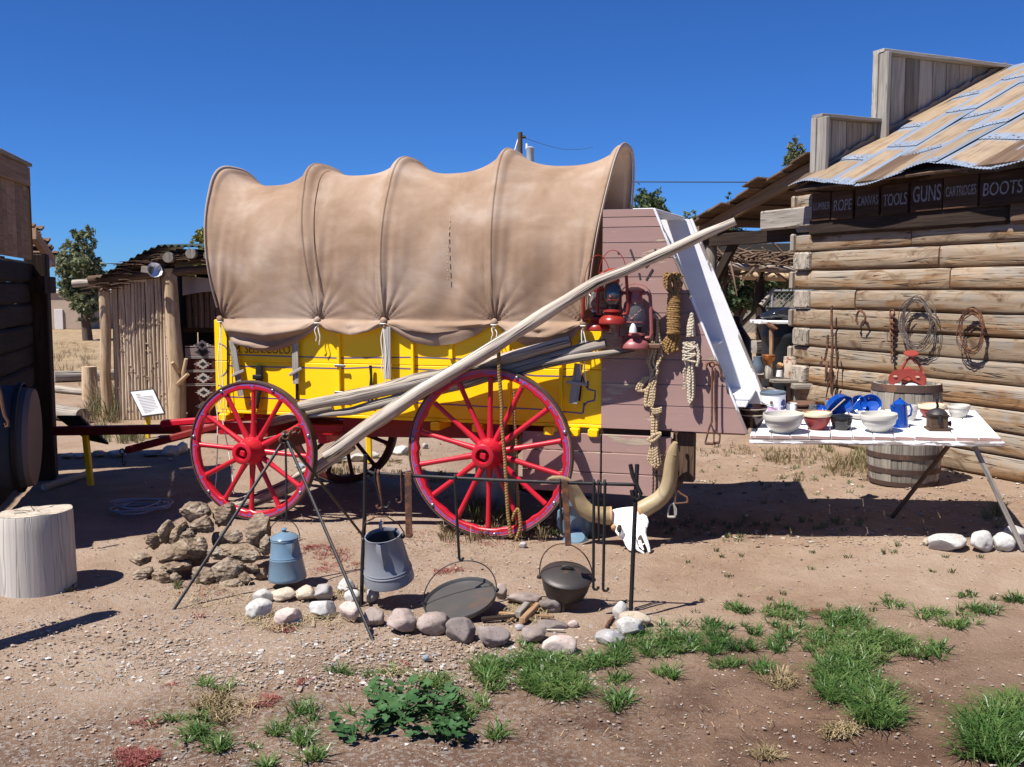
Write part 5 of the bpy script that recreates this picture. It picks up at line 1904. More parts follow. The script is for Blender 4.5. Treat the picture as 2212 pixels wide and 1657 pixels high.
# tongs, brands, chains
def iron(name, px_lists, r, m, label, cat, y=RY, extra=None, zf=None):
 mb = MB()
 for i, px in enumerate(px_lists):
  pts = [WM @ V((p.x, y - .006 * i, p.z)) for p in (WP(u, v, y) for u, v in px)]
  mb.tube(pts, r[i] if isinstance(r, list) else r, 8)
 if extra: mb.merge(extra)
 return single(name, mb, m, label, cat)
ring = lambda cx, cy, rx, ry, f: [f(cx + rx * math.cos(t), cy + ry * math.sin(t)) for t in np.linspace(0, 2 * PI, 15)]
iron('iron_tongs', [ring(1720, 945, 42, 42, z5), [z5(1725, 985), z5(1722, 1200), z5(1720, 1600), z8(1165, 540)], [z5(1620, 980), z5(1640, 925), z5(1690, 910)],
     [z5(1760, 930), z5(1840, 950), z5(1875, 1040), z5(1890, 1160)], [z5(1780, 1000), z5(1775, 1300), z8(1195, 420), z8(1205, 560)],
     [z8(1165, 530), z8(1140, 600), z8(1112, 710)], [z8(1112, 710), z8(1170, 712), z8(1235, 700)], [z8(1235, 700), z8(1240, 640), z8(1180, 590)], [z8(1165, 540), z8(1190, 620), z8(1188, 700)]],
     [.006, .0065, .008, .008, .006, .006, .009, .006, .005], 'rust_iron', 'rusty fire tongs with a ring handle at the foot of the slanted edge', 'tongs')
z6d = lambda a, b: zc(1480, 1250, 480, a, b)
iron('branding_iron', [ring(862, 625, 10, 14, z8), [z8(865, 640), z8(868, 900), z8(875, 1110)], [z8(875, 1110), z8(862, 1160), z8(855, 1225)], [z8(855, 1225), z8(910, 1222), z8(962, 1215)], [z8(962, 1215), z8(958, 1170), z8(905, 1140), z8(876, 1115)]],
     [.005, .0055, .006, .007, .006], 'rust_iron', 'long rusty branding iron ending in a triangle, hung right of the skull', 'branding iron')
iron('stirrup', [[z6d(1835, 480), z6d(1830, 600), z6d(1815, 680)], [z6d(1815, 680), z6d(1760, 720), z6d(1740, 800), z6d(1740, 860)], [z6d(1740, 860), z6d(1790, 862), z6d(1835, 860)], [z6d(1835, 860), z6d(1830, 760), z6d(1815, 680)], [z6d(1815, 690), z6d(1850, 750), z6d(1850, 830)]],
     [.004, .006, .009, .006, .006], 'slat_grey', 'pale metal stirrup dangling below the triangle branding iron', 'stirrup')
def chain(name, px, n, r, m, label, y=RY, wm=WM, pf=None, cat='chain'):
 pf = pf or (lambda u, v: WP(u, v, y))
 pts = [pf(u, v) for u, v in px]
 mb = MB()
 for i in range(n):
  t = (i + .5) / n * (len(pts) - 1)
  k = min(int(t), len(pts) - 2)
  a = pts[k].lerp(pts[k + 1], t - k)
  d = (pts[k + 1] - pts[k]).normalized()
  L = sum((pts[j + 1] - pts[j]).length for j in range(len(pts) - 1)) / n * .62
  s_ = V((1, 0, 0)) if i % 2 else V((.25, 1, 0)).normalized()
  mb.tube([a + d * L * math.cos(f) * 1.05 + s_ * L * .5 * math.sin(f) for f in np.linspace(0, 2 * PI, 9)], r, 5)
 return single(name, MB().merge(mb, wm), m, label, cat)
chain('chain', [z6d(1548, 220), z6d(1552, 420), z6d(1545, 590)], 15, .0028, 'black_iron', 'thin chain, left of two hanging against the lower cupboard')
chain('chain', [z6d(1590, 260), z6d(1594, 430), z6d(1585, 600)], 13, .0036, 'black_iron', 'heavier chain beside the thin one above the skull')
# rope hung over the rear wheel
p = [(1076, 735), (1078, 800), (1082, 860), (1085, 930), (1091, 1000), (1094, 1060), (1098, 1120), (1104, 1160)]
mb = MB(); mb.tube(strand(p, -.05, .004, 2, 40), .013, 9)
mb.tube(strand([(1110, 845), (1113, 935), (1116, 1010), (1118, 1100), (1116, 1165)], .03, .006, 4, 30), .011, 8)
mb.tube(strand([(1105, 1125), (1118, 1100), (1124, 1140), (1112, 1168)], -.03, .004, 6, 20), .012, 8)
single('hanging_rope', mb, 'rope_brown', 'thick brown rope hanging from the pole down over the rear wheel', 'rope')

# ---------------------------------------------------------------- longhorn skull
bp = gp(1378, 1194)
SKD = bp.y
def sk(a, b, dy=0.0): 
 u, v = z6d(a, b)
 return at(u, v, SKD + dy)
skull = thing('longhorn_skull', 'white longhorn skull with wide curved horns leaning on the lower cupboard', 'skull', M=Matrix.Translation(bp))
def loft(rows, n=20):
 """rows: (centre, half-width vector, half-depth vector) ; superelliptic rings"""
 verts, faces, uvs = [], [], []
 for c, w, d in rows:
  for j in range(n):
   a = 2 * PI * j / n
   ca, sa = math.cos(a), math.sin(a)
   verts.append(c + w * math.copysign(abs(ca) ** .8, ca) + d * math.copysign(abs(sa) ** .8, sa))
 for i in range(len(rows) - 1):
  for j in range(n):
   k = (j + 1) % n
   faces.append([i * n + j, i * n + k, (i + 1) * n + k, (i + 1) * n + j]); uvs.append([(0, 0)] * 4)
 faces.append(list(range(n))[::-1]); uvs.append([(0, 0)] * n)
 m = len(verts)
 faces.append(list(range(m - n, m))); uvs.append([(0, 0)] * n)
 return verts, faces, uvs
rows = []
data = [  # left edge, right edge (zoom px), depth offset, half depth
 ((1120, 800), (1340, 750), .20, .03), ((1000, 815), (1385, 770), .20, .05), ((985, 880), (1395, 815), .19, .068), ((1030, 925), (1428, 868), .175, .08), ((1078, 970), (1448, 905), .16, .085),
 ((1088, 1040), (1462, 960), .14, .085), ((1110, 1100), (1462, 1030), .12, .075), ((1160, 1150), (1455, 1090), .095, .062), ((1180, 1200), (1450, 1140), .075, .052),
 ((1205, 1245), (1445, 1175), .055, .044), ((1225, 1275), (1400, 1200), .045, .036), ((1250, 1290), (1350, 1230), .04, .022)]
for l, r_, dy, hd in data:
 a, b = sk(*l, dy), sk(*r_, dy)
 rows.append(((a + b) / 2, (b - a) / 2, V((0, hd, hd * .3))))
mb = MB(); v_, f_, u_ = loft(rows, 26); mb.add(v_, f_, u_, True)
put('cranium', mb, 'bone', skull, wmat='w', sharp=60)
mb = MB()
for l, r_ in (((1320, 1130), (1350, 1240)), ((1345, 1240), (1440, 1330)), ):
 pass
mb.tube([sk(1300, 1120, .02), sk(1318, 1200, .01), sk(1350, 1280, .0), sk(1430, 1332, -.01)], [.018, .014, .010, .006], 8)
mb.tube([sk(1425, 1080, .03), sk(1462, 1180, .01), sk(1490, 1260, .0), sk(1500, 1315, -.01)], [.016, .014, .011, .008], 8)
mb.tube([sk(1370, 1170, .03), sk(1395, 1240, .01), sk(1425, 1290, .0)], [.014, .011, .005], 8)
mb.tube([sk(1140, 985, .07), sk(1095, 1000, .08), sk(1080, 1050, .08), sk(1110, 1090, .07), sk(1150, 1070, .06)], [.012, .011, .010, .012, .012], 8)
mb.tube([sk(1390, 850, .14), sk(1440, 880, .13), sk(1462, 930, .12), sk(1450, 1000, .10)], [.02, .02, .016, .012], 8)
put('snout_bones', mb, 'bone', skull, wmat='w')
mb = MB()
Mx = Matrix.Translation(sk(1116, 1015, .052)) @ Matrix.Diagonal((.018, .012, .028, 1))
mb.lathe([(.0, -1), (.6, -.8), (1, 0), (.6, .8), (.0, 1)], 14, Mx); put('eye_socket', mb, 'bone_hole', skull, wmat='w')
mb = MB(); rock(mb, sk(1400, 1190, .045), .030, .02, .05, seed=2, cuts=0, sub=2); put('nose_hollow', mb, 'bone_hole', skull, wmat='w')
mb = MB(); rock(mb, sk(1045, 990, .15), .020, .03, .032, seed=4, cuts=2, sub=2, rug=.3); put('ear_bone', mb, 'bone_dark', skull, wmat='w')
mb = MB()
mb.tube([sk(1000, 850, .19), sk(930, 850, .19), sk(860, 838, .19), sk(770, 825, .19), sk(690, 775, .19), sk(620, 700, .185), sk(575, 620, .18), sk(535, 545, .17), sk(490, 480, .15), sk(430, 420, .13), sk(350, 385, .10), sk(270, 372, .07), sk(205, 378, .05)],
  [.062, .060, .056, .056, .055, .053, .050, .046, .042, .035, .027, .018, .006], 16, wob=.05, wf=8)
put('horn', mb, 'horn', skull, wmat='w', sharp=70)
mb = MB()
mb.tube([sk(1370, 790, .19), sk(1430, 760, .19), sk(1500, 720, .19), sk(1580, 675, .19), sk(1650, 615, .19), sk(1705, 545, .185), sk(1745, 460, .175), sk(1765, 370, .165), sk(1775, 270, .16), sk(1785, 160, .15), sk(1800, 60, .14), sk(1820, -30, .13), sk(1835, -90, .12)],
  [.060, .058, .056, .055, .054, .053, .052, .05, .048, .046, .04, .03, .015], 16, wob=.05, wf=8, seed=3)
put('horn', mb, 'horn', skull, wmat='w', sharp=70)
mb = MB(); mb.tube([sk(1355, 800, .19), sk(1392, 780, .19)], [.064, .062], 16, wob=.15, wf=20); mb.tube([sk(985, 850, .19), sk(1012, 850, .19)], [.062, .064], 16, wob=.15, wf=20)
put('horn_core', mb, 'bone_dark', skull, wmat='w')

# grey enamel pail in the shade by the rear wheel
bq = gp(1248, 1163)
pail = thing('enamel_pail', 'blue grey enamel pail lying in shade behind the rear wheel', 'pail', loc=bq)
mb = MB(); 
Mx = Matrix.Translation((0, .10, .0))
mb.lathe([(.0, .004), (.115, .004), (.118, .01), (.098, .25), (.104, .262), (.098, .264), (.09, .25), (.0, .24)], 28, Mx); put('pail_body', mb, 'blue_enamel', pail)
mb = MB(); mb.tube([V((-.09, .02, .21)), V((-.13, -.01, .19)), V((-.135, -.02, .10)), V((-.11, .0, .05))], [.010, .012, .012, .009], 8); put('pail_handle', mb, 'blue_enamel', pail)
mb = MB(); mb.lathe([(.0, .045), (.06, .035), (.085, .0), (.088, .0), (.06, .04), (.0, .05)], 20, Matrix.Translation((-.02, -.07, .0)) @ Matrix.Rotation(.5, 4, 'X')); put('pail_lid', mb, 'blue_enamel', pail)

# tin churn standing behind the rear wheel
bq = WM @ V((-.26, .95, 0)); bq.z = gz(bq.x, bq.y)
mb = MB(); mb.lathe([(.0, 0), (.15, 0), (.155, .02), (.155, .42), (.12, .50), (.09, .53), (.09, .60), (.11, .62), (.0, .62)], 28)
o = single('milk_churn', MB().merge(mb, Matrix.Translation(bq)), 'galv', 'grey metal churn standing under the wagon behind the rear wheel', 'churn')
# ---------------------------------------------------------------- fire crane
cl, cr = gp(780, 1306), gp(1361, 1334)
clt, crt = at(789, 982, cl.y - .01), at(1376, 1003, cr.y)
bl, br = at(797, 1022, cl.y - .005), at(1372, 1047, cr.y - .01)
crane = thing('fire_crane', 'black iron fire crane: two uprights and a crossbar over the pit', 'fire crane', M=Matrix.Translation(cl))
mb = MB(); mb.tube([cl - V((0, 0, .05)), cl.lerp(clt, .3), cl.lerp(clt, .62) + V((.006, 0, 0)), clt], [.0105, .0105, .011, .011], 10); put('upright', mb, 'black_iron', crane, wmat='w')
mb = MB(); mb.tube([cr - V((0, 0, .05)), cr.lerp(crt, .5), crt], .0115, 10)
k = crt - V((0, 0, .12))
mb.tube([crt + V((-.035, .0, -.0)), crt + V((-.022, 0, -.06)), k + V((.004, -.012, .0)), k + V((.02, -.012, -.03)), k + V((.004, -.012, -.062)), k + V((-.022, -.01, -.045)), k + V((-.028, -.008, -.012))], .011, 9)
put('upright', mb, 'black_iron', crane, wmat='w')
mb = MB()
dd = (br - bl)
mb.tube([bl - V((.0, 0, .02)), bl - V((.02, .004, .015)), bl - V((.025, 0, -.004)), bl - V((.01, 0, -.012)), bl + V((.02, 0, 0))] + [bl + dd * t + V((0, 0, -.008 * math.sin(PI * t))) for t in np.linspace(.06, 1, 18)] + [br + V((.012, .012, .008))], .0095, 9)
put('crossbar', mb, 'black_iron', crane, wmat='w')
def on_bar(u):
 """point of the crossbar seen at column u"""
 lo, hi = 0.0, 1.0
 for _ in range(40):
  m_ = (lo + hi) / 2
  p = bl + dd * m_
  b = (p.y * math.cos(PITCH) - (p.z - CAMZ) * math.sin(PITCH))
  uu = UC + FPX * p.x / b
  if uu < u: lo = m_
  else: hi = m_
 p = bl + dd * lo
 return p + V((0, 0, -.008 * math.sin(PI * lo)))
z7 = lambda a, b: zc(740, 1180, 480, a, b)
z5p = lambda a, b: zc(600, 1350, 720, a, b)
z6p = lambda a, b: zc(1150, 1400, 720, a, b)
HG = 'iron hooks on the fire crane bar'
def hook(u, v_end, r, label, flat=1.0, m='black_iron', u_end=None, bend=.02, name='pot_hook', dirx=1, cat='hook'):
 t = on_bar(u)
 e = at(u_end or u, v_end, t.y - .004)
 mb = MB()
 top = [t + V((0, .016, -.012)), t + V((0, .016, .008)), t + V((0, .0, .017)), t + V((0, -.016, .006)), t + V((.0, -.017, -.03))]
 mid = [V((t.x, t.y - .017, t.z - .03)).lerp(e + V((0, -.012, .0)), k) for k in (.33, .66)]
 end = [e + V((0, -.012, .0)), e + V((dirx * bend * .3, -.012, -bend * .5)), e + V((dirx * bend, -.012, -bend * .55)), e + V((dirx * bend * 1.4, -.012, -bend * .1)), e + V((dirx * bend * 1.4, -.012, bend * .35))]
 mb.tube(top + mid + end, r, 8, flat=flat, up=V((1, 0, 0)) if flat < 1 else V((0, 0, 1)))
 return single(name, mb, m, label, cat, loc=t, group=HG)
hook(811, 1088, .011, 'broad curved iron hook holding the big grey coffee pot', .5, 'black_iron', 824, .03)
hook(817, 1093, .0075, 'thin second hook twinned with the broad one over the coffee pot', 1, 'rust_iron', 826, .02, dirx=-1)
hook(867, 1080, .012, 'short rusty strap hook, just right of the broad hook', .35, 'rust_iron', 868, .02, dirx=-1)
hook(983, 1205, .0075, 'long iron rod hook carrying the griddle bail', 1, 'black_iron', 992, .014)
hook(1209, 1150, .006, 'thin dark hook beside the wide strap over the Dutch oven', 1, 'black_iron', 1213, .012)
hook(1282, 1268, .0075, 'left of the two long bare hooks near the right upright', 1, 'black_iron', 1281, .018)
hook(1306, 1271, .0075, 'right of the two long bare hooks near the right upright', 1, 'black_iron', 1302, .018)
hook(1292, 1165, .006, 'short bare hook between the two long bare hooks', 1, 'black_iron', 1293, .014)
def strap(u0, u1, v1, w, label):
 t = on_bar(u0)
 e = at(u1, v1, t.y - .01)
 mb = MB()
 mb.beam(t + V((0, -.016, .012)), e + V((0, -.016, 0)), w, .006, up=(0, 1, 0), ch=.001)
 mb.beam(t + V((0, -.018, .014)), t + V((0, .020, .014)), w, .006, ch=.001)
 mb.beam(t + V((0, .018, .014)), t + V((0, .018, -.04)), w, .006, up=(0, 1, 0), ch=.001)
 mb.beam(e + V((0, -.018, .0)), e + V((.0, .025, .004)), w, .008, ch=.001)
 return single('strap_hook', mb, 'rust_iron', label, 'hook', loc=t, group=HG)
strap(882, 884, 1158, .036, 'long flat rusty strap hanging empty left of the rear wheel')
strap(1219, 1227, 1176, .032, 'long flat strap hook holding the Dutch oven bail')

# ---------------------------------------------------------------- pots
def tiltM(p, look, lean, rz=0.0):
 """stand something at p tipped towards the viewer by look and sideways by lean"""
 return Matrix.Translation(p) @ Matrix.Rotation(-lean, 4, 'Y') @ Matrix.Rotation(look, 4, 'X') @ Matrix.Rotation(rz, 4, 'Z')
def bailpts(r, z, h, n=17, dy=0.0, sag=1.0):
 return [V((r * math.cos(t), dy * math.sin(t), z + h * math.sin(t) ** sag)) for t in np.linspace(0, PI, n)]
# big grey pot
gy = on_bar(822).y
P0 = at(841, 1253, gy + .02)
pot = thing('coffee_pot', 'large open grey enamel coffee pot tipped forward on its hook', 'coffee pot', M=tiltM(P0, .20, .10))
mb = MB(); mb.lathe([(.0, .0), (.130, .0), (.136, .006), (.134, .03), (.128, .058), (.131, .063), (.126, .070), (.128, .076), (.122, .084), (.096, .262), (.098, .268), (.092, .268), (.088, .255), (.110, .10), (.120, .03), (.0, .02)], 40)
put('pot_body', mb, 'grey_enamel', pot)
mb = MB(); mb.lathe([(.0882, .250), (.1095, .10), (.119, .031), (.0, .0215)], 40); put('pot_inside', mb, 'pot_inside', pot)
mb = MB()
sp = [(V((0, -.087, .262)), .030), (V((0, -.112, .245)), .026), (V((0, -.110, .19)), .020), (V((0, -.112, .14)), .008)]
vv = []
ff, uu = [], []
prof = [(.262, .092, .034, .030), (.235, .100, .036, .030), (.20, .107, .030, .022), (.16, .115, .016, .008), (.13, .121, .003, .0)]
for z, r, w, d in prof:
 vv += [V((-w, -math.sqrt(max(r * r - w * w, 0)) + .003, z)), V((0, -r - d, z + .004)), V((w, -math.sqrt(max(r * r - w * w, 0)) + .003, z))]
for i in range(len(prof) - 1):
 for j in range(2):
  q = i * 3 + j
  ff.append([q, q + 3, q + 4, q + 1]); uu.append([(0, 0)] * 4)
mb.add(vv, ff, uu, True); put('spout', mb, 'grey_enamel', pot)
mb = MB(); mb.tube([V((-.02, .09, .262)), V((-.02, .095, .29)), V((-.014, .10, .30)), V((-.006, .095, .29))], [.009, .01, .01, .007], 8); put('lid_hinge', mb, 'grey_enamel', pot)
mb = MB(); mb.tube([V((-.1, 0, .25)), V((-.108, -.01, .30)), V((-.07, -.05, .375)), V((-.03, -.075, .405)), V((.0, -.08, .41)), V((.05, -.06, .395)), V((.095, -.02, .33)), V((.115, 0, .27)), V((.10, 0, .25))], .0035, 6); put('bail', mb, 'rust_iron', pot)
mb = MB(); mb.tube([V((-.055, -.058, .387)), V((-.02, -.078, .407))], .008, 8); put('bail_grip', mb, 'firewood', pot)
for s_ in (-1, 1):
 mb = MB(); rock(mb, (s_ * .106, 0, .25), .012, .016, .016, seed=s_ + 3, cuts=2, sub=2); put('bail_ear', mb, 'black_iron', pot)
# small blue pot on the tripod
ty_ = 5.62
P1 = at(*z5p(612, 795), ty_)
kb = thing('blue_kettle', 'blue enamel coffee kettle with lid hanging under the tripod', 'kettle', M=tiltM(P1, .02, .045))
k_ = (at(*z5p(775, 800), ty_) - at(*z5p(450, 760), ty_)).length / 2
mb = MB(); mb.lathe([(.0, 0), (k_ * .97, 0), (k_, .005), (k_ * .99, .02), (k_ * .845, .118), (k_ * .86, .122), (k_ * .83, .128), (k_ * .84, .133), (k_ * .80, .140), (k_ * .70, .225), (k_ * .73, .230), (k_ * .70, .236), (.0, .236)], 36); put('kettle_body', mb, 'blue_enamel', kb)
mb = MB(); mb.lathe([(.0, .236), (k_ * .72, .236), (k_ * .73, .241), (k_ * .60, .255), (k_ * .30, .270), (k_ * .12, .274), (k_ * .10, .282), (k_ * .17, .290), (k_ * .10, .297), (.0, .298)], 32); put('kettle_lid', mb, 'blue_enamel', kb)
mb = MB()
vv, ff, uu = [], [], []
prof = [(.222, k_ * .71, .030, .026), (.20, k_ * .735, .028, .022), (.17, k_ * .77, .016, .010), (.148, k_ * .79, .003, .0)]
for z, r, w, d in prof:
 vv += [V((-w, -math.sqrt(max(r * r - w * w, 0)) + .003, z)), V((0, -r - d, z + .004)), V((w, -math.sqrt(max(r * r - w * w, 0)) + .003, z))]
for i in range(len(prof) - 1):
 for j in range(2):
  q = i * 3 + j
  ff.append([q, q + 3, q + 4, q + 1]); uu.append([(0, 0)] * 4)
mb.add(vv, ff, uu, True); sp_ = put('spout', mb, 'blue_enamel', kb); sp_.rotation_euler = (0, 0, .62)
mb = MB(); mb.tube([V((k_ * .76, 0, .215)), V((k_ * .80, 0, .225))] + [V((k_ * .80 * math.cos(t), 0, .23 + .115 * math.sin(t) ** .8)) for t in np.linspace(.1, PI - .1, 15)] + [V((-k_ * .80, 0, .225)), V((-k_ * .76, 0, .215))], .0028, 6); put('bail', mb, 'black_iron', kb)
# tripod
tf = [gp(377, 1314), gp(803, 1378), gp(781, 1154)]
ap = at(617, 945, 5.72)
tri = thing('tripod', 'iron rod cooking tripod standing over the stone ring', 'tripod', M=Matrix.Translation(ap * 1))
for f_ in tf:
 d = (ap - f_)
 mb = MB(); mb.tube([f_ - d * .03, f_ + d * .5, ap + d * .03], [.0085, .009, .009], 8); put('leg', mb, 'black_iron', tri, wmat='w')
mb = MB()
for c, r, ax in (((617, 940), .022, 0), ((640, 930), .02, 1), ((628, 936), .02, 2), ((612, 950), .02, 1)):
 p = at(*c, ap.y - .02)
 a1, a2 = [(V((1, 0, 0)), V((0, .3, 1))), (V((1, .4, 0)), V((0, 0, 1))), (V((.3, 1, 0)), V((.3, 0, 1)))][ax]
 mb.tube([p + a1 * r * math.cos(t) + a2 * r * math.sin(t) for t in np.linspace(0, 2 * PI, 13)], .0065, 7)
mb.tube([at(622, 938, ap.y - .03), at(640, 933, ap.y - .03)], .008, 7)
put('ring', mb, 'rust_iron', tri, wmat='w')
e_ = P1 + V((.004, 0, .345))
mb = MB(); mb.tube([ap + V((.0, -.01, .0)), ap.lerp(e_, .5), e_ + V((0, -.006, .02)), e_ + V((-.01, -.006, -.006)), e_ + V((-.022, -.006, .004)), e_ + V((-.03, -.006, .03))], .0065, 8)
single('kettle_hook', mb, 'black_iron', 'thin rod hook between tripod top and the blue kettle', 'hook')
# griddle
gc = at(994, 1296, 5.16)
gr = thing('griddle', 'round shallow iron griddle with a thin bail leaning on the front stones', 'griddle', M=Matrix.Translation(gc) @ Matrix.Rotation(-.20, 4, 'Y') @ Matrix.Rotation(.25, 4, 'X'))
R_ = .196
mb = MB(); mb.lathe([(.0, -.012), (R_ * .95, -.012), (R_ * .985, -.006), (R_, .014), (R_ * .99, .018), (R_ * .965, .012), (R_ * .94, .0), (.0, -.003)], 56); put('griddle_pan', mb, 'griddle_iron', gr)
hk_ = at(990, 1212, gc.y - .01)
GI = ROOTM[gr.name].inverted()
a0, a1 = V((-R_ * 1.01, .01, .01)), V((R_ * 1.01, .01, .01))
tp = GI @ at(*z6p(390, 497), gc.y + .03)
pts = []
for t in np.linspace(0, PI, 21):
 base = a0.lerp(a1, .5 - .5 * math.cos(t))
 ctr = (a0 + a1) / 2
 pts.append(base + (tp - ctr) * math.sin(t) ** .9)
mb = MB(); mb.tube(pts, .0034, 6); put('bail', mb, 'black_iron', gr)
for a_ in (a0, a1):
 mb = MB(); rock(mb, a_, .014, .012, .014, seed=a_.x * 5, cuts=2, sub=2); put('bail_ear', mb, 'black_iron', gr)
# Dutch oven
dc = at(*z6p(1305, 640), 5.22)
do = thing('dutch_oven', 'black cast iron Dutch oven with lid hanging over the pit', 'pot', M=Matrix.Translation(dc) @ Matrix.Rotation(.06, 4, 'Y') @ Matrix.Rotation(.26, 4, 'X'))
Ro = .134
mb = MB(); mb.lathe([(.0, -.112), (Ro * .62, -.110), (Ro * .78, -.095), (Ro * .90, -.055), (Ro * .975, -.012), (Ro * 1.0, .0), (Ro * 1.02, .008), (Ro * .94, .008), (.0, .006)], 44); put('pot_body', mb, 'cast_iron', do)
mb = MB(); mb.lathe([(.0, .010), (Ro * 1.03, .010), (Ro * 1.045, .018), (Ro * 1.0, .026), (Ro * .86, .034), (Ro * .5, .050), (.0, .056)], 44); put('lid', mb, 'cast_iron', do)
mb = MB(); mb.tube([V((-.034, .0, .048)), V((-.024, .0, .070)), V((0, .0, .077)), V((.024, .0, .070)), V((.034, .0, .048))], [.009, .010, .0105, .010, .009], 9, flat=.8); put('lid_handle', mb, 'cast_iron', do)
for a_ in (.4, 2.5, 4.6):
 mb = MB(); mb.tube([V((Ro * .68 * math.cos(a_), Ro * .68 * math.sin(a_), -.09)), V((Ro * .74 * math.cos(a_), Ro * .74 * math.sin(a_), -.155))], [.013, .009], 8); put('leg', mb, 'cast_iron', do)
DI = ROOTM[do.name].inverted()
tp = DI @ at(*z6p(1285, 345), dc.y - .02)
pts = []
a0, a1 = V((-Ro * 1.06, 0, .0)), V((Ro * 1.06, 0, .0))
for t in np.linspace(0, PI, 21):
 base = a0.lerp(a1, .5 - .5 * math.cos(t))
 pts.append(base + (tp - (a0 + a1) / 2) * math.sin(t) ** .85)
mb = MB(); mb.tube(pts, .0036, 6); put('bail', mb, 'rust_iron', do)
for a_ in (a0, a1):
 mb = MB(); rock(mb, a_, .016, .012, .014, seed=a_.x * 7, cuts=2, sub=2); put('bail_ear', mb, 'cast_iron', do)

# ---------------------------------------------------------------- stones of the fire ring
def stone_at(x0, x1, y0, y1, f, m, label, seed, group, depth=.9, sink=.12, rz=None, cuts=7, name='stone', rough=.2):
 """outline box in zoomed pixels -> a stone standing on the ground"""
 u0, v0 = f(x0, y0); u1, v1 = f(x1, y1)
 b = gp((u0 + u1) / 2, v1)
 k = b.y / FPX
 w = (u1 - u0) * k
 h = (v1 - v0) * k * 1.02
 dp = w * depth
 h = max(h - dp * .10, .03)
 r_ = random.Random(int(seed * 77))
 mb = MB()
 rock(mb, (0, 0, 0), w / 2 * 1.09, dp / 2 * 1.08, h / 2 * (1.12 + sink), rz if rz is not None else r_.uniform(-.3, .3), seed, rough, cuts, 4 if w > .12 else 3, (r_.uniform(-.1, .1), r_.uniform(-.12, .12)))
 c = V((b.x, b.y + dp / 2 * .8, b.z + h / 2 * (1 - sink) ))
 o = put(name, mb, m, sharp=60)
 o.location = c
 return tag(o, label, 'stone', group)
FR = 'stones round the fire pit'
A5, A6 = z5p, z6p
ring_ = [
 (300, 490, 885, 1010, A5, 'stone_white', 'white stone standing behind the leftmost stone of the fire ring'),
 (235, 460, 985, 1145, A5, 'stone_white', 'leftmost stone of the fire ring, big, white and squarish'),
 (450, 655, 880, 995, A5, 'stone_cream', 'flat cream stone at the back left of the fire ring, below the blue kettle'),
 (480, 735, 1050, 1205, A5, 'stone_pink', 'half buried pinkish stone at the front left of the fire ring'),
 (620, 722, 1130, 1195, A5, 'stone_white', 'small white stone leaning on the half buried pinkish one'),
 (670, 865, 850, 985, A5, 'stone_cream', 'pale stone crossed by a hook shadow at the back of the ring'),
 (820, 1000, 845, 985, A5, 'stone_grey', 'grey stone wholly in the kettle shadow at the back of the ring'),
 (1010, 1180, 805, 915, A5, 'stone_white', 'white stone half in shadow behind a tripod leg'),
 (775, 1012, 975, 1140, A5, 'stone_white', 'big rounded white stone in front, left of the tripod foot'),
 (1090, 1235, 885, 1015, A5, 'stone_white', 'white stone between tripod leg and left crane upright'),
 (1040, 1240, 995, 1175, A5, 'stone_pink', 'pink granite stone with a dark hollow, touching the tripod leg'),
 (1225, 1450, 1050, 1205, A5, 'stone_brown', 'brown stone just right of the tripod foot'),
 (1265, 1395, 870, 1005, A5, 'stone_grey', 'grey stone at the foot of the left crane upright'),
 (1455, 1702, 1070, 1275, A5, 'stone_brown', 'large mauve brown stone below the big coffee pot'),
 (1720, 2000, 1095, 1285, A5, 'stone_brown', 'wide low brown stone touching the left rim of the griddle'),
 (1950, 2215, 1140, 1352, A5, 'stone_dark', 'tall pointed grey stone in front of the griddle'),
 (530, 822, 1048, 1232, A6, 'stone_dark', 'blocky dark grey stone right of the pointed one'),
 (900, 1145, 1060, 1205, A6, 'stone_brown', 'sunken brown stone at the front between dark and purple stones'),
 (1100, 1392, 1130, 1312, A6, 'stone_pink', 'purple grey stone with white blotches at the grass edge'),
 (1565, 1802, 1085, 1218, A6, 'stone_grey', 'rounded grey stone lowest at the right end of the ring'),
 (1730, 1972, 980, 1142, A6, 'stone_white', 'speckled white stone below the right crane upright'),
 (1772, 2022, 915, 1062, A6, 'stone_cream', 'cream stone at the far right of the fire ring'),
 (1700, 1832, 840, 992, A6, 'stone_white', 'white stone half shaded by the Dutch oven'),
 (1080, 1312, 790, 932, A6, 'stone_dark', 'dark cracked stone under the Dutch oven legs'),
 (790, 1092, 755, 882, A6, 'stone_brown', 'flat mauve stone at the back right of the griddle'),
 (690, 797, 680, 824, A6, 'stone_brown', 'upright notched stone touching the right rim of the griddle'),
 (1060, 1312, 1005, 1092, A6, 'stone_dark', 'flat slab lying inside the ring in front of the Dutch oven'),
 (1320, 1412, 1000, 1072, A6, 'stone_pink', 'small pink stone inside the ring under the Dutch oven shadow'),
 (868, 952, 1035, 1090, A6, 'stone_grey', 'fist-sized grey stone beside the kindling sticks')]
for i, (x0, x1, y0, y1, f, m, lab) in enumerate(ring_):
 stone_at(x0, x1, y0, y1, f, m, lab, i * 1.37 + .5, FR)
A3 = lambda a, b: zc(2128, 1080, 720, a, b)
for i, (x0, x1, y0, y1, m, lab) in enumerate([
 (1425, 1762, 1235, 1392, 'stone_white', 'longest white stone of the row at the right edge'),
 (1772, 1962, 1218, 1392, 'stone_white', 'white stone with slanted top, second in the right row'),
 (1962, 2152, 1243, 1388, 'stone_white', 'rounded white stone by the foot of the table leg'),
 (2085, 2330, 1172, 1325, 'stone_white', 'white stone behind the table leg, cut by the right edge'),
 (1350, 1412, 1285, 1345, 'stone_cream', 'small tan stone left of the white row')]):
 stone_at(x0, x1, y0, y1, A3, m, lab, i * 2.1 + 31, 'white stones at the right edge', .75)
A2 = lambda a, b: zc(0, 900, 720, a, b)
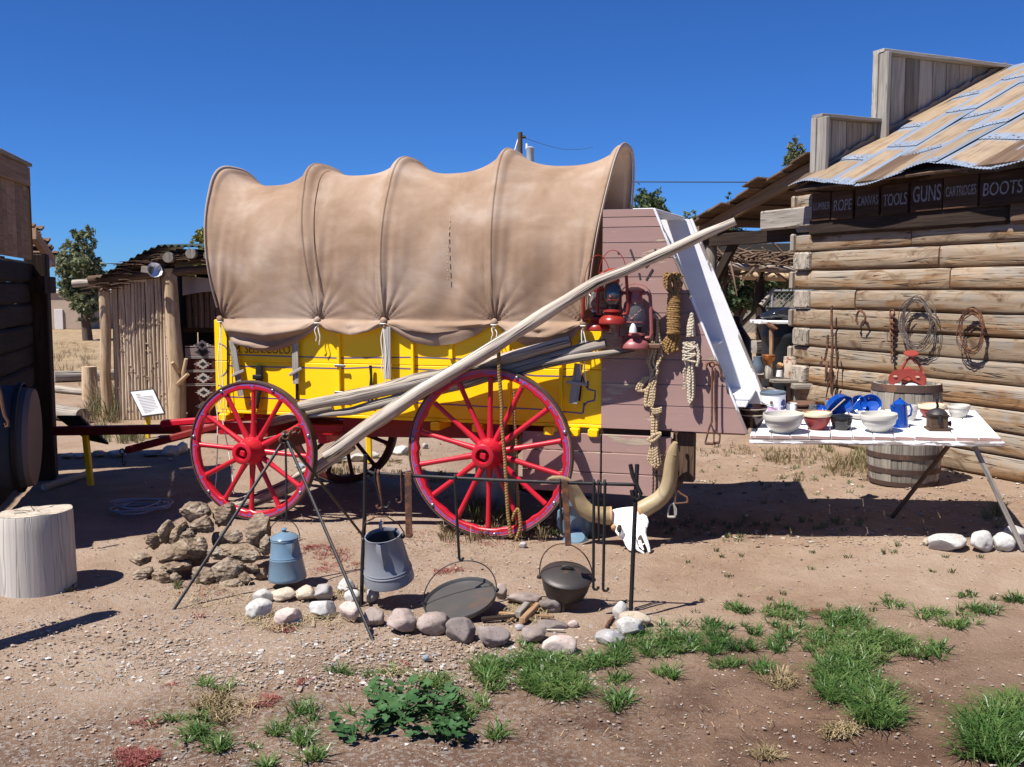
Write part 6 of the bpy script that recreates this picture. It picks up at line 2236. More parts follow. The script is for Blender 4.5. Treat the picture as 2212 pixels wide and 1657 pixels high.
for i, (x0, x1, y0, y1, f, m, lab) in enumerate([
 (500, 610, 1098, 1152, A2, 'stone_white', 'white path stone nearest the shaded store post'),
 (608, 718, 1105, 1148, A2, 'stone_white', 'white path stone touching the dark sign post'),
 (772, 892, 1078, 1138, A2, 'stone_cream', 'tan path stone right of the dark sign post'),
 (905, 1068, 1075, 1140, A2, 'stone_white', 'long white path stone left of the hitch hook'),
 (1195, 1345, 1078, 1138, A2, 'stone_blue', 'blue grey path stone under the red singletree'),
 (1355, 1530, 1040, 1130, A2, 'stone_white', 'largest white path stone left of the front wheel'),
 (1490, 1600, 1012, 1110, A2, 'stone_white', 'white path stone against the front wheel rim'),
 (740, 1022, 385, 500, z7, 'stone_blue', 'large blue grey path stone seen under the wagon'),
 (1030, 1300, 370, 480, z7, 'stone_white', 'white path stone seen between the far wheel spokes'),
 (1300, 1440, 340, 440, z7, 'stone_white', 'white path stone behind the yellow post'),
 (1545, 1850, 275, 400, z7, 'stone_white', 'white path stone half in shadow left of the rear wheel'),
 (1990, 2075, 240, 315, z7, 'stone_white', 'white path stone seen through the rear wheel'),
 (330, 560, 500, 600, z7, 'stone_blue', 'blue grey path stone seen through the front wheel')]):
 stone_at(x0, x1, y0, y1, f, m, lab, i * 1.9 + 51, 'stones edging the path behind the wagon', .8)
for i, (x0, x1, y0, y1, f, m, lab) in enumerate([
 (900, 975, 328, 382, A6, 'stone_grey', 'grey pebble in the weeds below the rear wheel'),
 (70, 140, 1295, 1348, A6, 'stone_blue', 'smooth blue pebble on the dirt in front of the ring'),
 (480, 530, 1230, 1285, A6, 'stone_cream', 'upright cream pebble in front of the ring')]):
 stone_at(x0, x1, y0, y1, f, m, lab, i * 1.9 + 71, 'loose pebbles in the yard', .8)

# kindling in the pit
def kindle(pts, w, h, label, m='firewood'):
 a, b = [V(gp(*z6p(*q))) for q in pts]
 a.z += h / 2 + .008; b.z += h / 2 + .012
 mb = MB(); mb.beam(a, b, w, h, ch=.004, jit=.002)
 return single('kindling_stick', mb, m, label, 'stick', group='kindling in the fire pit')
kindle(((1060, 905), (930, 1045)), .030, .03, 'brightest split stick of the kindling, slanting to the front')
kindle(((970, 905), (885, 1000)), .035, .035, 'thick grey brown stub of kindling behind the bright stick', 'plank_grey')
kindle(((700, 960), (885, 985)), .018, .016, 'thin reddish stick pointing from the griddle')
kindle(((580, 1020), (870, 1005)), .024, .022, 'charred stick lying in the griddle shadow', 'plank_dark')
kindle(((1035, 985), (1200, 1000)), .016, .014, 'thin stick pointing right from the bright one')
kindle(((1700, 990), (1640, 1085)), .014, .012, 'rusty peg beside the white stones at right', 'rust_iron')
kindle(((800, 1040), (870, 1000)), .012, .012, 'short splinter in front of the charred stick')
kindle(((1130, 1100), (1290, 1110)), .012, .010, 'forked twig lying over the front stones', 'pole_grey')

# ---------------------------------------------------------------- pile of dried dung chips
zd = lambda a, b: zc(380, 1380, 420, a, b)
DG = 'dried dung chips in the pile'
chips = [
 (840, 235, 440, 270, 6.12, -.15, 'brown chip with a pale flat face on the left crest of the pile'), (1285, 250, 340, 340, 6.14, .4, 'knotty grey chip topmost on the pile'),
 (430, 510, 200, 360, 6.0, .12, 'upright egg-shaped chip at the left shoulder of the pile'), (600, 545, 150, 360, 5.98, .55, 'finger-shaped chip leaning right beside the upright one'),
 (720, 575, 280, 160, 5.98, -.4, 'tan wedge-shaped chip beneath the crest'), (965, 415, 400, 215, 6.03, 0, 'layered grey chip in the middle under the crest'),
 (1400, 585, 300, 165, 5.98, .05, 'small flat chip above the dark hollow'), (1770, 520, 410, 530, 6.05, .2, 'biggest crumbly grey chip, right of the pile by the wheel'),
 (1510, 800, 580, 190, 5.92, .06, 'long slab-like chip below the biggest one'), (650, 800, 700, 330, 5.86, -.25, 'broad pale slab at the front left of the pile'),
 (600, 1025, 470, 150, 5.80, -.08, 'thin layered chip under the broad pale slab'), (950, 740, 170, 270, 5.9, .1, 'ragged upright chip behind the broad slab'),
 (400, 1180, 330, 230, 5.74, 0, 'rumpled chip on the ground at the front left'), (110, 1140, 300, 180, 5.80, -.1, 'flat chip lying on the ground left of the rumpled one'),
 (60, 930, 320, 140, 5.88, -.15, 'thin curled chip at the left foot of the pile'), (1320, 1090, 460, 350, 5.72, .1, 'large reddish brown chip at the front of the pile'),
 (980, 1160, 350, 240, 5.70, .15, 'smooth blue grey chip touching the tripod leg'), (1390, 1290, 340, 150, 5.66, -.1, 'lip-shaped chip lowest at the front'),
 (1650, 880, 320, 180, 5.86, 0, 'dark ragged chip in the shade on the right'), (1900, 720, 190, 260, 5.95, .2, 'crumbling dark chip at the right edge by the kettle'),
 (1690, 1050, 210, 110, 5.74, .2, 'small pointed tan fragment on the right'), (1515, 1010, 120, 100, 5.72, 0, 'tiny pale fragment above the reddish chip'),
 (1590, 1200, 190, 150, 5.66, 0, 'crumbs of broken chip right of the reddish one'), (250, 640, 210, 240, 5.98, -.3, 'pale chip at the outer left slope'),
 (570, 1190, 150, 110, 5.70, 0, 'small nub chip right of the rumpled one'), (1160, 830, 230, 190, 5.88, 0, 'reddish chip behind the tripod leg'),
 (1230, 640, 260, 230, 6.06, 0, 'shaded chip deep in the hollow of the pile'), (900, 900, 300, 240, 5.95, 0, 'dark chip filling the gap under the slab'),
 (1820, 1130, 190, 160, 5.76, 0, 'loose tan crumb at the right foot of the pile')]
for i, (cx, cy, w, h, d, rot, lab) in enumerate(chips):
 k = .14764 * d / FPX
 c = at(*zd(cx, cy), d)
 mb = MB()
 rock(mb, (0, 0, 0), w / 2 * k * 1.10, min(.16, max(w, h) * .42 * k), h / 2 * k * 1.14, random.uniform(-.3, .3), i * .73 + 3, .26, 4, 4, (random.uniform(-.2, .2), rot), .14, 3.4)
 o = put('dung_chip', mb, 'dung', sharp=70)
 o.location = c
 tag(o, lab, 'dung chip', DG)

# ---------------------------------------------------------------- stump
sb_ = gp(86, 1286)
sx = .150
def stump(p, r, h, label, seed, m1='stump_side'):
 st = thing('log_stump', label, 'stump', loc=p, group='sawn log seats at the left')
 mb = MB()
 pts = [V((0, 0, -.04)), V((0, 0, h * .3)), V((.002, 0, h * .7)), V((-.004, 0, h))]
 n = 44
 vv, ff, uu = [], [], []
 hs = [-.04, 0, h * .2, h * .4, h * .6, h * .8, h * .97, h]
 for i, z in enumerate(hs):
  for j in range(n):
   a = 2 * PI * j / n
   rr_ = r * (1 + .05 * noise.noise(V((math.cos(a) * 1.2 + seed, math.sin(a) * 1.2, z * 1.2))) + .02 * noise.noise(V((math.cos(a) * 5 + seed, math.sin(a) * 5, z)))) * (1.03 - .05 * z / h)
   if i == len(hs) - 1: rr_ *= .985
   zz = z + (.012 * noise.noise(V((math.cos(a) * 2, math.sin(a) * 2, seed))) if i >= len(hs) - 2 else 0) + (.012 * math.cos(a + .6) if i >= len(hs) - 2 else 0)
   vv.append(V((rr_ * math.cos(a), rr_ * math.sin(a), zz)))
 for i in range(len(hs) - 1):
  for j in range(n):
   k = (j + 1) % n
   ff.append([i * n + j, i * n + k, (i + 1) * n + k, (i + 1) * n + j])
   u0, u1 = 2 * PI * r * j / n, 2 * PI * r * (j + 1) / n
   uu.append([(u0, hs[i]), (u1, hs[i]), (u1, hs[i + 1]), (u0, hs[i + 1])])
 mb.add(vv, ff, uu, True)
 put('bark_side', mb, m1, st)
 mb = MB()
 tv = vv[-n:]
 inner = [V((q.x * k, q.y * k, q.z + .006 * noise.noise(V((q.x * k * 20, q.y * k * 20, seed))))) for k in (.75, .5, .25) for q in tv]
 allv = [q + V((0, 0, .0015)) for q in tv] + inner + [V((0, 0, h + .004))]
 ff, uu = [], []
 for i in range(3):
  for j in range(n):
   k = (j + 1) % n
   f_ = [i * n + j, i * n + k, (i + 1) * n + k, (i + 1) * n + j]
   ff.append(f_); uu.append([(allv[q].x, allv[q].y) for q in f_])
 for j in range(n):
  f_ = [3 * n + j, 3 * n + (j + 1) % n, 4 * n]
  ff.append(f_); uu.append([(allv[q].x, allv[q].y) for q in f_])
 mb.add(allv, ff, uu, True)
 put('sawn_top', mb, 'stump_top', st)
 for q in range(7):       # drying checks
  a = q * .9 + seed
  mb = MB(); L = r * random.uniform(.3, .75)
  p0 = V((math.cos(a) * .02, math.sin(a) * .02, h + .0045)); p1 = V((math.cos(a + .2) * L, math.sin(a + .2) * L, h + .0045))
  mb.beam(p0, p1, .004, .003, ch=.0005, jit=.004); put('drying_check', mb, 'bone_hole', st)
 return st
stump(V((sb_.x - .095, sb_.y + .17, 0)), .205, .435, 'pale debarked log stump with sawn top at the left', 1.0)
s2 = gp(-30, 1280)
stump(V((s2.x - .245, s2.y + .25, 0)), .18, .44, 'second stump mostly cut off by the left edge', 5.0, 'log_grey')
# a leaning post just outside the frame throws the long shadow in the left foreground
mb = MB(); mb.tube([V((-2.98, 4.02, -.02)), V((-2.84, 4.4, .62)), V((-2.74, 4.74, 1.17)), V((-2.73, 4.78, 1.22))], [.085, .082, .075, .04], 14, wob=.08)
single('leaning_post', mb, 'pole_grey', 'leaning grey post beyond the left edge, known by its shadow', 'post')
# hose coil in the shade
mb = MB()
c = gp(305, 1103)
pts = [c + V(((.15 + .05 * math.sin(t * .7)) * math.cos(t) * 1.25, (.17 + .05 * math.cos(t * 1.3)) * math.sin(t), .012 + .002 * t)) for t in np.linspace(0, 9 * PI, 130)]
mb.tube(pts, .006, 6)
single('hose_coil', mb, 'hose', 'loose coil of grey line lying in the shade of the left store', 'hose')
# pole lying at the foot of the shaded store
mb = MB(); a, b = gp(95, 1060), gp(190, 1030); mb.tube([a + V((0, 0, .03)), b + V((0, 0, .03))], .03, 8, wob=.1)
single('fallen_pole', mb, 'pole_grey', 'grey pole lying in shade at the foot of the left store', 'pole')
# ---------------------------------------------------------------- things on the table
zt_ = lambda a, b: zc(2050, 1050, 450, a, b)
z3_ = lambda a, b: zc(2128, 1080, 720, a, b)
zb_ = lambda a, b: zc(2400, 920, 448, a, b)
TU = (WM.to_3x3() @ TD).cross((WM.to_3x3() @ V((0, TW_, .045))).normalized()).normalized()
if TU.z < 0: TU = -TU
TROT = V((0, 0, 1)).rotation_difference(TU).to_matrix().to_4x4()
def tthing(name, label, cat, uv, group=None, rz=0.0, fwd=0.0):
 """a thing standing on the table; uv = front foot of its base as seen"""
 p = table_at(*uv)
 v = V((p.x, p.y, 0)).normalized()
 p = p + v * fwd
 p.z += .001
 p.z += 0
 M = Matrix.Translation(p) @ TROT @ Matrix.Rotation(rz, 4, 'Z')
 return thing(name, label, cat, M=M, group=group), p.y / FPX
def bowl(label, uv, wpx, hpx, f, m, inner=None, bands=(), rim=.22, foot=.5, cat='bowl', name='bowl', group='bowls and pots on the table'):
 u, v = f(*uv)
 k0 = table_at(u, v).y / FPX
 s_ = (f(uv[0] + wpx, 0)[0] - f(uv[0], 0)[0]) * k0
 h = (f(0, hpx)[1] - f(0, 0)[1]) * k0
 R = s_ / 2
 r0 = R * foot
 b, k = tthing(name, label, cat, (u, v), group, fwd=r0 * .9)
 prof = [(.0, .0), (r0, .0), (r0 * 1.03, h * .03)]
 n = 9
 for i in range(1, n + 1):
  t = i / n
  z = h * .03 + h * (1 - rim - .03) * t
  r = r0 + (R * .925 - r0) * math.sin(t * PI / 2) ** .85
  for q in bands:
   if abs(t - q) < .06: r += R * .02
  prof.append((r, z))
 prof += [(R * .985, h * (1 - rim + .01)), (R, h * (1 - rim + .05)), (R, h * .96), (R * .985, h), (R * .955, h), (R * .94, h * .96)]
 ri = lambda t: (r0 + (R * .925 - r0) * math.sin(t * PI / 2) ** .85) * .94
 pi_ = [(R * .94, h * .96), (R * .915, h * (1 - rim))] + [(ri(t), h * (1 - rim) * t + .004) for t in (.85, .65, .45, .25, .12)] + [(r0 * .5, h * .07), (.0, h * .06)]
 mb = MB(); mb.lathe(prof, 40); put('bowl_body', mb, m, b)
 mb = MB(); mb.lathe(pi_, 40); put('bowl_inside', mb, inner or m, b)
 return b, R, h, k
b, R, h, k = bowl('dark brown glazed mixing bowl with tan bands, farthest left on the table', (215, 690), 390, 300, zt_, 'brown_glaze', None, (), .2, .45)
for z in (.90, .62):
 mb = MB(); mb.lathe([(R * (1.0 if z > .8 else .965) + .001, h * z - .003), (R * (1.0 if z > .8 else .97) + .0025, h * z), (R * (1.0 if z > .8 else .97) + .001, h * z + .003)], 40); put('glaze_band', mb, 'band_glaze', b)
bowl('large white stoneware bowl at the front left of the table', (630, 770), 550, 272, zt_, 'stoneware', None, (.45, .62), .30, .45)
b, R, h, k = bowl('red and yellow glazed bowl with a wooden spoon in it', (1090, 720), 400, 240, zt_, 'red_glaze', 'cream_glaze', (), .16, .5)
mb = MB(); mb.lathe([(R * .985, h * .80), (R * 1.004, h * .85), (R * 1.004, h * .97), (R * .985, h * 1.002), (R * .95, h * 1.002)], 40); put('yellow_rim', mb, 'cream_glaze', b)
mb = MB(); mb.tube([V((.03, .0, h * .35)), V((R * 1.05, -.02, h * 1.12)), V((R * 1.75, -.05, h * 1.75))], [.010, .006, .0075], 8, flat=.7)
sp0 = tthing('wooden_spoon', 'pale wooden spoon leaning in the red and yellow bowl', 'spoon', zt_(1090, 720), fwd=.05)[0]
put('spoon', mb, 'twig_wall', sp0)
b, R, h, k = bowl('black enamel pot with a wide rim between the red bowl and front white bowl', (1425, 725), 290, 190, zt_, 'black_enamel', None, (), .45, .72, 'pot', 'enamel_pot')
mb = MB(); mb.lathe([(.0, h * 1.16), (R * .25, h * 1.15), (R * .85, h * 1.05), (R * 1.02, h * .98), (R * 1.0, h * .96), (.0, h * .96)], 36); put('pot_lid', mb, 'black_enamel', b)
bowl('second large white stoneware bowl in front of the blue coffee pot', (1930, 755), 500, 255, zt_, 'stoneware', None, (.45, .62), .28, .45)
bowl('shallow white bowl half hidden behind the front white bowl', (1700, 580), 330, 90, zt_, 'stoneware', None, (), .3, .55)
bowl('cream bowl at the right rear of the table', (1310, 1195), 298, 170, zb_, 'stoneware', None, (.6,), .22, .6)
b, R, h, k = bowl('smaller red and yellow bowl behind the coffee grinder', (940, 1200), 360, 190, zb_, 'red_glaze', 'cream_glaze', (), .25, .5)
mb = MB(); mb.lathe([(R * .985, h * .72), (R * 1.004, h * .78), (R * 1.004, h * .97), (R * .985, h * 1.002), (R * .95, h * 1.002)], 40); put('yellow_rim', mb, 'cream_glaze', b)
bowl('white bowl peeping out behind the blue coffee pot', (660, 1240), 180, 215, zb_, 'stoneware', None, (), .3, .45)
# brown plates
b, k = tthing('plate_stack', 'stack of two brown plates behind the big white bowl', 'plates', zt_(880, 490), fwd=.09)
for i, z in enumerate((0, .035)):
 mb = MB(); mb.lathe([(.0, z), (.06, z), (.085, z + .02), (.10, z + .03), (.098, z + .034), (.08, z + .026), (.0, z + .012)], 32); put('plate', mb, 'leather', b)
# blue ware
def dish(label, uv, f, R, h, M2, m='cobalt', name='enamel_dish', handle=None, group='blue enamel ware on the table'):
 b, k = tthing(name, label, 'dish', f(*uv), group, fwd=R * .6)
 mb = MB(); mb.lathe([(.0, -h / 2), (R * .70, -h / 2), (R * .8, -h * .4), (R, h / 2), (R * 1.03, h / 2 + .002), (R * .98, h / 2 + .002), (R * .78, -h * .34), (.0, -h * .40)], 32, M2); put('dish_body', mb, m, b)
 if handle:
  mb = MB(); mb.tube([V(q) for q in handle], .007, 7, flat=.5); put('handle', mb, m, b)
 return b
Tr, Rx, Ryy = Matrix.Translation, lambda a: Matrix.Rotation(a, 4, 'X'), lambda a: Matrix.Rotation(a, 4, 'Y')
dish('blue enamel basin tipped on edge behind the red bowl', (1370, 545), zt_, .10, .055, Tr((0, .0, .085)) @ Rx(2.2) @ Ryy(.3))
dish('blue enamel scoop standing upright behind the black pot', (1510, 560), zt_, .055, .05, Tr((.02, .0, .06)) @ Rx(.6) @ Ryy(.9), handle=((.02, 0, .06), (.06, 0, .11), (.10, .02, .15)))
dish('round blue ladle bowl facing the sun', (1650, 490), zt_, .058, .03, Tr((0, 0, .062)) @ Rx(1.2))
dish('long blue enamel pan lying on its side at the back', (1820, 490), zt_, .075, .05, Tr((0, 0, .05)) @ Rx(.95) @ Ryy(-.3))
dish('small blue lid left of the tipped basin', (1140, 475), zt_, .04, .02, Tr((0, 0, .02)) @ Rx(.4))
# blue coffee pot
uv = zb_(500, 1335)
k0 = table_at(*uv).y / FPX
r0 = (zb_(615, 0)[0] - zb_(385, 0)[0]) / 2 * k0
hh = (zb_(0, 1335)[1] - zb_(0, 1010)[1]) * k0
b, k = tthing('blue_coffee_pot', 'cobalt blue enamel coffee pot standing on the table', 'coffee pot', uv, fwd=r0 * .9)
mb = MB(); mb.lathe([(.0, 0), (r0, 0), (r0 * 1.0, .006), (r0 * .97, hh * .3), (r0 * .80, hh * .92), (r0 * .84, hh * .97), (r0 * .82, hh), (.0, hh)], 32); put('pot_body', mb, 'cobalt', b)
mb = MB(); mb.lathe([(.0, hh), (r0 * .84, hh), (r0 * .86, hh * 1.02), (r0 * .45, hh * 1.15), (r0 * .22, hh * 1.20), (r0 * .12, hh * 1.22), (r0 * .18, hh * 1.25), (.0, hh * 1.28)], 28); put('pot_lid', mb, 'cobalt', b)
mb = MB(); mb.tube([V((r0 * .72, 0, hh * .93)), V((r0 * 1.25, 0, hh * .95)), V((r0 * 1.45, 0, hh * .75)), V((r0 * 1.35, 0, hh * .50)), V((r0 * .9, 0, hh * .42))], .009, 8, flat=.7); put('handle', mb, 'cobalt', b)
mb = MB(); mb.tube([V((-r0 * .70, -.01, hh * .62)), V((-r0 * 1.0, -.012, hh * .82)), V((-r0 * 1.10, -.014, hh * .98))], [.020, .013, .009], 9); put('spout', mb, 'cobalt', b)
# coffee grinder
uv = zb_(1015, 1372)
k0 = table_at(*uv).y / FPX
w = (zb_(1130, 0)[0] - zb_(900, 0)[0]) * k0
b, k = tthing('coffee_grinder', 'brown wooden box coffee grinder with iron crank and hopper', 'grinder', uv, rz=-.12, fwd=w / 2)
mb = MB(); mb.box((0, 0, .008), w * 1.22, w * 1.22, .016, .003); put('base', mb, 'plank_brown', b)
mb = MB(); mb.box((0, 0, .016 + w * .36), w, w, w * .72, .004); put('box_body', mb, 'plank_brown', b)
mb = MB(); mb.box((0, 0, .02 + w * .72), w * 1.12, w * 1.12, .012, .003); put('box_top', mb, 'plank_dark', b)
mb = MB(); mb.lathe([(w * .15, w * .76), (w * .50, w * .80), (w * .60, w * 1.0), (w * .42, w * 1.2), (w * .16, w * 1.3), (.0, w * 1.3)], 20); put('hopper', mb, 'cast_iron', b)
mb = MB(); mb.tube([V((0, 0, w * 1.25)), V((0, 0, w * 1.42)), V((.0, -.01, w * 1.44)), V((-.015, -.02, w * 1.9)), V((.004, -.02, w * 2.0))], [.008, .008, .008, .010, .008], 8); mb.tube([V((.0, -w * .55, w * .95)), V((.0, -w * .56, w * .55))], [.010, .014], 8); put('crank', mb, 'black_iron', b)
mb = MB(); mb.lathe([(.0, .0), (.018, .0), (.014, .02), (.02, .03), (.0, .035)], 12, Tr((w * .5, 0, w * .35)) @ Ryy(PI / 2)); put('drawer_knob', mb, 'black_iron', b)
# white pail with a label
uv = zt_(490, 515)
k0 = table_at(*uv).y / FPX
r0 = (zt_(655, 0)[0] - zt_(310, 0)[0]) / 2 * k0
hh = (zt_(0, 515)[1] - zt_(0, 225)[1]) * k0
b, k = tthing('white_pail', 'white tub with pink and blue label and dark lid', 'pail', uv, fwd=r0)
mb = MB(); mb.lathe([(.0, 0), (r0 * .92, 0), (r0 * .97, hh * .5), (r0, hh), (.0, hh)], 36); put('pail_body', mb, 'label_white', b)
mb = MB(); mb.lathe([(.0, hh), (r0 * 1.02, hh - .008), (r0 * 1.03, hh + .008), (r0 * .95, hh + .012), (r0 * .9, hh + .004), (.0, hh + .004)], 36); put('pail_lid', mb, 'jug_blue', b)
def wrap(a0, a1, z0, z1, m, name, dr=.0015, poly=None):
 mb = MB()
 vv, ff, uu = [], [], []
 n = 12
 for i in range(n + 1):
  a = a0 + (a1 - a0) * i / n
  t = i / n
  e = poly(t) if poly else 1.0
  for z in (z0, z0 + (z1 - z0) * e):
   r = r0 * (.92 + .08 * z / hh) + dr
   vv.append(V((r * math.sin(a), -r * math.cos(a), z)))
 for i in range(n):
  ff.append([2 * i, 2 * i + 2, 2 * i + 3, 2 * i + 1]); uu.append([(0, 0)] * 4)
 mb.add(vv, ff, uu, True); put(name, mb, m, b)
wrap(-.70, .10, hh * .05, hh * .42, 'label_pink', 'label_patch', poly=lambda t: 1.0 - .15 * t)
wrap(.42, 1.05, hh * .46, hh * .74, 'label_blue', 'label_patch', poly=lambda t: math.sin(PI * (.15 + .7 * t)))
wrap(.22, 1.15, hh * .06, hh * .14, 'label_blue', 'label_patch')
wrap(.34, 1.12, hh * .16, hh * .18, 'label_blue', 'label_patch')
for i, ch_ in enumerate('eTaz'):
 a = .40 + .17 * i
 r = r0 * .95 + .002
 lettering(ch_ if i != 0 else 'e', .048, 'label_blue', b, Matrix.Translation((r * math.sin(a), -r * math.cos(a), hh * .24)) @ Matrix.Rotation(a, 4, 'Z') @ Matrix.Rotation(PI / 2, 4, 'X'))
mb = MB(); mb.tube([V((r0 * math.sin(a), -r0 * math.cos(a) - .006, hh * (.62 - .30 * math.sin(max(0, (a + 1.5) / 1.3)) * .6))) for a in np.linspace(-1.5, -.15, 12)], .002, 5); put('wire_bail', mb, 'black_iron', b)
mb = MB(); rock(mb, (-r0 * .38, -r0 * .95, hh * .62), .010, .010, .013, seed=2, cuts=0, sub=2); put('bail_grip', mb, 'leather', b)
# copper canister, tin pot, white cup
def can(label, uv, f, wpx, hpx, m, lid=None, band=None, name='canister', cat='canister', z0=0.0):
 global r0, hh, b
 k0 = table_at(*f(*uv)).y / FPX
 r0 = (f(wpx, 0)[0] - f(0, 0)[0]) / 2 * k0
 hh = (f(0, hpx)[1] - f(0, 0)[1]) * k0
 b, k = tthing(name, label, cat, f(*uv), fwd=r0)
 mb = MB(); mb.lathe([(.0, 0), (r0, 0), (r0, hh), (r0 * .96, hh), (r0 * .94, hh * .8), (.0, hh * .75)], 30); put('can_body', mb, m, b)
 if lid:
  mb = MB(); mb.lathe([(.0, hh), (r0 * 1.04, hh - .012), (r0 * 1.05, hh + .006), (.0, hh + .010)], 30); put('can_lid', mb, lid, b)
 if band:
  wrap(-1.5, 1.5, hh * .25, hh * .68, band, 'paper_band', dr=r0 * .08 + .001)
 return b
can('copper brown canister with a white paper band behind the brown bowl', (160, 400), zt_, 210, 150, 'copper', 'copper', 'label_white')
can('rusty tin pot standing at the back by the brown plates', (1315, 440), zt_, 230, 130, 'copper', None, None, 'tin_pot', 'pot')
mb = MB(); mb.lathe([(r0 * 1.0, hh * .45), (r0 * 1.02, hh * .45), (r0 * 1.05, hh), (r0 * 1.0, hh * 1.01)], 30); put('pot_rim', mb, 'galv', b)
can('white enamel mug behind the brown plates', (745, 490), zt_, 150, 130, 'label_white', None, None, 'mug', 'mug')
b, k = tthing('glass_jar', 'small clear glass jar between the brown plates and red bowl', 'jar', zt_(1035, 500), fwd=.03)
mb = MB(); mb.lathe([(.0, 0), (.03, 0), (.032, .04), (.025, .055), (.025, .065), (.0, .066)], 20); put('jar_body', mb, 'lamp_glass', b)

# ---------------------------------------------------------------- barrel with the saddle tree
bu = gp(1982, 1056)
bk = bu.y / FPX
b0 = V((bu.x, bu.y + .30, gz(bu.x, bu.y + .3)))
BR, BH = .292, 0
top_l = at(1912, 832, b0.y)
BH = top_l.z - b0.z + .02
barrel = thing('wooden_barrel', 'grey oak barrel with rusty hoops standing against the log store', 'barrel', M=Matrix.Translation(b0))
def brad(t): return BR * (.84 + .16 * math.sin(PI * (.08 + .84 * t)) ** .9 * 1.05)
ns = 22
for i in range(ns):
 a0, a1 = 2 * PI * i / ns + .006, 2 * PI * (i + 1) / ns - .006
 vv, ff, uu = [], [], []
 dr = random.uniform(-.003, .003)
 nz = 10
 for j in range(nz + 1):
  t = j / nz
  for a in (a0, (a0 + a1) / 2, a1):
   r = brad(t) + dr
   vv.append(V((r * math.cos(a), r * math.sin(a), BH * t)))
  for a in (a1, a0):
   r = brad(t) - .022
   vv.append(V((r * math.cos(a), r * math.sin(a), BH * t)))
 for j in range(nz):
  for q in range(5):
   k = (q + 1) % 5
   ff.append([j * 5 + q, j * 5 + k, (j + 1) * 5 + k, (j + 1) * 5 + q])
   uu.append([(q * .04, BH * j / nz), (q * .04 + .04, BH * j / nz), (q * .04 + .04, BH * (j + 1) / nz), (q * .04, BH * (j + 1) / nz)])
 ff.append([4, 3, 2, 1, 0]); uu.append([(0, 0)] * 5)
 ff.append([nz * 5 + q for q in range(5)]); uu.append([(0, 0)] * 5)
 mb = MB(); mb.add(vv, ff, uu, False); put('stave', mb, 'stave', barrel)
for t0, t1 in ((.0, .045), (.125, .175), (.275, .325), (.70, .76), (.93, 1.0)):
 mb = MB(); mb.lathe([(brad(t0) + .002, BH * t0), (brad(t0) + .007, BH * t0), (brad(t1) + .007, BH * t1), (brad(t1) + .002, BH * t1)], 44); put('hoop', mb, 'hoop_iron', barrel)
for i in range(4):
 x0 = -BR * .78 + BR * .39 * i
 half = lambda x: math.sqrt(max(.0, (BR * .8) ** 2 - x * x))
 x1 = x0 + BR * .385
 poly = [(x0, -half(x0)), (x1, -half(x1)), (x1, half(x1)), (x0, half(x0))]
 if abs(half(x0)) < 1e-3: poly = poly[1:3] + [(x0, 0)]
 if abs(half(x1)) < 1e-3: poly = [(x0, -half(x0)), (x1, 0), (x0, half(x0))]
 mb = MB(); mb.prism(poly, .02, Matrix.Translation((0, 0, BH - .05))); put('head_board', mb, 'white_paint', barrel)
sd0 = V((b0.x - .015, b0.y - .06, b0.z + BH - .028))
sk_ = b0.y / FPX * (448 / 2209 / 1.2878)      # metres per zoomed pixel at the barrel
sad = thing('saddle_tree', 'red painted wooden saddle tree sitting on the barrel', 'saddle tree', M=Matrix.Translation(sd0) @ Matrix.Rotation(-.36, 4, 'Z'))
def sq(x, z, y=0.0): return V(((x - 785) * sk_, y, (745 - z) * sk_))
out_ = [(560, 740), (532, 660), (540, 600), (575, 550), (640, 515), (790, 500), (920, 520), (985, 560), (1020, 620), (1018, 680), (1000, 740)]
inn = [(900, 690), (840, 660), (815, 625), (785, 605), (750, 625), (700, 660), (580, 738)]
fr = [sq(*q) for q in out_]
mb = MB()
poly = [(q.x, q.z) for q in fr] + [(q.x, q.z) for q in [sq(*w) for w in inn]]
n = len(poly)
# arch of the fork as a thick plate
mb2 = bmesh.new()
vsb = [mb2.verts.new((p[0], -.02, p[1])) for p in poly]
f_ = mb2.faces.new(vsb)
r_ = bmesh.ops.extrude_face_region(mb2, geom=[f_])
for v in r_['geom']:
 if isinstance(v, bmesh.types.BMVert): v.co.y += .05
bmesh.ops.recalc_face_normals(mb2, faces=mb2.faces)
bmesh.ops.bevel(mb2, geom=[e for e in mb2.edges], offset=.006, segments=2, affect='EDGES')
bmesh.ops.triangulate(mb2, faces=[f for f in mb2.faces if len(f.verts) > 4])
me = bpy.data.meshes.new('fork'); mb2.to_mesh(me); mb2.free()
put('fork', None, 'tree_red', sad, me=me)
for cx in (622, 905):
 mb = MB(); c = sq(cx, 600, -.027); mb.lathe([(.0, 0), (.62, 0), (.72, .4), (.0, .4)], 14, Matrix.Translation(c) @ Matrix.Diagonal((.022, .01, .010, 1)) @ Matrix.Rotation(PI / 2, 4, 'X')); put('slot', mb, 'band_glaze', sad)
for s_, pts in ((0, [(700, 510), (735, 440), (770, 375), (810, 352)]), (1, [(980, 560), (930, 450), (870, 380), (812, 352)])):
 mb = MB(); P = [sq(*q, .02 if s_ == 0 else .0) for q in pts]; mb.tube(P, [.016, .013, .013, .015], 9, flat=.8); put('horn_strut', mb, 'tree_red', sad)
mb = MB(); mb.tube([sq(815, 356, .0), sq(818, 315, -.005)], [.022, .02], 10); put('horn_neck', mb, 'tree_red', sad)
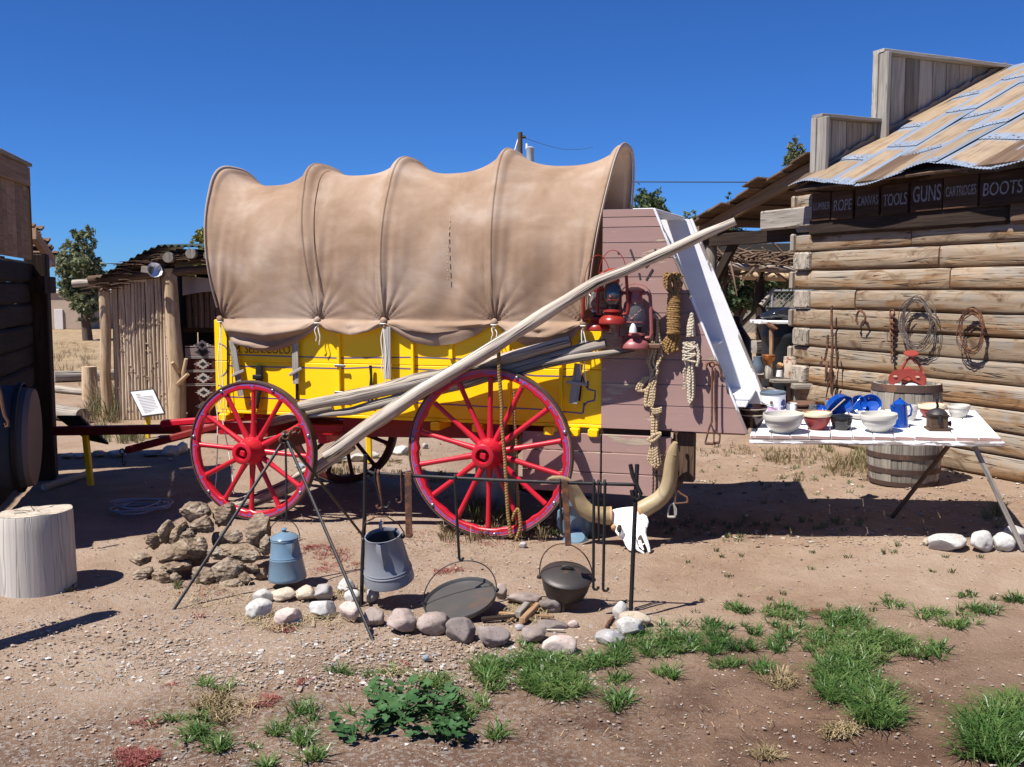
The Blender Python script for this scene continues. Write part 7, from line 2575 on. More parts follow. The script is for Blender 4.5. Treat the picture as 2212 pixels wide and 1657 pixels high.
mb = MB(); mb.lathe([(.0, -.012), (.6, -.012), (.95, -.004), (1.0, .004), (.9, .012), (.0, .014)], 28, Matrix.Translation(sq(815, 292, -.02)) @ Matrix.Rotation(.38, 4, 'X') @ Matrix.Rotation(.05, 4, 'Y') @ Matrix.Diagonal((98 * sk_, 88 * sk_, 1, 1))); put('horn_cap', mb, 'tree_red', sad)
mb = MB(); mb.beam(sq(700, 660, .02), sq(760, 650, .34), .09, .015, up=(.5, 0, 1)); mb.beam(sq(880, 660, .02), sq(830, 650, .34), .09, .015, up=(-.5, 0, 1)); put('side_bar', mb, 'tree_red', sad)
mb = MB(); mb.tube([sq(600, 700, .34), sq(660, 600, .36), sq(790, 540, .37), sq(920, 600, .36), sq(990, 700, .34)], .022, 9, flat=.6); put('cantle', mb, 'tree_red', sad)
mb = MB(); vv = [sq(750, 720, -.035), sq(800, 690, -.01), sq(870, 690, -.0), sq(920, 740, -.035), sq(850, 745, -.06)]; mb.add(vv, [[0, 1, 2, 3, 4]], [[(0, 0)] * 5], False)
mb.v = [(q[0], q[1], max(q[2], .012 + i * .002)) for i, q in enumerate(mb.v)]
single('paper_scrap', MB().merge(mb, ROOTM[sad.name]), 'paper', 'crumpled white paper on the barrel under the saddle tree', 'paper')

# ---------------------------------------------------------------- hung on the log wall
zw = lambda a, b: zc(2128, 640, 720, a, b)
WY = -.075
def WL(u, v, dy=0.0): return KM @ CP(u, v, WY + dy)
def hang(name, lists, r, m, label, cat, dy=-.01):
 mb = MB()
 for i, px in enumerate(lists):
  mb.tube([WL(*zw(*q), dy - .004 * (i % 3)) for q in px], r[i] if isinstance(r, list) else r, 7)
 return single(name, mb, m, label, cat)
hang('horseshoe', [[(790, 805), (778, 770), (780, 725), (800, 690), (818, 686), (845, 715), (855, 755), (845, 790), (830, 815)]], .011, 'rust_iron', 'rusty horseshoe nailed to the log wall', 'horseshoe')
mb = MB()
ax = [WL(*zw(1085, z)) for z in (720, 800, 900, 1000, 1100, 1140)]
for ph in (0, PI):
 mb.tube([ax[0].lerp(ax[-1], t) + V((.018 * (1 - .5 * t) * math.cos(t * 26 + ph), .018 * math.sin(t * 26 + ph), 0)) for t in np.linspace(0, 1, 60)], [.014 - .008 * t for t in np.linspace(0, 1, 60)], 6)
mb.tube([WL(*zw(1085 + 18 * math.cos(t), 705 + 26 * math.sin(t))) for t in np.linspace(0, 2 * PI, 13)], .007, 6)
single('twisted_iron', mb, 'rust_iron', 'twisted rusty iron rod hanging between horseshoe and wire coil', 'iron rod')
def coil(cx, cy, rx, ry, n, label, seed, m):
 rnd_ = random.Random(seed)
 mb = MB()
 for k in range(n):
  ox, oy = rnd_.uniform(-22, 22), rnd_.uniform(-20, 40)
  a, b_ = rx * rnd_.uniform(.78, 1.08), ry * rnd_.uniform(.82, 1.05)
  ph = rnd_.uniform(0, 6)
  mb.tube([WL(*zw(cx + ox + (a + 6 * math.sin(3 * t + ph)) * math.cos(t), cy + oy + b_ * math.sin(t)), -.01 - .012 * rnd_.random()) for t in np.linspace(ph, ph + 2 * PI * rnd_.uniform(.8, 1.0), 34)], .0036, 5)
 for k in range(26):      # barbs
  t = rnd_.uniform(0, 2 * PI)
  p = WL(*zw(cx + rx * math.cos(t), cy + ry * math.sin(t)), -.015)
  d = V((rnd_.uniform(-1, 1), rnd_.uniform(-1, 1), rnd_.uniform(-1, 1))).normalized() * .02
  mb.tube([p - d, p + d], .003, 4)
 for k in range(5):
  t = rnd_.uniform(2, 4.5)
  mb.tube([WL(*zw(cx + rx * .8 * math.cos(t + .9 * q), cy + ry * .8 * math.sin(t + q * .5)), -.02) for q in np.linspace(0, 1, 9)], .0035, 5)
 return single('wire_coil', mb, m, label, 'wire coil', group='coils of barbed wire on the log wall')
coil(1300, 790, 135, 215, 11, 'larger grey coil of old barbed wire on the log wall', 4, 'old_wire')
coil(1760, 860, 105, 185, 11, 'smaller dark rusty wire coil, right of the grey one', 9, 'rust_iron')
chain('trap_chain', [zw(568, 650), zw(566, 760), zw(570, 900)], 22, .010, 'rust_iron', 'bunch of rusty trap chain on a peg near the cabin corner', pf=lambda u, v: CP(u, v, WY - .02), wm=KM)
chain('trap_chain', [zw(535, 900), zw(530, 1000), zw(510, 1110)], 14, .008, 'rust_iron', 'left trailing chain below the rusty trap chain', pf=lambda u, v: CP(u, v, WY - .02), wm=KM)
mb = MB()
for i, (x0, z0, x1, z1, r) in enumerate(((575, 900, 560, 1400, .016), (600, 1000, 605, 1190, .02), (500, 1100, 480, 1160, .032), (540, 1120, 515, 1260, .035), (560, 1180, 540, 1280, .03), (575, 1250, 520, 1430, .022), (600, 1240, 570, 1420, .018), (480, 1080, 460, 1150, .02))):
 a, b_ = WL(*zw(x0, z0), -.03), WL(*zw(x1, z1), -.05)
 mb.tube([a, a.lerp(b_, .5) + V((.02 * math.sin(i * 2), 0, .01)), b_], [r * .6, r, r * .5], 7, flat=.4, wob=.3, wf=14, seed=i)
single('steel_traps', mb, 'rust_iron', 'cluster of rusty steel traps dangling from the chain', 'traps')
mb = MB(); a = WL(*zw(1015, 868)); b_ = WL(*zw(1080, 872)); mb.tube([a, b_], .004, 5); mb.tube([WL(*zw(1040, 870)), WL(*zw(1042, 940))], .0025, 5)
single('nail', mb, 'black_iron', 'long nail sticking out left of the twisted iron rod', 'nail')

# ---------------------------------------------------------------- junk by the store corner
zj = lambda a, b: zc(1950, 900, 360, a, b)
JD = 10.6
def jt(u, v, d=JD): return at(u, v, d)
jk = JD / FPX
# bench of planks
bn = thing('plank_bench', 'low bench of grey planks stacked with tins at the store corner', 'bench', M=Matrix.Translation(V((jt(*zj(1450, 1000)).x, JD + .1, .13))))
BI = ROOTM[bn.name].inverted()
for (x0, x1, y, w_, dd_) in ((1150, 1640, 965, 60, .0), (1500, 2000, 1050, 100, -.10), (860, 1100, 880, 60, .25)):
 a, b_ = jt(*zj(x0, y), JD + dd_), jt(*zj(x1, y), JD + dd_)
 mb = MB(); mb.beam(BI @ a, BI @ b_, .36, w_ * 360 / 2209 / 1.2878 * jk * .9, ch=.006, jit=.003); put('bench_plank', mb, 'log_grey', bn)
for x in (1200, 1600, 1750, 1000):
 a = jt(*zj(x, 1040)); a.z -= .03
 mb = MB(); mb.beam(BI @ a, BI @ V((a.x, a.y, gz(a.x, a.y))), .09, .30, up=(0, 1, 0), ch=.006); put('bench_leg', mb, 'butt_grey', bn)
for (x0, x1, y, w_, dd_) in ((1690, 2000, 660, 120, .5), (880, 1100, 460, 60, .6), (900, 1110, 330, 40, .9)):
 pass
def jcyl(name, label, cat, prof, cx, by, m, seg=24, d=JD, extra=None):
 p = jt(*zj(cx, by), d)
 s_ = 360 / 2209 / 1.2878 * d / FPX
 mb = MB(); mb.lathe([(r * s_, z * s_) for r, z in prof], seg)
 if extra: extra(mb, s_)
 return single(name, MB().merge(mb, Matrix.Translation(p)), m, label, cat, loc=p)
jcyl('rusty_can', 'tall tin can, white paint and rust, on the plank bench', 'can', [(0, 0), (118, 0), (125, 30), (125, 300), (118, 315), (122, 320), (120, 360), (0, 365)], 1525, 925, 'rust_tin')
jcyl('enamel_mug', 'white enamel mug lying left of the rusty can', 'mug', [(0, 0), (55, 0), (55, 110), (50, 112), (45, 20), (0, 12)], 1330, 905, 'label_white')
jcyl('metal_jug', 'blue grey metal jug left of the brown funnel', 'jug', [(0, 0), (90, 0), (105, 60), (95, 160), (70, 240), (75, 290), (60, 290), (0, 280)], 960, 850, 'jug_blue', extra=lambda mb, s_: mb.tube([V((-70 * s_, 0, 230 * s_)), V((-120 * s_, 0, 170 * s_)), V((-130 * s_, 0, 90 * s_)), V((-90 * s_, 0, 40 * s_))], 14 * s_, 8))
jcyl('brown_funnel', 'brown stacked funnel on top of a pale jar by the post', 'funnel', [(0, 0), (35, 0), (60, 60), (100, 95), (110, 150), (95, 155), (110, 175), (105, 190), (0, 190)], 1150, 720, 'copper')
jcyl('pale_jar', 'pale stone jar under the brown funnel', 'jar', [(0, 0), (60, 0), (75, 60), (75, 150), (45, 210), (40, 240), (0, 240)], 1140, 940, 'log_grey')
mb = MB(); rock(mb, jt(*zj(1330, 720)), .05, .05, .035, seed=3, sub=3, rug=.3); single('bone_bit', mb, 'bone_dark', 'small weathered skull fragment above the white mug', 'bone')
# black drum with a board across the top
p = jt(*zj(1470, 960), 10.95)
rr_ = (zc(2000, 680, 400, 1225, 0)[0] - zc(2000, 680, 400, 860, 0)[0]) / 2 * 10.95 / FPX
zz = lambda a, b: zc(2000, 680, 400, a, b)
dt = at(*zz(1030, 1215), 11.2)
dr_ = thing('black_drum', 'black plastic drum beside the store corner with a white board on top', 'drum', M=Matrix.Translation((dt.x, dt.y, gz(dt.x, dt.y))))
H = dt.z - gz(dt.x, dt.y)
rb = .265
mb = MB(); mb.lathe([(0, 0), (rb * .9, 0), (rb * .93, .05), (rb, H * .85), (rb * 1.03, H * .87), (rb * 1.03, H * .90), (rb, H * .92), (rb, H), (0, H)], 36); put('drum_body', mb, 'barrel_black', dr_)
mb = MB(); mb.beam((-.36, -.05, H + .018), (.32, -.05, H + .022), .5, .034, ch=.006, jit=.004); put('lid_board', mb, 'white_edge', dr_)
mb = MB(); rock(mb, (.02, .05, H + .09), .27, .2, .085, seed=8, cuts=5, sub=4, rug=.10, rugf=6); put('plastic_bag', mb, 'plastic_black', dr_)
mb = MB(); mb.beam((-.20, .12, H + .165), (.06, .12, H + .165), .06, .03); put('bag_frame', mb, 'barrel_black', dr_)
# pickaxe leaning on the drum
mb = MB()
a, b_ = at(*zz(805, 1690), 10.8), at(*zz(800, 1300), 10.8)
mb.tube([a - V((0, 0, .45)), a, b_], .024, 8)
o1 = thing('pick_axe', 'pick axe with orange handle leaning on the black drum', 'pick', M=Matrix.Translation(a))
put('handle', mb, 'firewood', o1, wmat='w')
mb = MB(); mb.tube([at(*zz(735, 1215), 10.8), at(*zz(800, 1255), 10.78), at(*zz(850, 1290), 10.76), at(*zz(900, 1300), 10.74)], [.022, .03, .024, .008], 8); put('pick_head', mb, 'rust_iron', o1, wmat='w')
# rusty stove barrel behind the slanted side
p = at(*zz(230, 1520), 12.8)
s_ = 400 / 2209 / 1.2878 * 12.8 / FPX
bt = at(*zz(205, 1100), 12.8)
mb = MB(); H = bt.z
mb.lathe([(0, 0), (.20, 0), (.25, .12), (.265, H * .5), (.24, H * .78), (.13, H * .90), (.105, H * .93), (.105, H), (0, H)], 30, Matrix.Translation((bt.x, bt.y, 0)))
single('brown_jar', mb, 'brown_jar', 'large dark brown jar with a narrow neck behind the slanted board', 'jar')
# split rails stacked behind the post
for i in range(4):
 a, b_ = at(*zj(900, 470 - 45 * i), 11.9), at(*zj(1120, 460 - 45 * i), 12.0)
 mb = MB(); mb.beam(a, b_ + (b_ - a) * .2, .10, .05, jit=.004)
 single('stacked_rail', mb, 'log_grey', ('lowest', 'second', 'third', 'topmost')[i] + ' grey plank of the small pile left of the black drum', 'plank', group='planks piled by the drum')

# ---------------------------------------------------------------- signs
def sign(foot, top_uv, corners, label, face, d=None, back=False, rz=0.0):
 p = gp(*foot)
 s_ = thing('info_sign', label, 'sign', M=Matrix.Translation(p))
 d = p.y
 c = [at(u, v, d + dy) - p for u, v, dy in corners]
 n = (c[1] - c[0]).cross(c[3] - c[0]).normalized()
 if n.y > 0 and not back: n = -n
 if n.z < 0 and back: n = -n
 ctr = sum(c, V()) / 4
 t = V((0, 0, 0))
 mb = MB(); mb.beam((0, 0, -.02), ctr + V((0, .03, -.02)), .05, .05, up=(0, 1, 0), ch=.008); put('post', mb, 'sign_yellow', s_)
 def slab(sc_, off, th, m, name):
  mb = MB()
  q = [ctr + (k - ctr) * sc_ + n * off for k in c]
  vv = q + [k - n * th for k in q]
  ff = [[0, 1, 2, 3], [7, 6, 5, 4]] + [[i, i + 4, (i + 1) % 4 + 4, (i + 1) % 4] for i in range(4)]
  mb.add(vv, ff, [[(0, 0)] * 4] * 6, False); put(name, mb, m, s_)
 slab(1.06, .0, .02, 'black_iron', 'frame')
 if not back:
  slab(.97, .003, .002, 'paper', 'sheet')
  ex, ez = (c[1] - c[0]), (c[3] - c[0])
  mb = MB()
  for i in range(13):      # lines of small print, too fine to read
   v = .14 + .06 * i
   L = (.18, .18, .66, .66, .66, .66, .64, .66, .62, .66, .66, .45, .30)[i]
   a = c[0] + ex * .18 + ez * v + n * .005
   b_ = c[0] + ex * (.18 + L) + ez * v + n * .005
   mb.beam(a, b_, .006, .001, up=tuple(n), ch=.0001)
  put('print_lines', mb, 'ink_grey', s_)
 return s_
sign((319, 946), None, [(281, 846, .05), (331, 841, .05), (355, 893, -.05), (307, 899, -.05)], 'white information sheet in a dark frame on a yellow post', 0)
sign((196, 1047), None, [(127, 899, -.1), (174, 899, -.1), (232, 955, .1), (186, 945, .1)], 'dark information board on a yellow post, seen from behind in shade', 0, back=True)
p = gp(798, 1000)
t = at(795, 930, p.y)
mb = MB(); mb.beam(p, V((p.x - .01, p.y, t.z + .25)), .055, .055, up=(0, 1, 0), ch=.008)
single('yellow_post', mb, 'sign_yellow', 'yellow sign post standing beyond the wagon between its wheels', 'post')
# stub post, logs on the ground
p = gp(195, 862); p.y += 0
mb = MB(); t_ = at(193, 792, p.y); mb.tube([p - V((0, 0, .05)), V((p.x, p.y, t_.z))], [.125, .11], 14, wob=.1)
single('short_post', mb, 'pole_tan', 'short sawn log post in the dry grass left of the shed', 'post')
for (u0, v0, u1, v1, r, lab) in ((118, 826, 245, 820, .10, 'grey log lying across the dry ground behind the short post'), (120, 848, 200, 855, .06, 'thin log on the ground in front of the short post'), (118, 905, 180, 915, .10, 'weathered log at the foot of the dry bank')):
 a, b_ = gp(u0, v0), gp(u1, v1)
 mb = MB(); mb.tube([a + V((0, 0, r)), (a + b_) / 2 + V((0, 0, r * .9)), b_ + V((0, 0, r))], r, 10, wob=.15)
 single('fallen_log', mb, 'pole_grey', lab, 'log', group='logs lying left of the shed')

# ---------------------------------------------------------------- far buildings, fence, pole
def far_house(name, label, p0, p1, d, z1, m, depth=6, cat='building', roof=True):
 a, b_ = at(*p0, d), at(*p1, d)
 h = thing(name, label, cat, M=Matrix.Translation((a.x, a.y, 0)))
 w = b_.x - a.x
 mb = MB(); mb.box((w / 2, depth / 2, z1 / 2), w, depth, z1, .02); put('wall', mb, m, h)
 return h, w
h, w = far_house('adobe_house', 'grey tan adobe building with a pale door far back at the left', (60, 700), (192, 700), 42, at(130, 634, 42).z, 'adobe')
mb = MB(); a = at(118, 668, 42); e = at(139, 732, 42); mb.box(((a.x + e.x) / 2 - ROOTM[h.name].translation.x, -.04, a.z / 2), e.x - a.x, .06, a.z, .01); put('door', mb, 'adobe_white', h)
mb = MB(); mb.box((w / 2, 3, at(130, 634, 42).z + .08), w + .2, 6.2, .16, .02); put('roof_edge', mb, 'adobe_white', h)
h, w = far_house('tan_block_wall', 'long tan wall standing beyond the field at the right', (1560, 600), (1900, 600), 36, at(1700, 560, 36).z, 'adobe_far', .4, 'wall'); h['kind'] = 'thing'
# chain-link fence
fd = 32.0
a, b_ = at(1668, 628, fd), at(1800, 628, fd)
fn = thing('chain_link_fence', 'silver chain-link fence in front of the tan wall', 'fence', M=Matrix.Translation((a.x, a.y, 0)))
L, H = b_.x - a.x, a.z
for i in range(4):
 x = L * i / 3 + (.55 if i else .0)
 mb = MB(); mb.tube([V((x, 0, 0)), V((x, 0, H))], .035, 8); put('fence_post', mb, 'galv', fn)
mb = MB(); mb.tube([V((0, 0, H)), V((L + .5, 0, H))], .03, 8); put('top_rail', mb, 'galv', fn)
mb = MB()
s_ = .16
n = int((L + H) / s_)
for i in range(n):
 for sg in (1, -1):
  x0 = i * s_ - (H if sg > 0 else 0)
  q0, q1 = V((x0, 0, 0)), V((x0 + sg * H, 0, H))
  if sg < 0: q0, q1 = V((i * s_, 0, 0)), V((i * s_ - H, 0, H))
  if max(q0.x, q1.x) < 0 or min(q0.x, q1.x) > L: continue
  mb.tube([q0, q1], .004, 3)
put('wire_mesh', mb, 'galv', fn)
# utility pole with its transformer
ud = 46.0
b0_ = at(1125, 623, ud); tp = at(1123, 286, ud)
up = thing('utility_pole', 'brown utility pole with transformer rising behind the canvas', 'utility pole', M=Matrix.Translation((tp.x, ud, 0)))
mb = MB(); mb.tube([V((0, 0, 0)), V((0, 0, tp.z))], [.15, .11], 12); put('pole_shaft', mb, 'bark', up)
mb = MB(); c = at(1145, 332, ud); mb.lathe([(0, -.42), (.17, -.42), (.18, .22), (.19, .24), (.08, .30), (0, .30)], 16, Matrix.Translation((c.x - tp.x, -.1, c.z))); put('transformer', mb, 'transformer', up)
c = at(1138, 318, ud)
mb = MB(); mb.tube([V((c.x - tp.x, -.05, c.z - .1)), V((c.x - tp.x, -.05, c.z + .15))], .06, 8); put('insulator', mb, 'label_white', up)
c = at(1133, 296, ud)
mb = MB(); mb.tube([V((.0, 0, c.z)), V((c.x - tp.x + .06, 0, c.z))], .07, 8); put('insulator', mb, 'wire', up)
c0, c1 = at(1116, 300, ud), at(1109, 322, ud)
mb = MB(); mb.tube([V((c0.x - tp.x + .1, 0, c0.z + .1)), V((c1.x - tp.x - 1.0, 0, c1.z - 3.5))], .035, 6); put('stay_guard', mb, 'label_white', up)
mb = MB()
a = at(1130, 297, ud); b_ = at(1280, 318, 75)
mb.tube([a.lerp(b_, t) + V((0, 0, -.35 * math.sin(PI * t))) for t in np.linspace(0, 1, 12)], .012, 4)
b_ = at(2300, 378, 60)
single('overhead_wire', mb, 'wire', 'thin wire running right from the top of the utility pole', 'wire')
mb = MB()
a, b_ = at(1100, 392, 40), at(2300, 392, 40)
mb.tube([a.lerp(b_, t) + V((0, 0, -.03 * math.sin(PI * t))) for t in np.linspace(0, 1, 10)], .022, 5)
single('overhead_wire', mb, 'wire', 'level dark cable crossing the sky between canvas and porch', 'wire')
# brush shelter behind the porch
rd = thing('brush_shelter', 'open pole shelter roofed with brush behind the porch', 'shelter', M=Matrix.Translation(V((at(1640, 700, 16).x, 16, 0))))
RI = ROOTM[rd.name].inverted()
def rpole(pts, rs, m, name='pole', seed=0):
 mb = MB(); mb.tube([RI @ at(*q) for q in pts], rs, 10, wob=.15, seed=seed); put(name, mb, m, rd)
fz = at(1646, 760, 16)
mb = MB(); mb.tube([V((fz.x - ROOTM[rd.name].translation.x, 0, 0)), RI @ at(1646, 700, 16), RI @ at(1640, 640, 16), RI @ at(1641, 585, 16)], [.10, .095, .08, .08], 10, wob=.2); put('shelter_post', mb, 'plank_dark', rd)
mb = MB(); mb.tube([RI @ at(1644, 660, 15.9), RI @ at(1660, 640, 15.9), RI @ at(1672, 622, 15.9)], [.05, .04, .02], 8); put('shelter_branch', mb, 'pole_grey', rd)
rpole([(1600, 594, 16), (1740, 600, 16)], [.075, .075], 'pole_tan', 'shelter_rail')
rpole([(1490, 570, 15.8), (1740, 585, 15.8)], [.06, .06], 'pole_grey', 'shelter_rail', 3)
rpole([(1470, 556, 17.5), (1740, 560, 17.5)], [.07, .07], 'plank_brown', 'shelter_rail', 6)
mb = MB(); mb.beam(RI @ at(1615, 548, 16.9), RI @ at(1615, 548, 19.5), 3.2, .34, ch=.02); put('earth_roof', mb, 'tar', rd)
mb = MB()
rnd = random.Random(11)
for i in range(240):
 u, v = rnd.uniform(1490, 1740), rnd.uniform(545, 592)
 a = RI @ at(u, v, rnd.uniform(15.6, 18))
 d = V((rnd.uniform(-1, 1), rnd.uniform(-.5, .5), rnd.uniform(-.3, .25))).normalized()
 L = rnd.uniform(.3, 1.0)
 mb.tube([a, a + d * L * .5 + V((0, 0, .03)), a + d * L], [.02, .016, .006], 4)
for (u, v) in ((1555, 575), (1562, 580), (1570, 585), (1545, 590)):
 a = at(u, v - 20, 12.4)
 for q in range(5):
  e = at(u + rnd.uniform(-18, 18), v + rnd.uniform(10, 45), 12.3)
  mb.tube([RI @ a, RI @ (a.lerp(e, .5) + V((rnd.uniform(-.05, .05), 0, 0))), RI @ e], [.012, .009, .004], 4)
o = put('roof_brush', mb, 'plank_brown', rd); o['kind'] = 'stuff'
# ---------------------------------------------------------------- trees
def leafmesh(name, pts, nrm, size, m, parent, kind=None, seed=1, aspect=1.6):
 """many small quads: pts (n,3) positions, random orientation"""
 rng = np.random.default_rng(seed)
 n = len(pts)
 a = rng.normal(size=(n, 3)); a /= np.linalg.norm(a, axis=1)[:, None]
 b = rng.normal(size=(n, 3)); b -= (b * a).sum(1)[:, None] * a; b /= np.linalg.norm(b, axis=1)[:, None]
 s = (size * rng.uniform(.6, 1.35, size=n))[:, None]
 q = np.stack([pts - a * s * .5 * aspect, pts - b * s * .32, pts + a * s * .5 * aspect, pts + b * s * .32], 1).reshape(-1, 3)
 me = bpy.data.meshes.new(name)
 me.vertices.add(4 * n)
 me.vertices.foreach_set('co', q.astype(np.float32).ravel())
 me.loops.add(4 * n)
 me.loops.foreach_set('vertex_index', np.arange(4 * n, dtype=np.int32))
 me.polygons.add(n)
 me.polygons.foreach_set('loop_start', np.arange(0, 4 * n, 4, dtype=np.int32))
 me.materials.append(MATS[m])
 me.update(); me.validate()
 o = bpy.data.objects.new(name, me)
 COL.objects.link(o)
 if parent: o.parent = parent
 if kind: o['kind'] = kind
 return o

def crown(rng, blobs, n, clump=14, spread=.16):
 """clumped leaf positions in a set of ellipsoids (x, y, z, rx, ry, rz)"""
 vol = np.array([b[3] * b[4] * b[5] for b in blobs]); vol = vol / vol.sum()
 out = []
 k = n // clump
 ids = rng.choice(len(blobs), size=k, p=vol)
 for i in ids:
  b = blobs[i]
  d = rng.normal(size=3); d /= np.linalg.norm(d)
  r = rng.uniform(.35, 1.0) ** .5
  c = np.array(b[:3]) + d * r * np.array(b[3:])
  sp = spread * (b[3] + b[5]) / 2
  out.append(c + rng.normal(size=(clump, 3)) * sp * rng.uniform(.4, 1))
 return np.concatenate(out)

def tree(label, base, blobs, n, leaf, m, trunk, name='tree', seed=1, group=None, clump=16, spread=.16, limbs=7):
 t = thing(name, label, 'tree', M=Matrix.Translation(base), group=group)
 rng = np.random.default_rng(seed)
 r_ = random.Random(seed)
 h = max(b[2] for b in blobs)
 mb = MB()
 mb.tube([V((0, 0, -.1)), V((r_.uniform(-.1, .1), 0, h * .3)), V((r_.uniform(-.15, .15), 0, h * .62)), V((blobs[0][0], blobs[0][1], h * .95))], [trunk, trunk * .8, trunk * .5, trunk * .15], 9, wob=.2)
 for i in range(limbs):
  b = blobs[i % len(blobs)]
  z0 = r_.uniform(.2, .6) * h
  e = V((b[0] + r_.uniform(-.7, .7) * b[3], b[1] + r_.uniform(-.6, .6) * b[4], b[2] + r_.uniform(-.3, .8) * b[5]))
  if e.z < z0: z0 = e.z * .7
  mb.tube([V((0, 0, z0)), V((0, 0, z0)).lerp(e, .5) + V((0, 0, -.08 * h)), e], [trunk * .45, trunk * .28, trunk * .07], 6)
 put('trunk', mb, 'bark', t)
 leafmesh('crown', crown(rng, blobs, n, clump, spread), None, leaf, m, t, seed=seed)
 return t
def px_blobs(d, base, lst, dep=1.0):
 out = []
 for u, v, ru, rv in lst:
  p = at(u, v, d) - base
  k = d / FPX
  out.append((p.x, random.uniform(-.5, .5) * ru * k, p.z, ru * k, ru * k * dep, rv * k))
 return out
TG = 'trees standing behind the yard'
d = 33.0; B = V((at(187, 700, d).x, d, 0))
tree('loose elm tree between the left store and the shed', B, px_blobs(d, B, [(178, 530, 30, 34), (168, 575, 44, 34), (190, 610, 42, 30), (165, 625, 40, 28), (196, 655, 34, 24), (150, 560, 22, 36), (200, 575, 20, 26), (176, 505, 22, 16), (190, 690, 22, 14)]), 5600, .12, 'leaf_elm', .17, 'elm_tree', 3, TG)
d = 40.0; B = V((at(440, 600, d).x, d, 0))
tree('rounded tree top showing above the pole shed', B, px_blobs(d, B, [(442, 512, 24, 18), (428, 522, 18, 12), (462, 516, 26, 24), (455, 560, 40, 30), (430, 580, 36, 30)]), 3600, .13, 'leaf_yellow', .16, 'round_tree', 5, TG)
d = 44.0; B = V((at(1408, 520, d).x, d, 0))
tree('dark leafy tree top beside the canvas rear bow', B, px_blobs(d, B, [(1400, 428, 30, 20), (1420, 440, 18, 12), (1395, 455, 46, 26), (1405, 500, 46, 40)]), 3600, .14, 'leaf_dark', .2, 'leafy_tree', 7, TG)
d = 60.0; B = V((at(1716, 600, d).x, d, 0))
tree('slim poplar tree rising behind the porch roof', B, px_blobs(d, B, [(1716, 320, 15, 24), (1712, 345, 19, 22), (1722, 345, 15, 28), (1716, 375, 20, 30), (1716, 420, 24, 40), (1716, 470, 22, 40), (1698, 350, 6, 10)]), 4200, .17, 'leaf_elm', .2, 'poplar_tree', 9, TG)
d = 50.0; B = V((at(1575, 600, d).x, d, 0))
tree('small dark evergreen right of the porch roof edge', B, px_blobs(d, B, [(1580, 430, 11, 16), (1573, 450, 22, 14), (1572, 475, 30, 20), (1575, 510, 36, 30)]), 2200, .14, 'leaf_dark', .16, 'evergreen_tree', 11, TG)
d = 46.0; B = V((at(1500, 600, d).x, d, 0))
tree('bushy green tree behind the slanted chuck box front', B, px_blobs(d, B, [(1495, 465, 20, 12), (1515, 480, 24, 16), (1480, 475, 20, 14), (1505, 520, 50, 36)]), 2600, .13, 'leaf_elm', .16, 'bushy_tree', 13, TG)
d = 38.0; B = V((at(1545, 600, d).x, d, 0))
tree('yellowing shrub below the porch roof tip', B, px_blobs(d, B, [(1548, 490, 22, 18), (1530, 510, 26, 20), (1560, 520, 26, 24)]), 2200, .11, 'leaf_yellow', .1, 'yellow_shrub', 15, TG)
d = 30.0; B = V((at(1520, 640, d).x, d, 0))
tree('bare pinkish thicket behind the long pole', B, px_blobs(d, B, [(1520, 510, 30, 22), (1500, 500, 14, 16), (1520, 560, 36, 36)]), 1500, .08, 'weed_dry', .1, 'dry_thicket', 17, TG)
d = 27.0; B = V((at(1590, 690, d).x, d, 0))
tree('dark spreading tree seen under the porch', B, px_blobs(d, B, [(1590, 590, 60, 26), (1570, 620, 50, 26), (1640, 600, 50, 28), (1600, 650, 60, 18), (1690, 590, 40, 24)]), 7000, .10, 'leaf_dark', .18, 'spreading_tree', 19, TG)
d = 34.0; B = V((at(1640, 690, d).x, d, 0))
tree('olive shrub in front of the tan wall', B, px_blobs(d, B, [(1650, 610, 40, 36), (1690, 615, 32, 30), (1725, 620, 26, 30)]), 4000, .10, 'leaf_elm', .12, 'olive_shrub', 21, TG)

# ---------------------------------------------------------------- ground cover
rng = np.random.default_rng(42)
def blades(name, tufts, m, label, seed=1, w=.004, kind='stuff'):
 """tufts: (x, y, radius, height, count, lean)"""
 rng = np.random.default_rng(seed)
 P, F = [], []
 for (x, y, r, h, c, lean) in tufts:
  a = rng.uniform(0, 2 * PI, c)
  rr = r * np.sqrt(rng.uniform(0, 1, c))
  bx, by = x + rr * np.cos(a) , y + rr * np.sin(a)
  hh = h * rng.uniform(.45, 1.15, c)
  la = a + rng.normal(0, .7, c)
  ll = hh * lean * rng.uniform(.4, 1.3, c)
  ww = w * rng.uniform(.6, 1.3, c)
  tw = rng.uniform(0, 2 * PI, c)
  for i in range(c):
   z0 = gz(bx[i], by[i]) - .004
   dx, dy = math.cos(la[i]) * ll[i], math.sin(la[i]) * ll[i]
   wx, wy = math.cos(tw[i]) * ww[i], math.sin(tw[i]) * ww[i]
   o = len(P)
   P += [(bx[i] - wx, by[i] - wy, z0), (bx[i] + wx, by[i] + wy, z0),
                  (bx[i] + dx * .45 - wx * .8, by[i] + dy * .45 - wy * .8, z0 + hh[i] * .62), (bx[i] + dx * .45 + wx * .8, by[i] + dy * .45 + wy * .8, z0 + hh[i] * .62),
                  (bx[i] + dx, by[i] + dy, z0 + hh[i] * (1.0 - .25 * lean))]
   F += [(o, o + 1, o + 3, o + 2), (o + 2, o + 3, o + 4)]
 me = bpy.data.meshes.new(name)
 me.from_pydata(P, [], F)
 me.polygons.foreach_set("use_smooth", [True] * len(F))
 me.materials.append(MATS[m])
 me.update()
 o = bpy.data.objects.new(name, me)
 COL.objects.link(o)
 return tag(o, label, 'grass' if kind == 'stuff' else None, kind=kind)
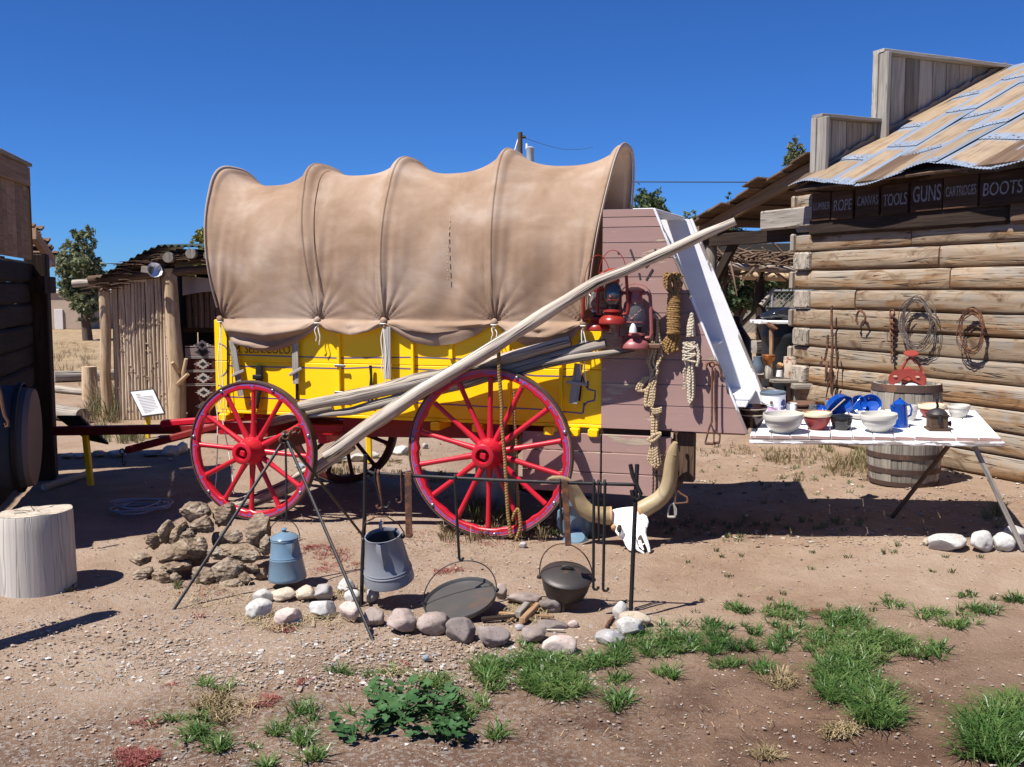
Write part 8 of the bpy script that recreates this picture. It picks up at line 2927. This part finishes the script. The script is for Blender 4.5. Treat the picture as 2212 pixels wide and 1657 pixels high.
def tuft(u, v, wpx, h, c, lean=.9):
 p = gp(u, v)
 return (p.x, p.y, wpx * p.y / FPX, h, c, lean)
def gtuft(u, v, wpx, h, c):
 p = gp(u, v)
 k = R2.uniform(.35, 1.0)
 return (p.x, p.y, wpx * .34 * p.y / FPX, h * R2.uniform(.75, 1.5), int(c * .34 * k) + 4, R2.uniform(1.0, 2.1))
R2 = random.Random(8)
zg = lambda a, b: zc(1700, 1600, 1148, a, b)
zl = lambda a, b: zc(0, 1700, 1400, a, b)
T = []
# the green sward at right: many overlapping tufts along its outline
def patch(cx, cy, rx, ry, n, h, c, f, wpx=26):
 for i in range(int(n * 1.45)):
  a = R2.uniform(0, 2 * PI); r = math.sqrt(R2.random()) * R2.uniform(.7, 1.18)
  T.append(gtuft(*f(cx + rx * r * math.cos(a), cy + ry * r * math.sin(a)), wpx * R2.uniform(.6, 1.4), h, c))
patch(260, 380, 190, 70, 24, .055, 95, zg, 22)
patch(480, 300, 220, 60, 16, .05, 70, zg, 20)
patch(620, 400, 140, 50, 14, .05, 80, zg, 20)
patch(900, 210, 110, 45, 14, .05, 70, zg, 18)
patch(940, 330, 190, 90, 24, .05, 80, zg, 20)
patch(1250, 250, 150, 70, 20, .055, 80, zg, 20)
patch(1330, 380, 260, 80, 46, .06, 95, zg, 22)
patch(1250, 500, 200, 70, 32, .065, 95, zg, 22)
patch(1250, 620, 140, 80, 26, .07, 95, zg, 24)
patch(1380, 660, 110, 60, 14, .07, 95, zg, 24)
patch(1430, 770, 110, 60, 16, .085, 130, zg, 28)
patch(1680, 410, 110, 40, 10, .055, 70, zg, 22)
patch(1700, 215, 80, 30, 7, .045, 60, zg, 20)
patch(1850, 265, 110, 25, 9, .045, 55, zg, 20)
patch(1960, 190, 110, 35, 10, .045, 55, zg, 20)
patch(1530, 160, 60, 30, 5, .04, 50, zg, 18)
patch(1880, 115, 60, 18, 4, .04, 45, zg, 16)
patch(2170, 130, 60, 40, 6, .05, 60, zg, 18)
patch(690, 185, 70, 25, 6, .05, 60, zg, 18)
patch(320, 530, 60, 22, 5, .05, 75, zg, 20)
patch(600, 480, 120, 25, 8, .04, 50, zg, 18)
patch(820, 510, 90, 30, 6, .045, 50, zg, 18)
patch(40, 690, 60, 40, 7, .06, 80, zg, 22)
patch(2080, 880, 190, 170, 44, .095, 130, zg, 30)
patch(2150, 760, 100, 60, 14, .08, 120, zg, 26)
patch(50, 450, 60, 60, 12, .055, 70, zg, 20)
patch(30, 560, 50, 30, 6, .05, 50, zg, 20)
A6g = z6p
patch(1250, 1380, 480, 70, 34, .055, 85, A6g, 20)
patch(1050, 1330, 260, 70, 16, .045, 60, A6g, 18)
patch(950, 1230, 80, 60, 6, .045, 50, A6g, 16)
patch(1130, 1500, 300, 80, 22, .055, 80, A6g, 20)
patch(650, 1450, 130, 90, 12, .06, 80, A6g, 20)
patch(170, 1540, 120, 40, 6, .05, 60, A6g, 20)
patch(1200, 1600, 240, 80, 22, .065, 100, A6g, 24)
patch(690, 1590, 70, 30, 4, .05, 60, A6g, 20)
for (cx, cy, rx, ry, n, h) in ((860, 550, 70, 30, 7, .055), (970, 600, 60, 25, 6, .05), (1330, 470, 60, 35, 6, .065), (1230, 530, 60, 25, 5, .05), (1320, 570, 55, 25, 5, .055), (1350, 650, 55, 25, 5, .055),
                              (730, 480, 70, 20, 4, .035), (950, 340, 70, 30, 5, .045), (860, 470, 60, 20, 4, .035), (1170, 680, 40, 15, 3, .05), (1690, 270, 90, 25, 5, .04), (1890, 310, 90, 25, 7, .05), (2150, 270, 60, 50, 8, .05), (2060, 430, 80, 60, 9, .05),
                              (1500, 275, 50, 15, 3, .04), (1115, 600, 25, 10, 2, .03), (1540, 440, 30, 15, 2, .04), (2180, 540, 50, 30, 4, .05)):
 patch(cx, cy, rx, ry, n, h, 55, zl, 20)
blades('grass', T, 'grass_green', 'green grass tufts spreading over the near yard', 1, .0030)
# dry and olive weeds
T = []
def wpatch(u, v, ru, rv, n, h, c, wpx=16, lean=.6):
 for i in range(n):
  a = R2.uniform(0, 2 * PI); r = math.sqrt(R2.random())
  T.append(tuft(u + ru * r * math.cos(a), v + rv * r * math.sin(a), wpx * R2.uniform(.5, 1.3), h * R2.uniform(.6, 1.3), c, R2.uniform(lean * .6, lean * 1.4)))
wpatch(1050, 1150, 130, 18, 26, .09, 24)
wpatch(1010, 1165, 60, 14, 10, .08, 22)
wpatch(1190, 1150, 60, 22, 14, .10, 22)
wpatch(1860, 1015, 70, 22, 30, .13, 26, 14)
wpatch(1760, 990, 110, 20, 30, .10, 22, 14)
wpatch(1590, 975, 90, 12, 16, .06, 18, 14)
wpatch(1890, 975, 30, 8, 8, .10, 20, 12)
wpatch(1700, 1035, 60, 8, 8, .05, 18, 12)
wpatch(245, 880, 45, 25, 40, .42, 22, 10, .5)
wpatch(215, 905, 40, 20, 20, .25, 18, 10)
wpatch(175, 800, 80, 40, 40, .22, 14, 12)
wpatch(150, 760, 60, 25, 30, .18, 14, 12)
wpatch(1660, 720, 90, 25, 40, .20, 14, 12)
wpatch(760, 1020, 60, 15, 14, .07, 18, 12)
wpatch(720, 1030, 40, 14, 10, .06, 18, 12)
wpatch(860, 1010, 50, 16, 12, .06, 18, 12)
wpatch(950, 1030, 40, 12, 8, .07, 18, 12)
for cx, cy in ((930, 400), (1000, 410), (900, 430), (960, 480)): wpatch(*zl(cx, cy), 30, 10, 5, .06, 16, 14, 1.2)
for cx, cy in ((1230, 830), (1200, 860), (880, 560), (960, 590), (860, 980)): wpatch(*zg(cx, cy), 40, 10, 6, .05, 24, 14, 1.4)
blades('dry_weeds', T, 'weed_dry', 'dry tan weeds about the wheels, shed and store wall', 2, .003)
T = []
wpatch(1050, 1120, 60, 20, 16, .16, 26, 12)
wpatch(1880, 1000, 50, 18, 16, .12, 24, 12)
wpatch(1130, 1150, 40, 16, 8, .08, 22, 12)
wpatch(1820, 965, 60, 10, 10, .09, 20, 12)
wpatch(240, 895, 45, 18, 30, .30, 20, 10)
wpatch(210, 940, 30, 10, 14, .16, 20, 10)
wpatch(270, 950, 40, 10, 14, .18, 20, 10)
wpatch(1250, 1155, 60, 10, 10, .06, 20, 12)
for i in range(26): wpatch(1440 + i * 17, 1136 + 10 * math.sin(i * 1.7), 8, 4, 1, .055, 18, 8)
wpatch(1530, 1160, 100, 12, 12, .03, 18, 12)
wpatch(2155, 1120, 25, 20, 6, .14, 18, 8)
wpatch(140, 1268, 35, 8, 10, .05, 26, 12, 1.2)
wpatch(380, 1262, 20, 10, 3, .05, 20, 8)
wpatch(750, 1275, 30, 10, 5, .05, 22, 12)
wpatch(880, 980, 40, 10, 8, .06, 20, 12)
for i in range(34): wpatch(R2.uniform(1440, 2200), R2.uniform(1180, 1330), 10, 4, 1, .03, 16, 8)
for i in range(40): wpatch(R2.uniform(1480, 1880), R2.uniform(970, 1090), 10, 4, 1, .04, 14, 8)
blades('olive_weeds', T, 'weed_olive', 'small olive green weeds at shadow edges and wheels', 3, .0034)
# red spurge mats
T = []
def rpatch(u, v, ru, rv, n, c=18, h=.018, wpx=14):
 for i in range(n):
  a = R2.uniform(0, 2 * PI); r = math.sqrt(R2.random())
  T.append(tuft(u + ru * r * math.cos(a), v + rv * r * math.sin(a), wpx * R2.uniform(.5, 1.3), h * R2.uniform(.6, 1.3), c, 1.6))
rpatch(*z5p(950, 590), 50, 22, 26); rpatch(*z5p(1080, 690), 40, 22, 22); rpatch(*z5p(890, 530), 30, 10, 10); rpatch(*z5p(850, 750), 25, 10, 8)
rpatch(*z5p(1980, 730), 28, 6, 6); rpatch(*z6p(300, 580), 26, 8, 7); rpatch(*z5p(1700, 440), 30, 12, 8)
rpatch(*z5p(590, 1210), 18, 7, 6); rpatch(*z6p(620, 330), 40, 10, 10); rpatch(*z6p(350, 330), 50, 14, 10)
rpatch(*zl(600, 640), 38, 24, 26, 40); rpatch(*zl(1330, 310), 20, 6, 6); rpatch(*zl(1140, 410), 24, 8, 7); rpatch(*zl(640, 490), 22, 8, 7); rpatch(*zl(1180, 380), 30, 8, 6)
rpatch(*zl(1240, 80), 22, 8, 6); rpatch(*zl(750, 330), 8, 3, 2); rpatch(*zg(1110, 195), 20, 6, 6); rpatch(430, 1275, 50, 20, 12, 18); rpatch(*zl(870, 20), 14, 8, 4)
rpatch(*z5p(1800, 420), 60, 10, 8, 20); rpatch(1140, 1165, 60, 10, 10, 18); rpatch(*zl(2070, 250), 20, 6, 4); rpatch(*zl(1760, 240), 30, 8, 3)
blades('red_ground_cover', T, 'weed_red', 'low red spurge mats on the dirt near the fire pit', 4, .0028)
# straw and litter
P = []
def straw(name, spots, m, label, seed):
 rng = np.random.default_rng(seed)
 mbv, mbf = [], []
 for (u, v, ru, rv, n, L) in spots:
  for i in range(n):
   a, r = rng.uniform(0, 2 * PI), math.sqrt(rng.uniform())
   p = gp(u + ru * r * math.cos(a), v + rv * r * math.sin(a))
   th = rng.uniform(0, PI)
   l = L * rng.uniform(.3, 1.2)
   d = V((math.cos(th) * l, math.sin(th) * l, rng.uniform(-.05, .12) * l))
   w = V((-math.sin(th), math.cos(th), 0)) * .0014
   z = V((0, 0, .006 + rng.uniform(0, .012)))
   bend = V((0, 0, .01)) + w * rng.uniform(-6, 6)
   o = len(mbv)
   a_, b_, c_ = p - d / 2 + z, p + z + bend, p + d / 2 + z
   mbv += [a_ - w, a_ + w, b_ - w, b_ + w, c_ - w, c_ + w]
   mbf += [(o, o + 2, o + 3, o + 1), (o + 2, o + 4, o + 5, o + 3)]
 me = bpy.data.meshes.new(name); me.from_pydata([tuple(q) for q in mbv], [], mbf); me.materials.append(MATS[m]); me.update()
 o = bpy.data.objects.new(name, me); COL.objects.link(o)
 tag(o, label, 'litter', kind='stuff')
straw('straw_litter', [(*z6p(1000, 930), 40, 26, 130, .11), (*z6p(860, 960), 30, 20, 60, .10), (*z5p(1040, 940), 18, 8, 40, .08), (*z5p(500, 1180), 70, 18, 120, .12), (*z5p(900, 1150), 60, 14, 70, .12), (*z5p(260, 1000), 60, 40, 80, .10),
                       (*zl(1000, 430), 60, 24, 60, .12), (*zg(1230, 840), 40, 12, 60, .08), (450, 1290, 80, 30, 90, .10), (1700, 1010, 250, 40, 160, .06), (*zl(1700, 280), 60, 12, 20, .12), (1000, 1180, 150, 30, 110, .06), (1300, 1400, 700, 200, 120, .07), (500, 1450, 400, 150, 120, .05)], 'straw', 'scattered straw and dry grass stems around the fire pit', 5)
straw('twig_litter', [(1000, 1170, 200, 30, 120, .07), (700, 1110, 160, 16, 110, .12), (430, 1280, 90, 30, 70, .06), (900, 1450, 700, 150, 160, .04), (1700, 1180, 350, 40, 120, .05), (1700, 1480, 400, 140, 110, .05)], 'plank_brown', 'dark twigs and bark bits scattered over the yard', 6)
# pebbles: thousands of little stones in one mesh
def pebbles():
 rng = np.random.default_rng(77)
 base, fs = ico(1)
 base = np.array([tuple(p) for p in base]); fs = np.array(fs)
 pts, sz = [], []
 def spray(u0, u1, v0, v1, n, s0, s1):
  for _ in range(n):
   p = gp(rng.uniform(u0, u1), rng.uniform(v0, v1))
   pts.append(p); sz.append(s0 * .72 * (s1 / s0) ** (rng.uniform() ** 3.4))
 spray(-20, 1350, 1330, 1490, 5200, .0035, .016)
 spray(250, 1300, 1380, 1480, 3800, .004, .018)
 spray(-20, 2230, 1160, 1680, 7000, .0025, .012)
 spray(150, 1400, 1120, 1330, 2200, .003, .014)
 spray(1400, 2230, 950, 1180, 3200, .006, .024)
 spray(250, 1300, 950, 1130, 1500, .006, .024)
 spray(-20, 700, 1490, 1680, 1000, .003, .012)
 tones = np.array([(.38, .31, .25), (.32, .235, .17), (.46, .41, .36), (.56, .53, .49), (.27, .26, .26), (.24, .165, .12), (.40, .295, .225), (.33, .315, .31)])
 n = len(pts)
 sc3 = np.array(sz)[:, None] * rng.uniform([.8, .7, .25], [1.8, 1.2, .65], size=(n, 3))
 ang = rng.uniform(0, 2 * PI, n)
 V_ = np.empty((n, len(base), 3)); 
 jit = 1 + rng.uniform(-.32, .32, size=(n, len(base), 1))
 loc = base[None] * jit * sc3[:, None]
 V_[..., 0] = loc[..., 0] * np.cos(ang)[:, None] - loc[..., 1] * np.sin(ang)[:, None]
 V_[..., 1] = loc[..., 0] * np.sin(ang)[:, None] + loc[..., 1] * np.cos(ang)[:, None]
 V_[..., 2] = loc[..., 2]
 V_ += np.array([(p.x, p.y, p.z) for p in pts])[:, None] + np.array([0, 0, 1.0])[None, None] * sc3[:, None, 2:3] * .25
 F_ = fs[None] + (np.arange(n) * len(base))[:, None, None]
 me = bpy.data.meshes.new('pebbles')
 nv, nf = n * len(base), n * len(fs)
 me.vertices.add(nv); me.vertices.foreach_set('co', V_.astype(np.float32).ravel())
 me.loops.add(nf * 3); me.loops.foreach_set('vertex_index', F_.astype(np.int32).ravel())
 me.polygons.add(nf); me.polygons.foreach_set('loop_start', np.arange(0, nf * 3, 3, dtype=np.int32))
 me.update()
 me.polygons.foreach_set('use_smooth', [False] * nf)
 ca = me.color_attributes.new('tone', 'FLOAT_COLOR', 'POINT')
 t = tones[rng.choice(len(tones), n, p=[.26, .26, .08, .04, .05, .14, .11, .06])] * rng.uniform(.65, 1.0, size=(n, 1))
 cc = np.ones((n, len(base), 4), dtype=np.float32); cc[..., :3] = t[:, None]
 ca.data.foreach_set('color', cc.ravel())
 me.materials.append(MATS['pebble'])
 o = bpy.data.objects.new('pebbles', me); COL.objects.link(o)
 tag(o, 'pale gravel and small pebbles strewn over the yard', 'gravel', kind='stuff')
pebbles()
# mallow plants: round scalloped leaves on stalks
def mallow_leaf():
 mb = MB()
 n = 15
 vv = [V((0, 0, 0))]
 for i in range(n):
  a = .35 + (2 * PI - .7) * i / (n - 1)
  r = 1.0 * (1 + .10 * math.cos(a * 5 + PI)) * (.92 + .08 * math.cos(i * PI))
  vv.append(V((-math.cos(a) * r, math.sin(a) * r, .16 * r * (1 if i % 2 else .6))))
 ff = [[0, i, i + 1] for i in range(1, n)]
 mb.add(vv, ff, [[(0, 0)] * 3 for _ in ff], True)
 return mb
lm = mallow_leaf().mesh('leaf', sharp=0); lm.materials.append(MATS['leaf_mallow'])
def mallow(label, spots, n, seed):
 rnd = random.Random(seed)
 c = gp(*spots[0][:2])
 m_ = thing('mallow_plant', label, 'plant', M=Matrix.Translation(c), group='broad-leaved weeds in the near yard')
 st = MB()
 tot = sum(s[2] * s[3] for s in spots)
 for (u, v, ru, rv) in spots:
  for i in range(max(3, int(n * ru * rv / tot))):
   a, r = rnd.uniform(0, 2 * PI), math.sqrt(rnd.random())
   p = gp(u + ru * r * math.cos(a), v + rv * r * math.sin(a)) - c
   z = rnd.uniform(.02, .085) * (1.2 - r * .6)
   s_ = rnd.uniform(.014, .031)
   o = bpy.data.objects.new('leaf', lm); COL.objects.link(o); o.parent = m_
   o.location = (p.x, p.y, p.z + z)
   o.rotation_euler = (rnd.uniform(-.7, .5), rnd.uniform(-.5, .5), rnd.uniform(0, 6.28))
   o.scale = (s_, s_, s_)
   st.tube([V((p.x * .8, p.y * .8 , p.z * .8)), V((p.x * .95, p.y * .95, p.z + z * .6)), V((p.x, p.y, p.z + z))], .0016, 4)
 put('stems', st, 'leaf_mallow', m_)['kind'] = 'stuff'
mallow('largest patch of round-leaved mallow in the near yard', [zl(1660, 400) + (34, 28), zl(1700, 470) + (60, 26), zl(1830, 400) + (50, 26), zl(1920, 420) + (50, 36), zl(1800, 490) + (50, 24), zl(1960, 480) + (40, 24)], 150, 3)
mallow('small mallow sprigs at the left foot of the largest patch', [zl(1500, 540) + (24, 14), zl(1540, 560) + (20, 12), zl(1640, 545) + (30, 16)], 36, 4)
mallow('mallow sprigs at the lower right of the largest patch', [zl(1990, 560) + (40, 20), zl(1910, 560) + (18, 12), zl(1810, 560) + (16, 10)], 40, 5)
